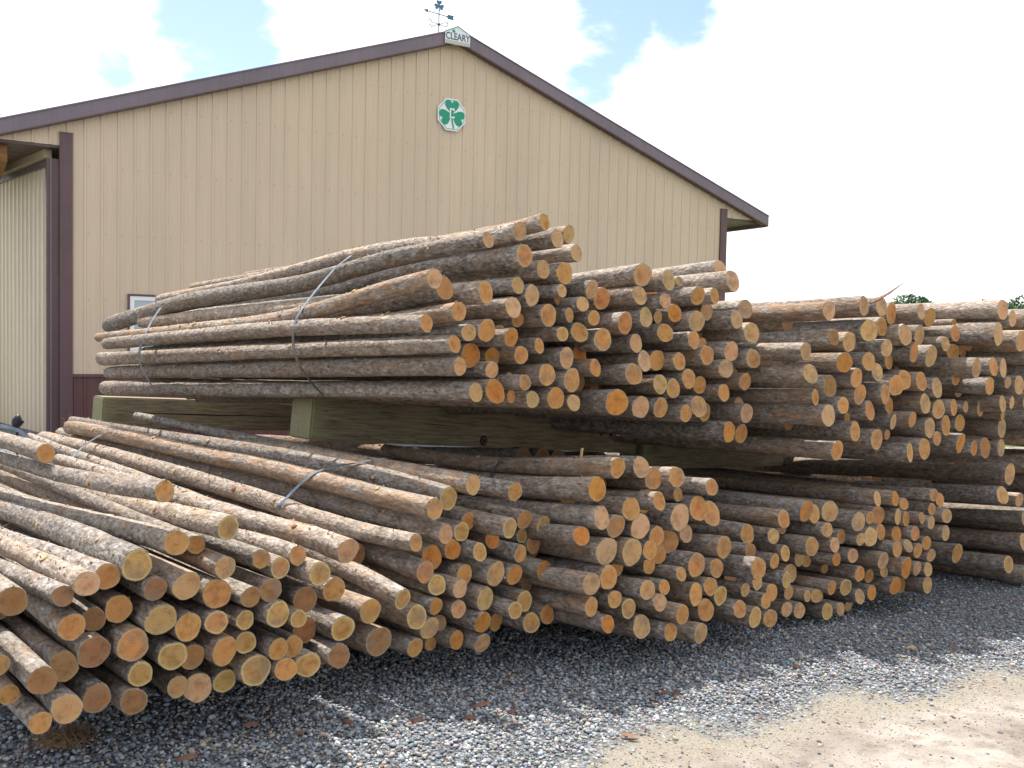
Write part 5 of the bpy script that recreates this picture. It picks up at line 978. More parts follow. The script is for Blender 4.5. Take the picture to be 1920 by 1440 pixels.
["L3","d","F",0.031,0.0237,0,0,[0.194,4.939,0.389,-1.128,6.677,0.22,-2.475,8.415,-0.006]],
["U3","d","F",0.0421,0.0332,0,0,[2.013,6.804,1.397,0.665,8.542,1.34,-0.668,10.291,1.286]],
["L4","d","F",0.04,0.0308,0,0,[1.944,6.42,-0.008,0.713,8.235,-0.114,-0.527,10.054,-0.216]],
["L3","d","F",0.035,0.0247,0,0,[0.818,5.603,0.116,-0.517,7.367,-0.093,-1.819,9.102,-0.29]],
["U3","d","F",0.04,0.0318,0,0,[1.653,6.516,1.617,0.277,8.247,1.547,-1.091,9.953,1.487]],
["U2","d","F",0.0395,0.0291,0,0,[1.222,6.471,1.261,-0.126,8.228,1.164,-1.462,9.951,1.042]],
["L3","d","F",0.0312,0.0221,0,0,[0.453,5.094,0.252,-0.887,6.819,0.07,-2.225,8.563,-0.137]],
["U3","d","F",0.042,0.0334,0,0,[2.455,6.919,1.122,1.108,8.653,1.054,-0.253,10.384,0.983]],
["U4","d","F",0.0464,0.0332,0,0,[3.559,7.674,1.576,2.215,9.439,1.533,0.893,11.174,1.502]],
["U4","d","F",0.0461,0.0322,0,0,[3.744,7.729,1.337,2.397,9.473,1.302,1.063,11.217,1.257]],
["U3","d","F",0.04,0.0314,0,0,[2.151,6.82,1.639,0.826,8.561,1.546,-0.521,10.311,1.459]],
["L4","d","F",0.0393,0.0274,0,0,[2.167,6.66,0.048,0.91,8.453,-0.093,-0.359,10.252,-0.228]],
["U2","d","F",0.0371,0.0275,0,0,[1.24,6.35,1.066,-0.097,8.112,0.974,-1.415,9.852,0.847]],
["L4","d","F",0.0372,0.0257,0,0,[1.619,6.362,0.445,0.362,8.176,0.308,-0.886,9.966,0.142]],
["L4","d","F",0.0413,0.0312,0,0,[2.79,7.095,0.469,1.535,8.911,0.339,0.285,10.705,0.248]],
["U3","d","F",0.0403,0.0285,0,0,[2.433,7.012,1.3,1.078,8.737,1.267,-0.273,10.48,1.221]],
["L4","d","F",0.0403,0.0296,0,0,[2.72,6.985,0.131,1.437,8.756,0.008,0.14,10.542,-0.105]],
["U1","d","F",0.0314,0.0237,0,0,[0.148,5.525,1.464,-1.018,6.695,1.432,-2.205,7.858,1.35]],
["U2","d","F",0.0329,0.0224,0,0,[0.267,5.842,1.638,-1.057,7.589,1.535,-2.428,9.313,1.428]],
["L4","d","F",0.0368,0.0272,0,0,[1.99,6.494,0.271,0.703,8.294,0.139,-0.548,10.08,0.018]],
["U3","d","F",0.0387,0.03,0,0,[2.435,6.911,1.022,1.09,8.646,0.988,-0.259,10.389,0.917]],
["L4","d","F",0.0367,0.0282,0,0,[2.073,6.55,0.031,0.842,8.376,-0.064,-0.396,10.185,-0.194]],
["U3","d","F",0.042,0.0303,0,0,[3.109,7.576,1.079,1.773,9.323,0.991,0.427,11.063,0.96]],
["U2","d","F",0.0334,0.0261,0,0,[0.869,6.175,1.322,-0.463,7.912,1.214,-1.826,9.649,1.146]],
["U2","d","F",0.0329,0.0246,0,0,[0.767,6.176,1.86,-0.613,7.902,1.712,-1.955,9.624,1.611]],
["U2","d","F",0.0322,0.0237,0,0,[0.5,6.064,1.436,-0.833,7.787,1.327,-2.208,9.524,1.215]],
["U4","d","F",0.0397,0.0276,0,0,[3.482,7.512,1.738,2.115,9.227,1.676,0.765,10.971,1.644]],
["U3","d","F",0.0369,0.0271,0,0,[2.371,7.06,1.417,1.049,8.813,1.342,-0.262,10.584,1.299]],
["L4","d","F",0.0367,0.0267,0,0,[2.816,7.058,0.271,1.542,8.86,0.155,0.288,10.652,0.028]],
["L4","d","F",0.0361,0.027,0,0,[2.485,6.973,0.405,1.263,8.806,0.275,0.052,10.631,0.176]],
["U3","d","F",0.0377,0.027,0,0,[2.897,7.328,1.201,1.544,9.053,1.168,0.186,10.793,1.142]],
["L4","d","F",0.0342,0.0254,0,0,[2.188,6.629,0.131,0.928,8.427,-0.009,-0.331,10.228,-0.11]],
["L4","d","F",0.0349,0.0257,0,0,[2.197,6.828,0.262,0.931,8.624,0.184,-0.337,10.42,0.072]],
["L4","d","F",0.0347,0.024,0,0,[2.653,7.083,0.325,1.391,8.874,0.198,0.104,10.662,0.088]],
["U2","d","F",0.0306,0.0236,0,0,[1.218,6.379,1.665,-0.121,8.128,1.588,-1.444,9.879,1.521]],
["L4","d","F",0.0337,0.0242,0,0,[2.545,6.957,-0.013,1.294,8.773,-0.173,0.035,10.559,-0.293]],
["L4","d","F",0.0307,0.0229,0,0,[1.805,6.375,-0.01,0.541,8.167,-0.132,-0.732,9.961,-0.254]],
["L4","d","F",0.0313,0.0245,0,0,[2.5,6.847,0.211,1.25,8.635,0.045,0.004,10.455,-0.134]],
["U4","d","F",0.0333,0.0246,0,0,[3.511,7.67,1.296,2.186,9.425,1.227,0.869,11.186,1.175]],
["U4","d","F",0.0339,0.0258,0,0,[3.677,7.816,1.416,2.317,9.558,1.405,0.984,11.296,1.409]],
["L4","d","F",0.0303,0.0215,0,0,[2.459,7.081,0.319,1.207,8.89,0.187,-0.058,10.682,0.074]],
["U4","d","F",0.0315,0.0231,0,0,[3.431,7.578,1.296,2.105,9.334,1.261,0.748,11.064,1.213]],
["U4","d","F",0.0307,0.0235,0,0,[3.642,7.632,1.238,2.306,9.373,1.218,0.94,11.105,1.188]]]
STRAPS=[[[-0.707,0.706,-0.039],[-0.997,5.943,2.106,-1.011,5.873,2.08,-1.024,5.803,2.055,-1.036,5.733,2.031,-1.049,5.677,2.005,-1.061,5.636,1.977,-1.074,5.594,1.95,-1.086,5.552,1.924,-1.097,5.51,1.898,-1.109,5.465,1.869,-1.12,5.419,1.84,-1.131,5.373,1.812,-1.142,5.328,1.784,-1.152,5.302,1.758,-1.165,5.292,1.733,-1.178,5.282,1.707,-1.186,5.272,1.68,-1.189,5.267,1.651,-1.198,5.287,1.622,-1.203,5.312,1.593,-1.209,5.337,1.564,-1.21,5.362,1.535,-1.207,5.387,1.505,-1.204,5.413,1.475,-1.193,5.441,1.445,-1.182,5.47,1.414,-1.17,5.497,1.386,-1.155,5.524,1.36,-1.14,5.55,1.334,-1.123,5.577,1.308,-1.105,5.605,1.282,-1.096,5.618,1.269]],[[-0.707,0.706,-0.039],[-2.617,7.212,1.8,-2.595,7.084,1.761,-2.572,6.956,1.722,-2.546,6.828,1.684,-2.516,6.701,1.645,-2.506,6.626,1.608,-2.508,6.587,1.571,-2.53,6.616,1.535,-2.56,6.667,1.497,-2.597,6.733,1.448,-2.607,6.789,1.406,-2.617,6.845,1.363,-2.616,6.895,1.329,-2.616,6.946,1.293,-2.615,7.0,1.254,-2.615,7.058,1.211,-2.614,7.116,1.168,-2.614,7.116,1.168]],[[-0.695,0.719,0.002],[-2.905,6.859,0.884,-2.902,6.765,0.873,-2.898,6.67,0.862,-2.89,6.584,0.847,-2.881,6.499,0.833,-2.869,6.411,0.818,-2.855,6.319,0.8,-2.837,6.224,0.782,-2.817,6.125,0.763,-2.858,6.17,0.722,-2.858,6.17,0.722]],[[-0.695,0.719,0.002],[-0.702,4.948,0.983,-0.729,4.945,0.978,-0.756,4.941,0.973,-0.782,4.938,0.968,-0.809,4.934,0.964,-0.835,4.931,0.96,-0.862,4.927,0.955,-0.888,4.923,0.951,-0.915,4.92,0.947,-0.941,4.916,0.937,-0.967,4.912,0.928,-0.994,4.908,0.919,-1.016,4.908,0.901,-1.039,4.911,0.881,-1.062,4.915,0.862,-1.082,4.918,0.842,-1.102,4.922,0.821,-1.122,4.925,0.801,-1.143,4.928,0.778,-1.166,4.932,0.753,-1.188,4.936,0.728,-1.221,5.004,0.69,-1.271,5.141,0.638,-1.28,5.141,0.625]],[[-0.611,0.787,-0.09],[0.105,6.897,0.811,0.064,6.556,0.843,0.026,6.214,0.876,-0.007,5.873,0.91,-0.037,5.479,0.94,-0.066,5.428,0.919,-0.085,5.384,0.896,-0.101,5.339,0.872,-0.115,5.293,0.847,-0.115,5.293,0.847]]]
EDGE=[[-0.279,2.09],[0.028,2.86],[0.346,3.326],[0.506,3.548],[0.653,3.692],[0.76,3.732],[0.898,3.874],[1.103,3.977],[1.211,4.115],[1.495,4.268],[1.731,4.418],[2.102,4.631],[2.363,4.769],[2.703,4.994],[3.985,5.728]]
SCRAPS=[[2.396,5.991],[2.644,5.658],[1.543,5.079],[1.503,4.896],[2.375,5.633],[0.738,4.461],[0.796,4.465],[2.055,5.779],[-1.127,3.381],[-0.997,3.74],[-0.148,3.946],[-0.628,3.81],[-0.359,3.886],[0.028,4.039],[-0.11,4.118]]

# ------------------------------------------------------------------ ground
def zbase(x, y):
    l = (x + .15) * .766 + (y - 4.54) * .643
    return -.42 * np.tanh(.065 * l / .42)
def relief(x, y):
    return (.009 * np.sin(x * 2.3 + 1.1 * y + .4) * np.sin(y * 2.9 - .7 * x) + .005 * np.sin(x * 7.1 + y * 3.3) * np.sin(y * 6.3 - x * 2.2 + 1)
            + .003 * np.sin(x * 15 + 3 * y) * np.sin(y * 17 - x * 5))
def zg(x, y):
    x = np.asarray(x, float); y = np.asarray(y, float)
    w = 1 / (1 + (np.hypot(x, y - 4) / 14) ** 4)
    return zbase(x, y) + relief(x, y) * w
ED = np.array([(-2.4, -4.0), (-1.1, .8)] + [tuple(p) for p in EDGE] + [(7., 7.4), (14., 11.0), (40., 22.0)])
def edge_dist(x, y):
    """signed distance to the gravel's ragged edge, positive on the gravel"""
    x = np.asarray(x, float); y = np.asarray(y, float)
    best = np.full(x.shape, 1e9); sg = np.ones(x.shape)
    for (ax, ay), (bx, by) in zip(ED[:-1], ED[1:]):
        dx, dy = bx - ax, by - ay; L = dx * dx + dy * dy
        t = np.clip(((x - ax) * dx + (y - ay) * dy) / L, 0, 1)
        d = np.hypot(x - ax - t * dx, y - ay - t * dy)
        s = np.sign(dx * (y - ay) - dy * (x - ax))
        m = d < best - 1e-9
        best = np.where(m, d, best); sg = np.where(m, s, sg)
    wob = .07 * np.sin(x * 5.1 + y * 2) + .05 * np.sin(x * 11 - y * 7) + .03 * np.sin(x * 23 + y * 19)
    return best * sg + wob * np.clip(best * 8, 0, 1)
def axis(a, b, st, far):
    d = np.arange(a, b + 1e-6, st); g = []; s = st * 1.5; p = b
    while p < far: p += s; g.append(p); s *= 1.28
    h = []; s = st * 1.5; p = a
    while p > -far: p -= s; h.append(p); s *= 1.28
    return np.array(h[::-1] + list(d) + g)
gx = axis(-4.5, 7.5, .055, 1600); gy = axis(1.0, 9.0, .055, 1600)
X, Y = np.meshgrid(gx, gy); Z = zg(X, Y)
ny, nx = X.shape
V = np.stack([X, Y, Z], -1).reshape(-1, 3)
idx = np.arange(nx * ny).reshape(ny, nx)
F = np.stack([idx[:-1, :-1], idx[:-1, 1:], idx[1:, 1:], idx[1:, :-1]], -1).reshape(-1, 4)
def fast_mesh(name, V, F, k):
    me = bpy.data.meshes.new(name); nv, nf = len(V), len(F)
    me.vertices.add(nv); me.vertices.foreach_set('co', np.ascontiguousarray(V, dtype=np.float32).ravel())
    me.loops.add(nf * k); me.loops.foreach_set('vertex_index', np.ascontiguousarray(F, dtype=np.int32).ravel())
    me.polygons.add(nf); me.polygons.foreach_set('loop_start', np.arange(0, nf * k, k, dtype=np.int32))
    me.polygons.foreach_set('use_smooth', np.ones(nf, dtype=bool))
    me.update(calc_edges=True); return me
me = fast_mesh('ground', V, F, 4)
ed = edge_dist(X, Y).ravel()
gd = np.clip((np.hypot(X, Y - 4).ravel() - 12) / 8, 0, 1)
ca = me.attributes.new('zone', 'FLOAT_COLOR', 'POINT')
ca.data.foreach_set('color', np.stack([np.clip(.5 + ed * .5, 0, 1), gd, np.zeros_like(gd), np.ones_like(gd)], -1).astype(np.float32).ravel())
def ground_mat():
    m, nt, b = mat('ground_dirt_and_gravel', rough=.95, spec=.15)
    at = N(nt, 'ShaderNodeAttribute', attribute_name='zone'); sp = N(nt, 'ShaderNodeSeparateColor'); K(nt, at.outputs['Color'], sp.inputs[0])
    tc = N(nt, 'ShaderNodeTexCoord').outputs['Object']
    big = noise(nt, tc, 1.3, 6, .62, .4); mid = noise(nt, tc, 9, 6, .65); fine = noise(nt, tc, 95, 5, .7)
    dirt = ramp(nt, big, [(.32, (.15, .127, .11)), (.44, (.245, .215, .19)), (.56, (.33, .30, .272)), (.70, (.18, .155, .135))])
    dirt = mixc(nt, .8, dirt, ramp(nt, mid, [(.34, (.66, .60, .54)), (.5, (1, 1, 1)), (.7, (1.08, 1.08, 1.08))]), 'MULTIPLY')
    dirt = mixc(nt, .7, dirt, ramp(nt, fine, [(.33, (.55, .50, .45)), (.47, (1, 1, 1)), (.75, (1.1, 1.1, 1.1))]), 'MULTIPLY')
    sand = ramp(nt, fine, [(.3, (.12, .108, .09)), (.5, (.245, .22, .18)), (.72, (.33, .30, .25))])
    vo = N(nt, 'ShaderNodeTexVoronoi', i_Scale=55.0, feature='F1'); K(nt, tc, vo.inputs['Vector'])
    sc = N(nt, 'ShaderNodeSeparateColor'); K(nt, vo.outputs['Color'], sc.inputs[0])
    grav = ramp(nt, sc.outputs[0], [(.0, (.11, .118, .13)), (.5, (.22, .235, .255)), (.85, (.33, .34, .35)), (1., (.42, .39, .36))])
    grav = mixc(nt, 1.0, grav, ramp(nt, vo.outputs['Distance'], [(.2, (1, 1, 1)), (.75, (.25, .25, .25))]), 'MULTIPLY')
    e = math_(nt, 'ADD', sp.outputs[0], math_(nt, 'MULTIPLY_ADD', mid, .14, -.07))
    f1 = ramp(nt, e, [(.44, (0, 0, 0)), (.52, (1, 1, 1))])      # dirt -> sand
    f2 = ramp(nt, e, [(.53, (0, 0, 0)), (.66, (1, 1, 1))])      # sand -> gravel
    c = mixc(nt, f2, mixc(nt, f1, dirt, sand), grav)
    gr = ramp(nt, noise(nt, tc, 3, 6, .7), [(.3, (.05, .075, .025)), (.55, (.10, .12, .05)), (.75, (.20, .19, .10))])
    c = mixc(nt, math_(nt, 'MULTIPLY', ramp(nt, math_(nt, 'ADD', sp.outputs[1], math_(nt, 'MULTIPLY_ADD', big, .6, -.3)), [(.35, (0, 0, 0)), (.6, (1, 1, 1))]), 1.0), c, gr)
    K(nt, c, b.inputs['Base Color'])
    h = math_(nt, 'ADD', math_(nt, 'MULTIPLY', fine, .5), math_(nt, 'ADD', mid, math_(nt, 'MULTIPLY', math_(nt, 'MULTIPLY', vo.outputs['Distance'], f2), -.6)))
    bump(nt, b, h, .8, .012)
    return m
me.materials.append(ground_mat())
g = bpy.data.objects.new('ground', me); link(g); g['kind'] = 'structure'

# ------------------------------------------------------------------ loose gravel
rs = np.random.default_rng(11)
def ico():
    t = (1 + 5 ** .5) / 2
    v = np.array([(-1, t, 0), (1, t, 0), (-1, -t, 0), (1, -t, 0), (0, -1, t), (0, 1, t), (0, -1, -t), (0, 1, -t), (t, 0, -1), (t, 0, 1), (-t, 0, -1), (-t, 0, 1)], float)
    v /= np.linalg.norm(v[0])
    f = np.array([(0, 11, 5), (0, 5, 1), (0, 1, 7), (0, 7, 10), (0, 10, 11), (1, 5, 9), (5, 11, 4), (11, 10, 2), (10, 7, 6), (7, 1, 8), (3, 9, 4), (3, 4, 2), (3, 2, 6), (3, 6, 8), (3, 8, 9), (4, 9, 5), (2, 4, 11), (6, 2, 10), (8, 6, 7), (9, 8, 1)])
    return v, f
def stones(P, R, name, colour, up=.35):
    iv, jf = ico(); n = len(P)
    d = iv[None] * (1 + rs.normal(0, .13, (n, 12, 1)))
    d = d * np.stack([np.ones(n), rs.uniform(.62, .95, n), rs.uniform(.42, .75, n)], -1)[:, None, :]
    a = rs.uniform(0, 2 * np.pi, n); bt = rs.normal(0, .38, n)
    cb, sb = np.cos(bt), np.sin(bt)
    x, y, z = d[..., 0], d[..., 1], d[..., 2]
    x, z = x * cb[:, None] + z * sb[:, None], -x * sb[:, None] + z * cb[:, None]
    ca_, sa = np.cos(a)[:, None], np.sin(a)[:, None]
    x, y = x * ca_ - y * sa, x * sa + y * ca_
    v = np.stack([x, y, z], -1) * R[:, None, None] + P[:, None, :]
    v = v.reshape(-1, 3); f = (jf[None] + (np.arange(n) * 12)[:, None, None]).reshape(-1, 3)
    me = fast_mesh(name, v, f, 3)
    c = me.attributes.new('tint', 'FLOAT_COLOR', 'POINT')
    c.data.foreach_set('color', np.repeat(np.concatenate([colour, np.ones((n, 1))], 1), 12, 0).astype(np.float32).ravel())
    return me
m, nt_, b_ = mat('gravel_stone', rough=.82, spec=.3)
ta = N(nt_, 'ShaderNodeAttribute', attribute_name='tint').outputs['Color']
tco = N(nt_, 'ShaderNodeTexCoord').outputs['Object']
K(nt_, mixc(nt_, .7, ta, ramp(nt_, noise(nt_, tco, 160, 3, .6), [(.35, (.7, .7, .7)), (.65, (1.15, 1.15, 1.15))]), 'MULTIPLY'), b_.inputs['Base Color'])
GRAVELM = m
def scol(n):
    base = np.array([[.18, .20, .235], [.25, .27, .295], [.34, .355, .37], [.12, .125, .135], [.48, .475, .465], [.36, .30, .24], [.28, .19, .155], [.21, .225, .215]])
    p = np.array([.24, .24, .17, .12, .05, .08, .03, .07]); k = rs.choice(len(base), n, p=p)
    return base[k] * rs.uniform(.8, 1.25, (n, 1)) * rs.normal(1, .04, (n, 3))
# scatter over the band of yard that shows in front of the piles
n0 = 230000
x = rs.uniform(-3.0, 6.6, n0); y = rs.uniform(2.2, 8.2, n0)
pn = (x - y) * .707                     # distance out from the pile fronts
Zc = y * math.cos(rad(2.486))
px_ = 960 + 1820 * x / Zc; py_ = 648 + 1820 * (1.6 - zg(x, y)) / Zc
e = edge_dist(x, y)
patch = np.sin(x * 6 + y * 3) * np.sin(y * 11 - x * 3) * .5 + .5
dens = np.clip((e + .03) / .42, 0, 1) ** 1.5 * (.35 + .65 * np.clip(patch * 1.4 + np.clip((e - .3) * 3, 0, 1), 0, 1))
dens = np.where(e > .42, 1, dens); dens = np.maximum(dens, .05 * np.clip(np.sin(x * 4.3 - y * 3.1) * np.sin(x * 1.9 + y * 5.3) + .2, 0, 1) * (e > -1.6)); dens = np.maximum(dens, .02 * (e > -1.2) * (rs.uniform(0, 1, n0) < .5)); dens = np.maximum(dens, .006)
dens *= np.clip((6.9 - Zc) / 1.6, .25, 1)
ok = (px_ > -60) & (px_ < 1990) & (py_ < 1500) & (py_ > 1075) & (rs.uniform(0, 1, n0) < dens) & (pn > -3.95)
x, y, e = x[ok], y[ok], e[ok]; n = len(x)
R = np.clip(rs.lognormal(math.log(.0074), .33, n), .0035, .018)
z = zg(x, y) + R * rs.uniform(-.1, .45, n) + rs.uniform(0, .007, n) * (e > .35)
me = stones(np.stack([x, y, z], -1), R, 'gravel', scol(n)); me.materials.append(GRAVELM)
o = bpy.data.objects.new('gravel', me); link(o)
tag(o, 'loose blue grey crushed gravel spread in front of the log piles', 'gravel', kind='stuff')
print('stones', n)
# fine grit on the dirt
n1_ = 26000
x = rs.uniform(-.8, 4.6, n1_); y = rs.uniform(2.2, 6.0, n1_); e = edge_dist(x, y)
ok = (e < .45) & (e > -2.0) & (rs.uniform(0, 1, n1_) < np.clip(1 - np.abs(e) / .55, .10, 1)); x, y = x[ok], y[ok]; n = len(x)
R = rs.uniform(.0018, .0048, n)
gc = np.array([.38, .31, .22])[None] * rs.uniform(.5, 1.3, (n, 1)); gc[rs.uniform(0, 1, n) < .25] = (.16, .16, .17)
me = stones(np.stack([x, y, zg(x, y) + R * .3], -1), R, 'grit', gc); me.materials.append(GRAVELM)
o = bpy.data.objects.new('grit', me); link(o)
tag(o, 'fine sandy grit scattered along the edge of the bare dirt', 'grit', kind='stuff')

# ------------------------------------------------------------------ barn
BA = (-7.3406, 15.962); ROTZ = rad(30.3); PITCH_ = .25818; BW = 14.2; RX = 7.03; SL = .349; ZE = 7.485 - SL * RX
def zroof(x): return 7.485 - SL * abs(x - RX)
barn = empty('barn', (BA[0], BA[1], 0), ROTZ, label='tan ribbed steel pole barn with brown trim behind the log piles', cat='barn')
def rib_profile(x0, n, pitch, h=.019, w=.052, minor=.004):
    p = []
    for i in range(n):
        a = x0 + i * pitch
        p += [(a, 0), (a + .012, -h), (a + w - .012, -h), (a + w, 0)]
        for k in (1, 2):
            c = a + w + (pitch - w) * k / 3
            p += [(c - .014, 0), (c - .004, -minor), (c + .004, -minor), (c + .014, 0)]
    p.append((x0 + n * pitch, 0)); return p
def sheet(prof, zb, zt, y=0):
    pts = []
    for i, (x, d) in enumerate(prof):
        if i and prof[i - 1][0] < RX < x and zt is zroof: pts.append((RX, prof[i - 1][1]))
        pts.append((x, d))
    v = []; f = []
    for x, d in pts:
        v += [(x, y + d, zb(x) if callable(zb) else zb), (x, y + d, zt(x) if callable(zt) else zt)]
    for i in range(len(pts) - 1): f.append((2 * i, 2 * i + 2, 2 * i + 3, 2 * i + 1))
    return v, f
rr_ = random.Random(3)
nribs = 55; k = 0
while k < nribs:
    n = min(4, nribs - k)
    v, f = sheet(rib_profile(k * PITCH_, n, PITCH_), .9, lambda x: zroof(x) + .01, rr_.uniform(-.0015, .0015)); meshobj('wall_panel', v, f, TAN, barn)
    v, f = sheet(rib_profile(k * PITCH_, n, PITCH_), -.7, .9, .001); meshobj('wainscot_panel', v, f, MAROON, barn)
    k += n
for a, n in ((-4 * PITCH_, 4), (BW, 4)):
    v, f = sheet(rib_profile(a, n, PITCH_), lambda x: min(4.64, zroof(x)), lambda x: max(4.64, zroof(x) + .01) if zroof(x) > 4.6 else 4.64, .0); meshobj('gable_panel', v, f, TAN, barn)
MB().prism([(0, -.8), (BW, -.8), (BW, ZE), (RX, 7.47), (0, ZE)], .012, .12).build('wall_frame', TIMBER2, barn)
sc_ = MB()
for r_ in range(nribs):
    for zz in (1.05, 2.15, 3.25, 4.35, 5.4, 6.4):
        xx = r_ * PITCH_ + .085
        if zz < zroof(xx) - .15: sc_.box(xx - .006, xx + .006, -.007, .0, zz - .006, zz + .006)
sc_.build('screw_row', FASCIA, barn, kind='stuff')
MB().box(-.10, .095, -.045, .10, -.7, 4.84).build('corner_trim', BROWN, barn)
MB().box(-.108, .102, -.052, .105, 4.84, 4.855).build('corner_trim_cap', BROWN, barn)
MB().box(BW - .10, BW + .09, -.045, .10, -1.5, 4.84).build('corner_trim', BROWN, barn)
MB().box(.095, BW - .10, -.034, 0, .875, .925).build('wainscot_cap', BROWN, barn)
for nm, xa, xb in (('rake_fascia', -1.22, RX - .002), ('rake_fascia', RX + .002, BW + 1.30)):
    za, zb = zroof(xa), zroof(xb)
    MB().prism([(xa, za), (xb, zb), (xb, zb + .222), (xa, za + .222)], -.17, -.12).build(nm, FASCIA, barn)
    MB().prism([(xa, za + .222), (xb, zb + .222), (xb, zb + .245), (xa, za + .245)], -.185, -.08).build('drip_edge', FASCIA, barn)
    MB().prism([(xa, za - .02), (xb, zb - .02), (xb, zb), (xa, za)], -.165, -.026).build('rake_soffit', BROWN, barn)
    MB().prism([(xa, za + .16), (xb, zb + .16), (xb, zb + .215), (xa, za + .215)], -.12, 18.0).build('roof', BROWN, barn)
MB().box(-1.2, -.001, .012, 18., 4.60, 4.635).build('soffit', BROWN, barn)
MB().box(BW + .001, BW + 1.24, .012, 18., 4.58, 4.635).build('soffit', BROWN, barn)
MB().box(BW + 1.24, BW + 1.30, -.10, 18., 4.50, 4.72).build('eave_fascia', FASCIA, barn)
MB().box(-1.30, -1.2, -.02, 18., 4.50, 4.74).build('eave_fascia', FASCIA, barn)
MB().box(-1.34, -.84, .25, 2.4, 4.33, 4.598).build('timber_bracket', TIMBER2, barn)
# long side wall on the left, same ribbed steel
prof = rib_profile(0, 66, .258)
v, f = sheet(prof, -.7, 4.6); v = [(-.0 + d, .12 + x_, z_) for x_, d, z_ in v]; meshobj('side_wall', v, f, TAN, barn)
v, f = sheet(prof, -1.6, 4.6); v = [(BW - d, .12 + x_, z_) for x_, d, z_ in v]; meshobj('side_wall', v, f, TAN, barn)
MB().box(0, BW, 17.0, 17.1, -1.5, 4.6).build('back_wall', TAN, barn)
MB().box(-.29, -.105, .02, .20, -.7, 4.42).build('door_jamb', BROWN, barn)
MB().box(-.235, -.215, -.0, .03, -.7, 4.42).build('jamb_track', FASCIA, barn)
# window half hidden by the upper logs
w = MB(); x0, x1, z0, z1 = .945, 2.0, 1.28, 2.28
w.box(x0, x1, -.05, -.002, z1 - .035, z1).box(x0, x1, -.05, -.002, z0, z0 + .035).box(x0, x0 + .035, -.05, -.002, z0 + .035, z1 - .035).box(x1 - .035, x1, -.05, -.002, z0 + .035, z1 - .035)
win = w.build('window', BROWN, barn)
w = MB(); a = .036; b2 = .105
w.box(x0 + a, x1 - a, -.042, -.003, z1 - b2, z1 - a).box(x0 + a, x1 - a, -.042, -.003, z0 + a, z0 + b2).box(x0 + a, x0 + b2, -.042, -.003, z0 + b2, z1 - b2).box(x1 - b2, x1 - a, -.042, -.003, z0 + b2, z1 - b2)
w.build('sash', WHITE, win)
MB().box(x0 + b2, x1 - b2, -.028, -.024, z0 + b2, z1 - b2).build('pane', GLASSM, win)
# big ribbed door leaf standing open past the corner
DA = rad(43)
dw = Vector((-math.sin(DA), math.cos(DA), 0)); dn_ = Vector((-math.cos(DA), -math.sin(DA), 0))
inv = Matrix.Translation((BA[0], BA[1], 0)) @ Matrix.Rotation(ROTZ, 4, 'Z')
D0 = Vector((-7.70, 16.14, 0))
DM = inv.inverted() @ Matrix(((dw.x, -dn_.x, 0, D0.x), (dw.y, -dn_.y, 0, D0.y), (0, 0, 1, 0), (0, 0, 0, 1)))
v, f = sheet(rib_profile(0, 21, .225, .028, .075, .005), -.3, 4.38)
door = meshobj('door', v, f, TAN2, barn); door.matrix_local = DM
for nm, z0_, z1_, y0_, y1_, mm in (('door_edge_trim', 4.33, 4.43, -.05, .0, FASCIA), ('door_track', 4.47, 4.60, -.09, .02, TAN), ('track_trim', 4.603, 4.655, -.11, .03, BROWN), ('door_stile', -.3, 4.33, -.04, .0, BROWN)):
    xa, xb = (-.05, 4.8) if nm != 'door_stile' else (-.10, -.0)
    MB().box(xa, xb, y0_, y1_, z0_, z1_).build(nm, mm, door)
MB().box(-.02, 4.75, .012, .05, -.3, 4.3).build('door_frame', TIMBER2, door)

def to_world(x, y, z): return inv @ Vector((x, y, z))
def textmesh(name, body, size, mtl, parent, M4, depth=.002, sx=1.0, bold=0.0):
    c = bpy.data.curves.new(name, 'FONT'); c.body = body; c.size = size; c.extrude = depth; c.offset = bold
    c.align_x = 'CENTER'; c.align_y = 'CENTER'
    t = bpy.data.objects.new(name, c); COL.objects.link(t)
    bpy.context.view_layer.update()
    me = bpy.data.meshes.new_from_object(t.evaluated_get(bpy.context.evaluated_depsgraph_get()))
    bpy.data.objects.remove(t); me.name = name
    me.transform(Matrix.Diagonal((sx, 1, 1, 1))); me.materials.clear(); me.materials.append(mtl)
    o = bpy.data.objects.new(name, me); link(o, parent); o.matrix_local = M4; return o
UP = Matrix(((1, 0, 0, 0), (0, 0, -1, 0), (0, 1, 0, 0), (0, 0, 0, 1)))     # text plane -> wall plane
def heart(cx, cz, ang, s, n=11):
    pts = []
    for i in range(2 * n):
        t = i / (2 * n) * 2 * math.pi
        x = .95 * math.sin(t) ** 3; z = (13 * math.cos(t) - 5 * math.cos(2 * t) - 2 * math.cos(3 * t) - math.cos(4 * t)) / 16
        z += .93
        x, z = x * s, z * s
        pts.append((cx + x * math.cos(ang) + z * math.sin(ang), cz - x * math.sin(ang) + z * math.cos(ang)))
    return pts[::-1]
def shamrock(mb, cx, cz, s, y0, y1):
    for k_, a_ in enumerate((0, rad(112), rad(-112))): mb.prism(heart(cx, cz, a_, s), y0 + .0004 * k_, y1)
    mb.prism([(cx - .09 * s, cz), (cx - .02 * s, cz - 1.0 * s), (cx + .16 * s, cz - 1.75 * s), (cx + .34 * s, cz - 1.65 * s), (cx + .16 * s, cz - .9 * s), (cx + .09 * s, cz)], y0 + .0015, y1)
    return mb
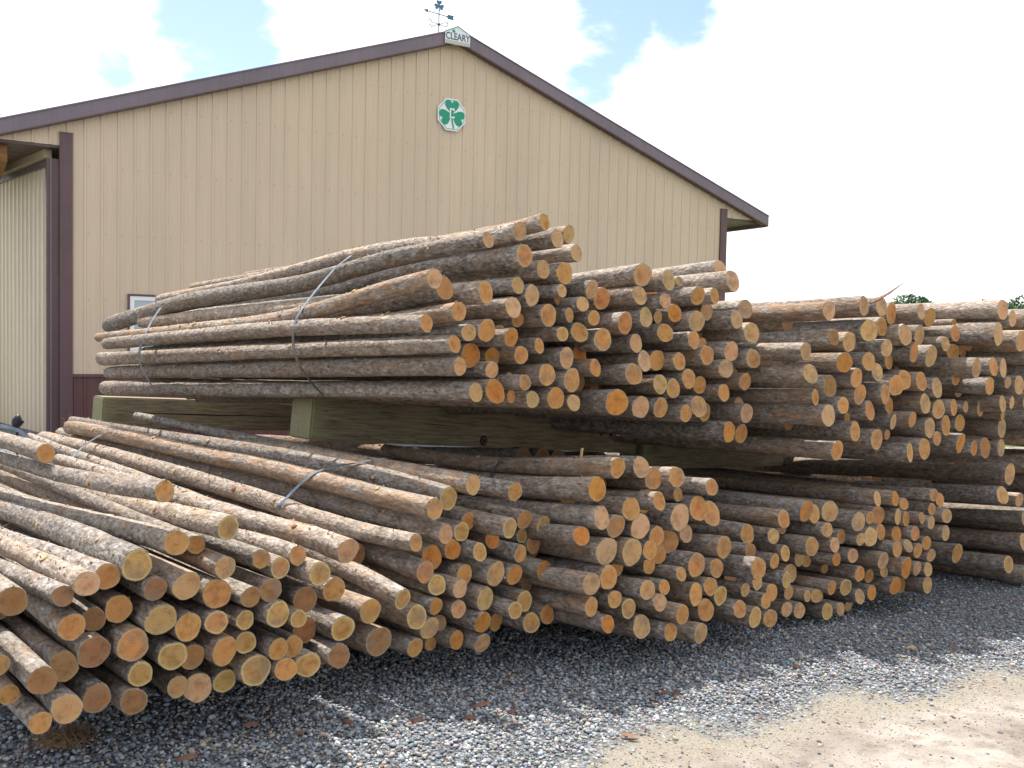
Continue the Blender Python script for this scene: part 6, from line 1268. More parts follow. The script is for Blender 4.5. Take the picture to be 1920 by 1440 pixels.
# eight-sided emblem
osg = empty('emblem_sign', to_world(6.965, -.03, 6.065), ROTZ, label='white eight-sided sign with green shamrock and letter C high on barn wall', cat='sign')
def octa(r): return [(r * math.cos(rad(22.5 + 45 * i)), r * 1.04 * math.sin(rad(22.5 + 45 * i))) for i in range(8)]
MB().prism(octa(.325), -.03, .0).build('plate', WHITE, osg)
rg = MB()
for i in range(8):
    a_ = octa(.297); c_ = octa(.285)
    rg.prism([a_[i], a_[(i + 1) % 8], c_[(i + 1) % 8], c_[i]][::1], -.0335, -.0302)
rg.build('border_line', TEAL, osg)
shamrock(MB(), 0.0, .010, .163, -.0365, -.0305).build('shamrock', GREEN, osg)
cm = MB(); t_ = .028
cm.box(-.05, -.05 + t_, -.042, -.0372, -.07, .125).box(-.05 + t_, .055, -.042, -.0372, .125 - t_, .125).box(-.05 + t_, .055, -.042, -.0372, -.07, -.07 + t_)
cm.box(.055 - t_, .055, -.042, -.0372, .075, .125 - t_).box(.055 - t_, .055, -.042, -.0372, -.07 + t_, -.025)
cm.build('letter', WHITE, osg)
# name plate at the ridge
nsg = empty('name_sign', to_world(RX - .04, -.195, 7.56), ROTZ, label='small white gabled name plate reading CLEARY at barn ridge', cat='sign')
MB().prism([(-.27, -.165), (.27, -.165), (.27, .055), (.0, .185), (-.27, .055)], -.02, .0).build('plate', WHITE, nsg)
MB().prism([(-.262, -.158), (.262, -.158), (.262, -.098), (-.262, -.098)], -.026, -.0202).build('lower_strip', paint_mat('pale_strip', (.52, .50, .44), .5, .03, .05), nsg)
MB().prism([(-.275, .052), (.0, .182), (.275, .052), (.275, .07), (.0, .20), (-.275, .07)], -.028, .004).build('sign_edge', TEAL, nsg)
textmesh('lettering', 'CLEARY', .185, INK, nsg, Matrix.Translation((0, -.0225, -.022)) @ UP, .0015, .80, .0035)
shamrock(MB(), -.09, .085, .020, -.026, -.0205).build('shamrock', GREEN, nsg)
# weather vane
wv = empty('weather_vane', to_world(RX - .33, .05, zroof(RX - .33) + .22), ROTZ, label='thin weather vane with shamrock, arrow and compass letters on barn ridge', cat='weather vane')
MB().tube([(0, 0, -.05), (0, 0, .60)], .011, 8).build('rod', COPPER, wv)
MB().tube([(0, 0, .19), (0, 0, .205), (0, 0, .235), (0, 0, .25)], [.01, .028, .028, .01], 10).build('hub', COPPER, wv)
ar = MB().tube([(-.20, -.06, .22), (.20, .06, .22)], .007, 6).tube([(-.07, .18, .22), (.07, -.18, .22)], .007, 6); ar.build('compass_arms', COPPER, wv)
for ch, p_ in (('W', (-.22, -.06, .25)), ('E', (.22, .06, .25)), ('N', (-.08, .2, .24)), ('S', (.08, -.2, .22))):
    textmesh('compass_letter', ch, .10, COPPER, wv, Matrix.Translation(p_) @ UP, .003)
MB().tube([(-.27, 0, .44), (.22, 0, .40)], .009, 6).build('arrow_shaft', COPPER, wv)
MB().prism([(-.34, .447), (-.24, .405), (-.24, .475)], -.004, .004).build('arrow_head', COPPER, wv)
MB().prism([(.17, .40), (.20, .36), (.33, .355), (.31, .40), (.33, .44), (.20, .445)], -.005, .005).build('arrow_tail', COPPER, wv)
shamrock(MB(), 0, .585, .060, -.006, .006).build('shamrock', COPPER, wv)

# ------------------------------------------------------------------ timbers under the piles
def beam(name, p, az, drop, L, w, h, label, cracks=0, group=None):
    o = MB()
    bm = bmesh.new()
    # box from corner p (top, near, left): x along, y back, z down
    for xx in (0, L):
        for yy in (0, w):
            for zz in (0, -h): bm.verts.new((xx, yy, zz))
    bm.verts.ensure_lookup_table(); vs = bm.verts
    for q in ((0, 1, 5, 4), (2, 6, 7, 3), (0, 4, 6, 2), (1, 3, 7, 5), (0, 2, 3, 1), (4, 5, 7, 6)): bm.faces.new([vs[i] for i in q])
    bmesh.ops.recalc_face_normals(bm, faces=bm.faces)
    bmesh.ops.bevel(bm, geom=list(bm.edges), offset=.012, segments=2, affect='EDGES')
    me = bpy.data.meshes.new('timber'); bm.to_mesh(me); bm.free(); me.materials.append(BEAM)
    root = bpy.data.objects.new(name, None); link(root); root.empty_display_size = .1
    ex = Vector((math.sin(rad(az)), math.cos(rad(az)), -drop)).normalized(); ey = Vector((-math.cos(rad(az)), math.sin(rad(az)), 0)); ez = ex.cross(ey); ey = ez.cross(ex)
    root.matrix_world = Matrix(((ex.x, ey.x, ez.x, p[0]), (ex.y, ey.y, ez.y, p[1]), (ex.z, ey.z, ez.z, p[2]), (0, 0, 0, 1)))
    t = bpy.data.objects.new('timber', me); link(t, root)
    tag(root, label, 'timber', group)
    return root
TG = 'heavy squared timbers laid under the log bundles'
b1 = beam('timber_beam', (-3.511, 8.334, 1.056), 48, .055, 5.6, .26, .274, 'squared green-tinged timber under the back of the left upper bundle', group=TG)
b2_ = beam('timber_beam', (-1.214, 5.94, 1.246), 48, .09, 3.07, .26, .274, 'squared timber with round dark knot under front of left upper bundle', group=TG)
beam('timber_beam', (.75, 12.2, .74), 48, .04, 6.5, .26, .30, 'added far back timber closing the bright gap under the right upper bundle', group=TG)  # added to hide the lit ground behind the gap
b3 = beam('timber_beam', (1.10, 8.02, .90), 48, .055, 4.6, .26, .34, 'dark squared timber in the gap right of the knotted timber', group=TG)
# long drying cracks, a knot and two bolt holes on the middle timber
DK = simple_noise_mat('dark_check', [(.3, (.012, .01, .008)), (.7, (.03, .025, .02))], 10, .9)
MB().tube([(1.40, .004, -.225), (1.40, -.004, -.225)], [.038, .033], 16).build('knot', DK, b2_)
rgk = MB()
for i in range(16):
    a0, a1 = i * math.pi / 8, (i + 1) * math.pi / 8
    rgk.add([(1.40 + r_ * math.cos(a_), -.0055, -.225 + r_ * math.sin(a_)) for a_ in (a0, a1) for r_ in (.017, .022)], [(0, 1, 3, 2)])
rgk.build('knot_ring', BEAM, b2_)
for xx in (2.62, 2.73): MB().tube([(xx, .004, -.13), (xx, -.004, -.13)], [.014, .012], 10).build('bolt_hole', DK, b2_)
def crack(par, pts, w=.003):
    mb = MB(); n = len(pts)
    v = [(x_, -.0012, z_ + w * (1 - abs(2 * i / (n - 1) - 1) ** 2)) for i, (x_, z_) in enumerate(pts)] + [(x_, -.0012, z_ - w * (1 - abs(2 * i / (n - 1) - 1) ** 2)) for i, (x_, z_) in enumerate(pts)]
    mb.add(v, [(i, i + 1, n + i + 1, n + i) for i in range(n - 1)][::1]); mb.build('drying_crack', DK, par)
crack(b1, [(.10, -.125), (.5, -.133), (.9, -.137), (1.4, -.136), (2.0, -.142)], .006)
crack(b2_, [(.85, -.13), (1.0, -.134), (1.2, -.136)], .003); crack(b2_, [(.35, -.07), (.6, -.075), (.8, -.072)], .002)
# low bearers on the gravel
for (bx, by, L_, lab) in ((-2.02, 4.08, 2.7, 'low timber bearer on gravel beneath the front left pile'), (-.45, 5.25, 2.3, 'low timber bearer on gravel beneath the middle lower piles'),
                          (1.05, 6.6, 3.2, 'low timber bearer on gravel beneath the right lower piles'), (3.2, 8.7, 3.6, 'low timber bearer on gravel beneath the far right pile')):
    zt = min(float(zg(bx, by)), float(zg(bx + .74 * L_, by + .67 * L_)) + .055 * L_) + .15
    beam('ground_bearer', (bx, by, zt), 48, .055, L_, .16, .17, lab, group='low bearers under the piles')

# ------------------------------------------------------------------ logs
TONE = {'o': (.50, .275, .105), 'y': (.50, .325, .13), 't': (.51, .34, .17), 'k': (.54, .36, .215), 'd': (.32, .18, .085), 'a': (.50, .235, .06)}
BN = {'L1': 'front left lower pile', 'L2': 'second lower pile', 'L3': 'middle lower pile', 'L4': 'right lower pile', 'L5': 'far right lower pile',
      'U1': 'left upper bundle', 'U2': 'middle upper bundle', 'U3': 'right upper bundle', 'U4': 'far right upper bundle'}
GN = {'L1': 'logs in the front left lower pile', 'L2': 'logs in the second lower pile', 'L3': 'logs in the middle lower pile', 'L4': 'logs in the right lower pile', 'L5': 'logs in the far right lower pile',
      'U1': 'logs in the left upper bundle', 'U2': 'logs in the middle upper bundle', 'U3': 'logs in the right upper bundle', 'U4': 'logs in the far right upper bundle'}
TW = {'o': 'tan-orange', 'y': 'yellow-rimmed', 't': 'pale-tan', 'k': 'pinkish-pale', 'd': 'dark-brown', 'a': 'bright-orange'}
ORD = 'first second third fourth fifth sixth seventh eighth ninth tenth eleventh twelfth thirteenth fourteenth fifteenth'.split()
def spline(P, m):
    P = np.array(P); n = len(P)
    seg = np.r_[0, np.cumsum(np.linalg.norm(np.diff(P, axis=0), axis=1))]
    s = np.linspace(0, seg[-1], m)
    # cubic hermite with finite-difference tangents
    T = np.gradient(P, seg, axis=0) if n > 2 else np.repeat((P[1] - P[0])[None] / seg[-1], 2, 0)
    k = np.clip(np.searchsorted(seg, s, 'right') - 1, 0, n - 2); h = (seg[k + 1] - seg[k])[:, None]; u = ((s - seg[k]) / h[:, 0])[:, None]
    return ((2 * u**3 - 3 * u**2 + 1) * P[k] + (u**3 - 2 * u**2 + u) * h * T[k] + (-2 * u**3 + 3 * u**2) * P[k + 1] + (u**3 - u**2) * h * T[k + 1]), s
def log_arrays(L, rng, hi):
    b, tone, fl, r0, rb, row, pos, flat = L
    P = np.array(flat).reshape(-1, 3); path = len(P) > 3
    n = 22 if hi else 14; m = (46 if path else 22) if hi else 9
    C_, s = spline(P, m)
    # cluster rings at the ends
    T = np.gradient(C_, axis=0); T /= np.linalg.norm(T, axis=1)[:, None]
    A = np.cross(T, (0, 0, 1.)); A /= np.linalg.norm(A, axis=1)[:, None]; Bv = np.cross(A, T)
    th = np.arange(n) * 2 * np.pi / n
    Rr = r0 + (rb - r0) * (s / s[-1]) ** .8
    ph = rng.uniform(0, 6.28, 12)
    TH, SS = np.meshgrid(th, s)
    amp = .022 if not hi else .03
    D = 1 + amp * (np.sin(2 * TH + ph[0] + .9 * SS) + .8 * np.sin(3 * TH + ph[1] - 1.3 * SS) + .6 * np.sin(5 * TH + ph[2] + 2.1 * SS))
    D += .028 * np.sin(SS * 3.1 + ph[3]) + .022 * np.sin(SS * 7.3 + ph[4]) * np.sin(TH + ph[5]) + .015 * np.sin(SS * 17 + ph[6] + TH)
    for q in range(rng.integers(2, 6) if hi else 1):     # swollen whorls round old branches
        sq = rng.uniform(.25, s[-1]); D += .07 * np.exp(-((SS - sq) / .05) ** 2) * (.5 + .5 * np.cos(TH - rng.uniform(0, 6.28)))
    if hi: D += rng.normal(0, .012, D.shape)
    D[-1] *= .93
    RR = Rr[:, None] * D
    V = C_[:, None, :] + RR[..., None] * (np.cos(TH)[..., None] * A[:, None, :] + np.sin(TH)[..., None] * Bv[:, None, :])
    tl = rng.normal(0, .09, 2)                               # the saw cut is not quite square
    sh = (np.cos(th) * tl[0] + np.sin(th) * tl[1]) * RR[0]
    V[0] += sh[:, None] * T[0]
    off = rng.uniform(-40, 40, 3)
    lpb = np.stack([RR * np.cos(TH), RR * np.sin(TH), SS], -1) + off
    # extra rings: bark edge bevel and inner lip
    front = V[0]; cen = C_[0]
    r1 = front + (cen - front) * .018 - T[0] * .0
    V[0] = front; 
    lip = cen + (front - cen) * .955
    V[1:2] = V[1:2]
    bv = np.concatenate([lip[None], (cen + (front - cen) * .99)[None], V + 0], 0)
    bv[2] = front + T[0] * .004
    lb = np.concatenate([(lpb[0] * 1)[None], lpb[0][None], lpb], 0)
    mm = m + 2
    I = np.arange(mm * n).reshape(mm, n); J = np.roll(I, -1, 1)
    bf = np.stack([I[:-1], J[:-1], J[1:], I[1:]], -1).reshape(-1, 4)
    # back cap as quads to the axis
    bv = bv.reshape(-1, 3); lb = lb.reshape(-1, 3)
    wv_ = np.concatenate([cen[None], cen + (lip - cen) * .5, lip], 0)
    sd_ = rng.uniform(0, 30)
    prof = RR[0] / RR[0].max()
    xy = np.stack([np.cos(th), np.sin(th)], -1)
    wl = np.concatenate([[[0, 0, sd_]], np.c_[xy * .5 * .96, np.full(n, sd_)], np.c_[xy * .99, np.full(n, sd_)]], 0)
    wf = [(0, 1 + (i + 1) % n, 1 + i) for i in range(n)] + [(1 + i, 1 + (i + 1) % n, 1 + n + (i + 1) % n, 1 + n + i) for i in range(n)]
    bc = C_[-1]; last = bv[-n:]
    kv = np.concatenate([bc[None], last], 0); kl = np.concatenate([[[0, 0, sd_ + 5]], np.c_[xy, np.full(n, sd_ + 5)]], 0)
    kf = [(0, 1 + i, 1 + (i + 1) % n) for i in range(n)]
    strip = float(np.clip(rng.gamma(2.0, .09), .02, .75)); 
    if tone == 'a' and rng.random() < .4: strip += .25
    if rng.random() < .14: strip += .4
    bt = (1 - strip, rng.uniform(.72, 1.15), rng.uniform(0, 1.0), 1)
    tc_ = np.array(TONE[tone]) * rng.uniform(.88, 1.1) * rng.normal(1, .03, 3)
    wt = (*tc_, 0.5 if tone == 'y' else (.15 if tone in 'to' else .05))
    return dict(bv=bv, bf=bf, lb=lb, bt=bt, wv=wv_, wf=wf, wl=wl, wt=wt, kv=kv, kf=kf, kl=kl, C=C_, T=T, A=A, B=Bv, R=RR, s=s)
def attr_mesh(name, v, f, lp, tint, mats, smooth, mi=None):
    me = bpy.data.meshes.new(name); me.from_pydata(v.tolist(), [], [tuple(int(i) for i in q) for q in f])
    for m_ in mats: me.materials.append(m_)
    if smooth is True: me.polygons.foreach_set('use_smooth', [True] * len(me.polygons))
    elif smooth is not False: me.polygons.foreach_set('use_smooth', smooth)
    if mi is not None: me.polygons.foreach_set('material_index', mi)
    a = me.attributes.new('lp', 'FLOAT_VECTOR', 'POINT'); a.data.foreach_set('vector', np.ascontiguousarray(lp, dtype=np.float32).ravel())
    a = me.attributes.new('tint', 'FLOAT_COLOR', 'POINT'); a.data.foreach_set('color', np.ascontiguousarray(tint, dtype=np.float32).ravel())
    me.update(); return me
rest = dict(v=[], f=[], lp=[], t=[], mi=[], sm=[]); nrest = 0
LN = {}
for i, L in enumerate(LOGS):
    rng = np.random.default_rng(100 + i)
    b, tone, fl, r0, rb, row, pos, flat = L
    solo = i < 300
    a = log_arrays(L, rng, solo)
    if solo:
        base = Vector(flat[:3]) - Vector((0, 0, r0))
        size = 'slim' if r0 < .043 else ('thick' if r0 > .062 else 'middling')
        lab = f'{size} log with {TW[tone]} cut end, {ORD[pos-1]} from left, {ORD[row-1]} row down, {BN[b]}'
        if 'x' in fl: lab = 'dark brown log end with deep black star crack, bottom of second lower pile'
        if 'z' in fl: lab = 'log with a curved bite missing from its cut end, middle upper bundle'
        if 'B' in fl: lab = 'short log end lying back behind the top of the front left pile'
        root = empty('log', base, 0, label=lab, cat='log', group=GN[b])
        bo = np.array(base)
        nb = len(a['bv'])
        v = np.concatenate([a['bv'], a['kv']]) - bo; f = [tuple(q) for q in a['bf']] + [tuple(j + nb for j in q) for q in a['kf']]
        lp = np.concatenate([a['lb'], a['kl']]); t = np.concatenate([np.tile(a['bt'], (nb, 1)), np.tile(a['wt'], (len(a['kv']), 1))])
        mi = [0] * len(a['bf']) + [1] * len(a['kf']); sm = [True] * len(a['bf']) + [False] * len(a['kf'])
        link(bpy.data.objects.new('bark', attr_mesh('bark', v, f, lp, t, [BARK, WOOD], sm, mi)), root)
        link(bpy.data.objects.new('cut_end', attr_mesh('cut_end', a['wv'] - bo, a['wf'], a['wl'], np.tile(a['wt'], (len(a['wv']), 1)), [WOOD], False)), root)
        # pruned branch stubs on the logs whose length shows
        if len(flat) > 9 or r0 > .06:
            nk = int(rng.integers(3, 7)) if len(flat) > 9 else int(rng.integers(0, 2))
            for q in range(nk):
                j = int(rng.integers(3, len(a['s']) - 3)) if len(flat) > 9 else int(rng.integers(1, 4))
                th = rng.uniform(-.3, 2.6) + math.pi * 0
                dr = a['A'][j] * math.cos(th) + a['B'][j] * math.sin(th)
                if dr @ (a['C'][j] - np.array([0, 0, 1.6])) > 0: dr = dr - 2 * a['A'][j] * math.cos(th)
                rr1 = a['R'][j].mean() * 1.03; kr = rng.uniform(.007, .014)
                ce = a['C'][j] + dr * (rr1 + .002); t1 = a['T'][j]; t2 = np.cross(dr, t1)
                vv = [ce + dr * .004]; ll = [(0, 0, 3.3)]
                for w_ in range(10):
                    an = w_ * .6283; e_ = t1 * math.cos(an) * 1.25 + t2 * math.sin(an)
                    vv.append(ce + e_ * kr * rng.uniform(.85, 1.1)); ll.append((math.cos(an), math.sin(an), 3.3))
                for w_ in range(10):
                    an = w_ * .6283; e_ = t1 * math.cos(an) * 1.25 + t2 * math.sin(an)
                    vv.append(ce - dr * .012 + e_ * kr * 1.5); ll.append((math.cos(an) * 1.4, math.sin(an) * 1.4, 3.3))
                ff = [(0, 1 + w_, 1 + (w_ + 1) % 10) for w_ in range(10)] + [(1 + w_, 11 + w_, 11 + (w_ + 1) % 10, 1 + (w_ + 1) % 10) for w_ in range(10)]
                kt = (.60, .45, .25, 0) if rng.random() < .7 else (.34, .17, .08, 0)
                link(bpy.data.objects.new('knot', attr_mesh('knot', np.array(vv) - bo, ff, np.array(ll), np.tile(kt, (21, 1)), [WOOD], False)), root)
        # loose curls of bark standing off the top
        nfl = 170 if len(flat) > 9 else (12 if r0 > .045 else 0)
        if nfl:
            vv = []; ff = []
            for q in range(nfl):
                j = int(rng.integers(0, len(a['s']))); th = rng.normal(1.57, .75)
                dr = a['A'][j] * math.cos(th) + a['B'][j] * math.sin(th); t1 = a['T'][j]; t2 = np.cross(dr, t1)
                an = rng.uniform(0, 6.28); ax = t1 * math.cos(an) + t2 * math.sin(an)
                ce = a['C'][j] + dr * a['R'][j].mean() * 1.0 + t1 * rng.uniform(-.1, .1) * (j > 1)
                ln = rng.uniform(.006, .020); wd = rng.uniform(.002, .006); up = rng.uniform(.002, .009)
                if rng.random() < .12: ln *= 2.6; wd *= .35; up *= 1.6
                sd2 = np.cross(dr, ax); k0 = len(vv)
                vv += [ce - sd2 * wd - dr * .004, ce + sd2 * wd - dr * .004, ce + ax * ln + sd2 * wd * .4 + dr * up, ce + ax * ln * .9 - sd2 * wd * .6 + dr * up * .8]
                ff.append((k0, k0 + 1, k0 + 2, k0 + 3))
            vv = np.array(vv); lpf = vv + rng.uniform(-9, 9, 3)
            tt = np.tile((.55, 1.0, .5, 1), (len(vv), 1)); tt[:, 0] = np.repeat(rng.uniform(.1, 1, nfl), 4)
            o = bpy.data.objects.new('bark_flakes', attr_mesh('bark_flakes', vv - bo, ff, lpf, tt, [BARK], False)); link(o, root); o['kind'] = 'stuff'
    else:
        for v, f, lp, t, mi, sm in ((a['bv'], a['bf'], a['lb'], a['bt'], 0, True), (a['wv'], a['wf'], a['wl'], a['wt'], 1, False)):
            rest['v'].append(v); rest['f'] += [tuple(int(j) + nrest for j in q) for q in f]; rest['lp'].append(lp); rest['t'].append(np.tile(t, (len(v), 1)))
            rest['mi'] += [mi] * len(f); rest['sm'] += [sm] * len(f); nrest += len(v)
o = bpy.data.objects.new('smaller_logs', attr_mesh('smaller_logs', np.concatenate(rest['v']), rest['f'], np.concatenate(rest['lp']), np.concatenate(rest['t']), [BARK, WOOD], rest['sm'], rest['mi'])); link(o)  # also holds the unseen filler logs added to block sun and light gaps
tag(o, 'many smaller log ends plus added filler logs closing light gaps in the piles', 'logs', kind='stuff')

# ------------------------------------------------------------------ steel straps
SLAB = ['grey steel strap round the left upper bundle above the knotted timber', 'grey steel strap near the back end of the left upper bundle', 'blue-grey steel strap by the back of the front left lower logs',
        'blue-grey steel strap slanting over the second lower pile', 'dark steel strap over the top of the middle lower pile']
def strap(dr, flat, lab, w=.0105, name='steel_strap'):
    P = np.array(flat).reshape(-1, 3); dr = np.array(dr); n = len(P)
    # ease the kinks
    for _ in range(1): P[1:-1] = P[1:-1] * .6 + (P[:-2] + P[2:]) * .2
    T = np.gradient(P, axis=0); T /= np.linalg.norm(T, axis=1)[:, None]
    D = dr - T * (T @ dr)[:, None]; D /= np.linalg.norm(D, axis=1)[:, None]
    Nn = np.cross(T, D)
    v = []
    for i in range(n): v += [P[i] - D[i] * w, P[i] + D[i] * w, P[i] + D[i] * w + Nn[i] * .0016, P[i] - D[i] * w + Nn[i] * .0016]
    f = []
    for i in range(n - 1):
        for k_ in range(4): f.append((4 * i + k_, 4 * i + (k_ + 1) % 4, 4 * i + 4 + (k_ + 1) % 4, 4 * i + 4 + k_))
    f += [(0, 1, 2, 3), (4 * n - 1, 4 * n - 2, 4 * n - 3, 4 * n - 4)]
    bs = Vector(v[0]); return tag(meshobj(name, [Vector(q) - bs for q in v], f, STEEL, loc=bs), lab, 'strap', 'steel straps binding the logs')
for (dr, fl_), lab in zip(STRAPS, SLAB): strap(dr, fl_, lab)
loop = [(-3.93, 7.24, .90), (-3.84, 7.25, .90), (-3.76, 7.26, .885), (-3.69, 7.27, .86), (-3.635, 7.275, .82), (-3.60, 7.28, .77), (-3.575, 7.28, .71)]
strap((.05, .25, 1), [c for p in loop for c in p], 'loose end of grey strap arching up left of the front left pile', .013, 'loose_strap')

# ------------------------------------------------------------------ small things
# round dark lamp-like knob on a post beyond the front left pile
kn = empty('round_marker', (-4.581, 8.973, .45), 0, label='small round black knob on a thin post before the ribbed door leaf', cat='marker')
MB().tube([(0, 0, -.6), (0, 0, .25)], .012, 8).build('post', DARKM, kn)
MB().tube([(0, 0, .255), (-.004, -.004, .27), (0, 0, .30), (0, 0, .335), (.01, 0, .365), (.02, 0, .385)], [.01, .034, .048, .046, .03, .008], 12).tube([(.0, 0, .325), (.06, 0, .315)], [.035, .012], 10).build('knob', DARKM, kn, smooth=True)
tb = MB().tube([(-5.6, 9.0, .38), (-5.0, 8.72, .33), (-4.4, 8.48, .27), (-4.05, 8.3, .235)], .05, 12)
tag(tb.build('dark_rail', mat('dark_green_paint', (.015, .035, .03), .5)[0], smooth=True), 'dark green rail end resting behind the front left pile', 'rail')
# long splinter of bark sticking up
sp = MB()
a_, b__ = Vector((2.314, 6.32, 1.90)), Vector((2.575, 6.40, 2.055))
d_ = (b__ - a_); up_ = Vector((0, 0, 1)); sd_ = d_.cross(up_).normalized()
ring = []
for q, wq, hq in ((0, .016, .022), (.25, .018, .024), (.55, .012, .018), (.8, .006, .010), (1.0, .001, .002)):
    c_ = a_ + d_ * q + up_ * (-.012 * math.sin(q * 3.1)); ring.append([c_ + sd_ * wq, c_ + up_ * hq * .4, c_ - sd_ * wq, c_ - up_ * hq * .6])
vv = [p for r_ in ring for p in r_]; ff = [(4 * i + k_, 4 * i + (k_ + 1) % 4, 4 * i + 4 + (k_ + 1) % 4, 4 * i + 4 + k_) for i in range(4) for k_ in range(4)] + [(3, 2, 1, 0)]
tag(meshobj('bark_splinter', [p - a_ for p in vv], ff, SCRAPM, loc=a_), 'long pointed splinter of bark sticking up from the right upper bundle', 'splinter')
# peg-like broken branch standing before the middle timber
tag(MB().tube([(0, 0, -.05), (.002, 0, 0), (.004, 0, .025), (.008, 0, .036)], [.007, .0075, .0085, .006], 8).build('branch_stub', CHIPM, smooth=True, loc=(.39, 5.35, .985)), 'short pale broken branch stub standing on the middle lower pile', 'stub')
SL_ = ['rust brown bark scrap on gravel just right of the middle lower pile', 'large red-brown bark scrap on gravel at far right', 'red-brown bark scrap on gravel right of centre', 'small orange bark crumb beside a larger scrap right of centre',
       'thin pale yellow wood sliver lying on gravel at right', 'dark red bark chip at the edge of the sunlit gravel', 'tan bark chip at the edge of the sunlit gravel', 'small round brown bark lump near the right lower pile',
       'pinkish bark strip on gravel at the bottom left', 'pale brown bark strip on shaded gravel at lower left', 'brown bark strip on shaded gravel below the second lower pile', 'tan bark sliver on shaded gravel below the star-cracked log',
       'light tan bark sliver on gravel near the bottom centre', 'dark red bark chip on gravel near the bottom centre', 'long thin dark bark strip in the shaded gravel at centre']
for i, (px, py) in enumerate(SCRAPS):
    rg_ = random.Random(50 + i); mb = MB(); L_ = [.05, .085, .045, .03, .09, .055, .05, .025, .10, .09, .07, .06, .07,   .05, .13][i] * .75; W_ = L_ * rg_.uniform(.22, .42) if i != 4 else .008
    n = 7; v = []; f = []
    for j in range(n):
        q = j / (n - 1) - .5; w_ = W_ * (1 - (2 * abs(q)) ** 2.5 * .8) * rg_.uniform(.75, 1.15); h_ = .006 + .008 * math.cos(q * 3) * rg_.uniform(.6, 1.3)
        v += [(q * L_, -w_ / 2, h_ * .3), (q * L_, -w_ * .1, h_ + .006), (q * L_, w_ / 2, h_ * .5), (q * L_, 0, h_ * .2 - .003)]
    for j in range(n - 1):
        for k_ in range(4): f.append((4 * j + k_, 4 * j + (k_ + 1) % 4, 4 * j + 4 + (k_ + 1) % 4, 4 * j + 4 + k_))
    f += [(3, 2, 1, 0), (4 * n - 4, 4 * n - 3, 4 * n - 2, 4 * n - 1)]
    o = meshobj('bark_scrap', v, f, CHIPM if i == 4 else SCRAPM, loc=(px, py, float(zg(px, py)) + .010), smooth=False)
    o.rotation_euler = (rg_.uniform(-.15, .15), rg_.uniform(-.15, .15), rg_.uniform(-.6, .9))
    tag(o, SL_[i], 'bark scrap', 'bark scraps on the gravel')
# bark litter fallen over the gravel
n_ = 1100; x = rs.uniform(-2.6, 4.6, n_); y = rs.uniform(2.9, 7.4, n_); ok = (edge_dist(x, y) > -.15) & ((x - y) * .707 > -3.7); x, y = x[ok], y[ok]; n_ = len(x)
a = rs.uniform(0, 6.28, n_); L_ = rs.lognormal(math.log(.011), .5, n_); W_ = L_ * rs.uniform(.2, .5, n_); z = zg(x, y) + .012 + rs.uniform(0, .006, n_)
u = np.stack([np.cos(a), np.sin(a), rs.normal(0, .15, n_)], -1); w_ = np.stack([-np.sin(a), np.cos(a), rs.normal(0, .2, n_)], -1); P = np.stack([x, y, z], -1)
dn = np.array([0, 0, -.004])
v = np.stack([P - u * L_[:, None], P + w_ * W_[:, None], P + u * L_[:, None], P - w_ * W_[:, None], P + dn], 1).reshape(-1, 3)
f = [q for i in range(n_) for q in ((5*i, 5*i+3, 5*i+2, 5*i+1), (5*i, 5*i+1, 5*i+4), (5*i+1, 5*i+2, 5*i+4), (5*i+2, 5*i+3, 5*i+4), (5*i+3, 5*i, 5*i+4))]
tag(meshobj('bark_litter', v, f, SCRAPM), 'small brown bark flakes littered over the gravel', 'bark litter', kind='stuff')
# dry needle tuft
nd = MB(); rg_ = random.Random(8)
for i in range(260):
    a0 = rg_.gauss(2.6, .8); l_ = rg_.uniform(.04, .13); h_ = rg_.uniform(.004, .05)
    x_, y_ = rg_.gauss(0.03, .035), rg_.gauss(0, .03); dx, dy = math.cos(a0) * l_, math.sin(a0) * l_
    nd.tube([(x_, y_, .006), (x_ + dx * .6, y_ + dy * .6, h_), (x_ + dx, y_ + dy, h_ * .5)], .0011, 3, False)
tag(nd.build('needle_tuft', NEEDLE, loc=(-1.594, 3.45, float(zg(-1.594, 3.45)) + .004)), 'tuft of dry brown pine needles on gravel at lower left', 'needles', kind='stuff')

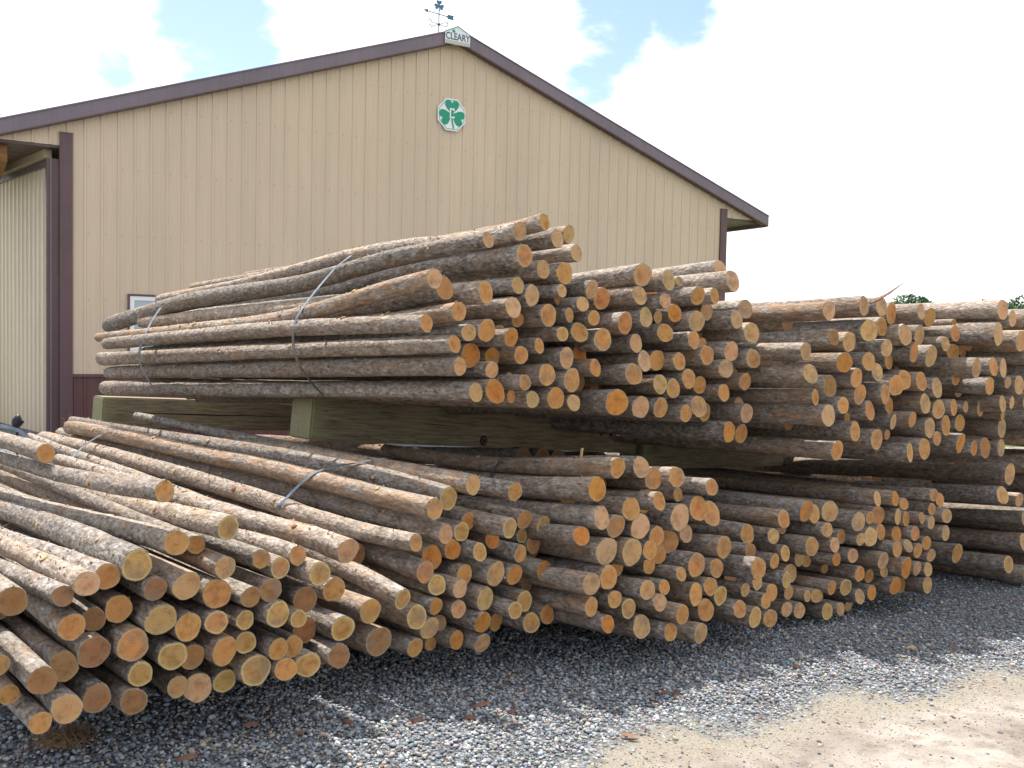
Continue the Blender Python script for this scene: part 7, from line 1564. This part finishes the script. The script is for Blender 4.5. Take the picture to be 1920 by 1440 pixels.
# ------------------------------------------------------------------ trees on the skyline
def leaf_mat(name, a, b_):
    m, nt, b = mat(name, rough=.7, spec=.2)
    g_ = N(nt, 'ShaderNodeNewGeometry'); K(nt, ramp(nt, g_.outputs['Random Per Island'], [(0, a), (1, b_)]), b.inputs['Base Color'])
    b.inputs['Subsurface Weight'].default_value = 0
    return m
LEAF = [leaf_mat('leaf_green', (.06, .11, .05), (.14, .21, .11)), leaf_mat('leaf_blue_green', (.06, .11, .07), (.13, .20, .12))]  # greens lightened, so the distance haze sits in the leaf colour
TRUNK = simple_noise_mat('tree_trunk', [(.3, (.07, .05, .035)), (.7, (.16, .12, .09))], 4, .9)
def tree(x, y, h, rx, label, seed, mt):
    r_ = np.random.default_rng(seed); z0 = float(zbase(x, y))
    root = empty('tree', (x, y, z0), r_.uniform(0, 6), label=label, cat='tree', group='trees on the skyline')
    tk = MB().tube([(0, 0, -.3), (.05, .02, h * .3), (.1, 0, h * .6), (.05, .1, h * .85)], [.16, .13, .08, .03], 8)
    cl = []
    for k_ in range(13):
        a0 = r_.uniform(0, 6.28); hh = h * r_.uniform(.42, .93); rr = rx * r_.uniform(.2, .85) * (1.15 - .5 * hh / h); c_ = (rr * math.cos(a0), rr * math.sin(a0), hh)
        cl.append(c_); tk.tube([(.08, .02, hh * .6), (c_[0] * .5, c_[1] * .5, hh * .85), c_], [.05, .035, .015], 5)
    tk.build('trunk', TRUNK, root)
    cl.append((0, 0, h * .92)); P = []
    for c_ in cl:
        n_ = 150; q = r_.normal(0, 1, (n_, 3)); q /= np.linalg.norm(q, axis=1)[:, None]; q *= (r_.uniform(.3, 1, n_) ** .5)[:, None] * r_.uniform(.35, .6) * rx * np.array([1, 1, .7]); P.append(q + c_)
    P = np.concatenate(P); n_ = len(P); sz = r_.uniform(.06, .13, n_) * rx / 1.5 + .03
    u = r_.normal(0, 1, (n_, 3)); u /= np.linalg.norm(u, axis=1)[:, None]; w_ = np.cross(u, r_.normal(0, 1, (n_, 3))); w_ /= np.linalg.norm(w_, axis=1)[:, None]
    v = np.stack([P - u * sz[:, None], P + w_ * sz[:, None] * .6, P + u * sz[:, None], P - w_ * sz[:, None] * .6], 1).reshape(-1, 3)
    me = fast_mesh('crown', v, np.arange(n_ * 4).reshape(-1, 4), 4); me.polygons.foreach_set('use_smooth', np.zeros(n_, dtype=bool)); me.materials.append(mt)
    link(bpy.data.objects.new('crown', me), root)
for i, (px, top, rx, lab) in enumerate([(1672, 562, 1.1, 'small dark green tree just right of the bark splinter on the skyline'), (1703, 551, 1.9, 'rounded dark green tree rising above the right upper bundle'),
                                        (1845, 561, 1.9, 'low green tree above the big pale log at far right'), (1880, 559, 1.6, 'green tree between its two neighbours at the far right skyline'), (1912, 549, 2.1, 'tallest green tree at the right edge of the skyline'),
                                        (1960, 560, 2.2, 'green tree past the right edge of the skyline')]):
    Yd = 80 + 3 * i; x_ = (px - 960) / 1820 * Yd; h_ = 1.6 + (655 - top - 2) / 1820 * Yd + .42
    tree(x_, Yd, h_, rx, lab, 20 + i, LEAF[i % 2])
bpy.context.view_layer.update()
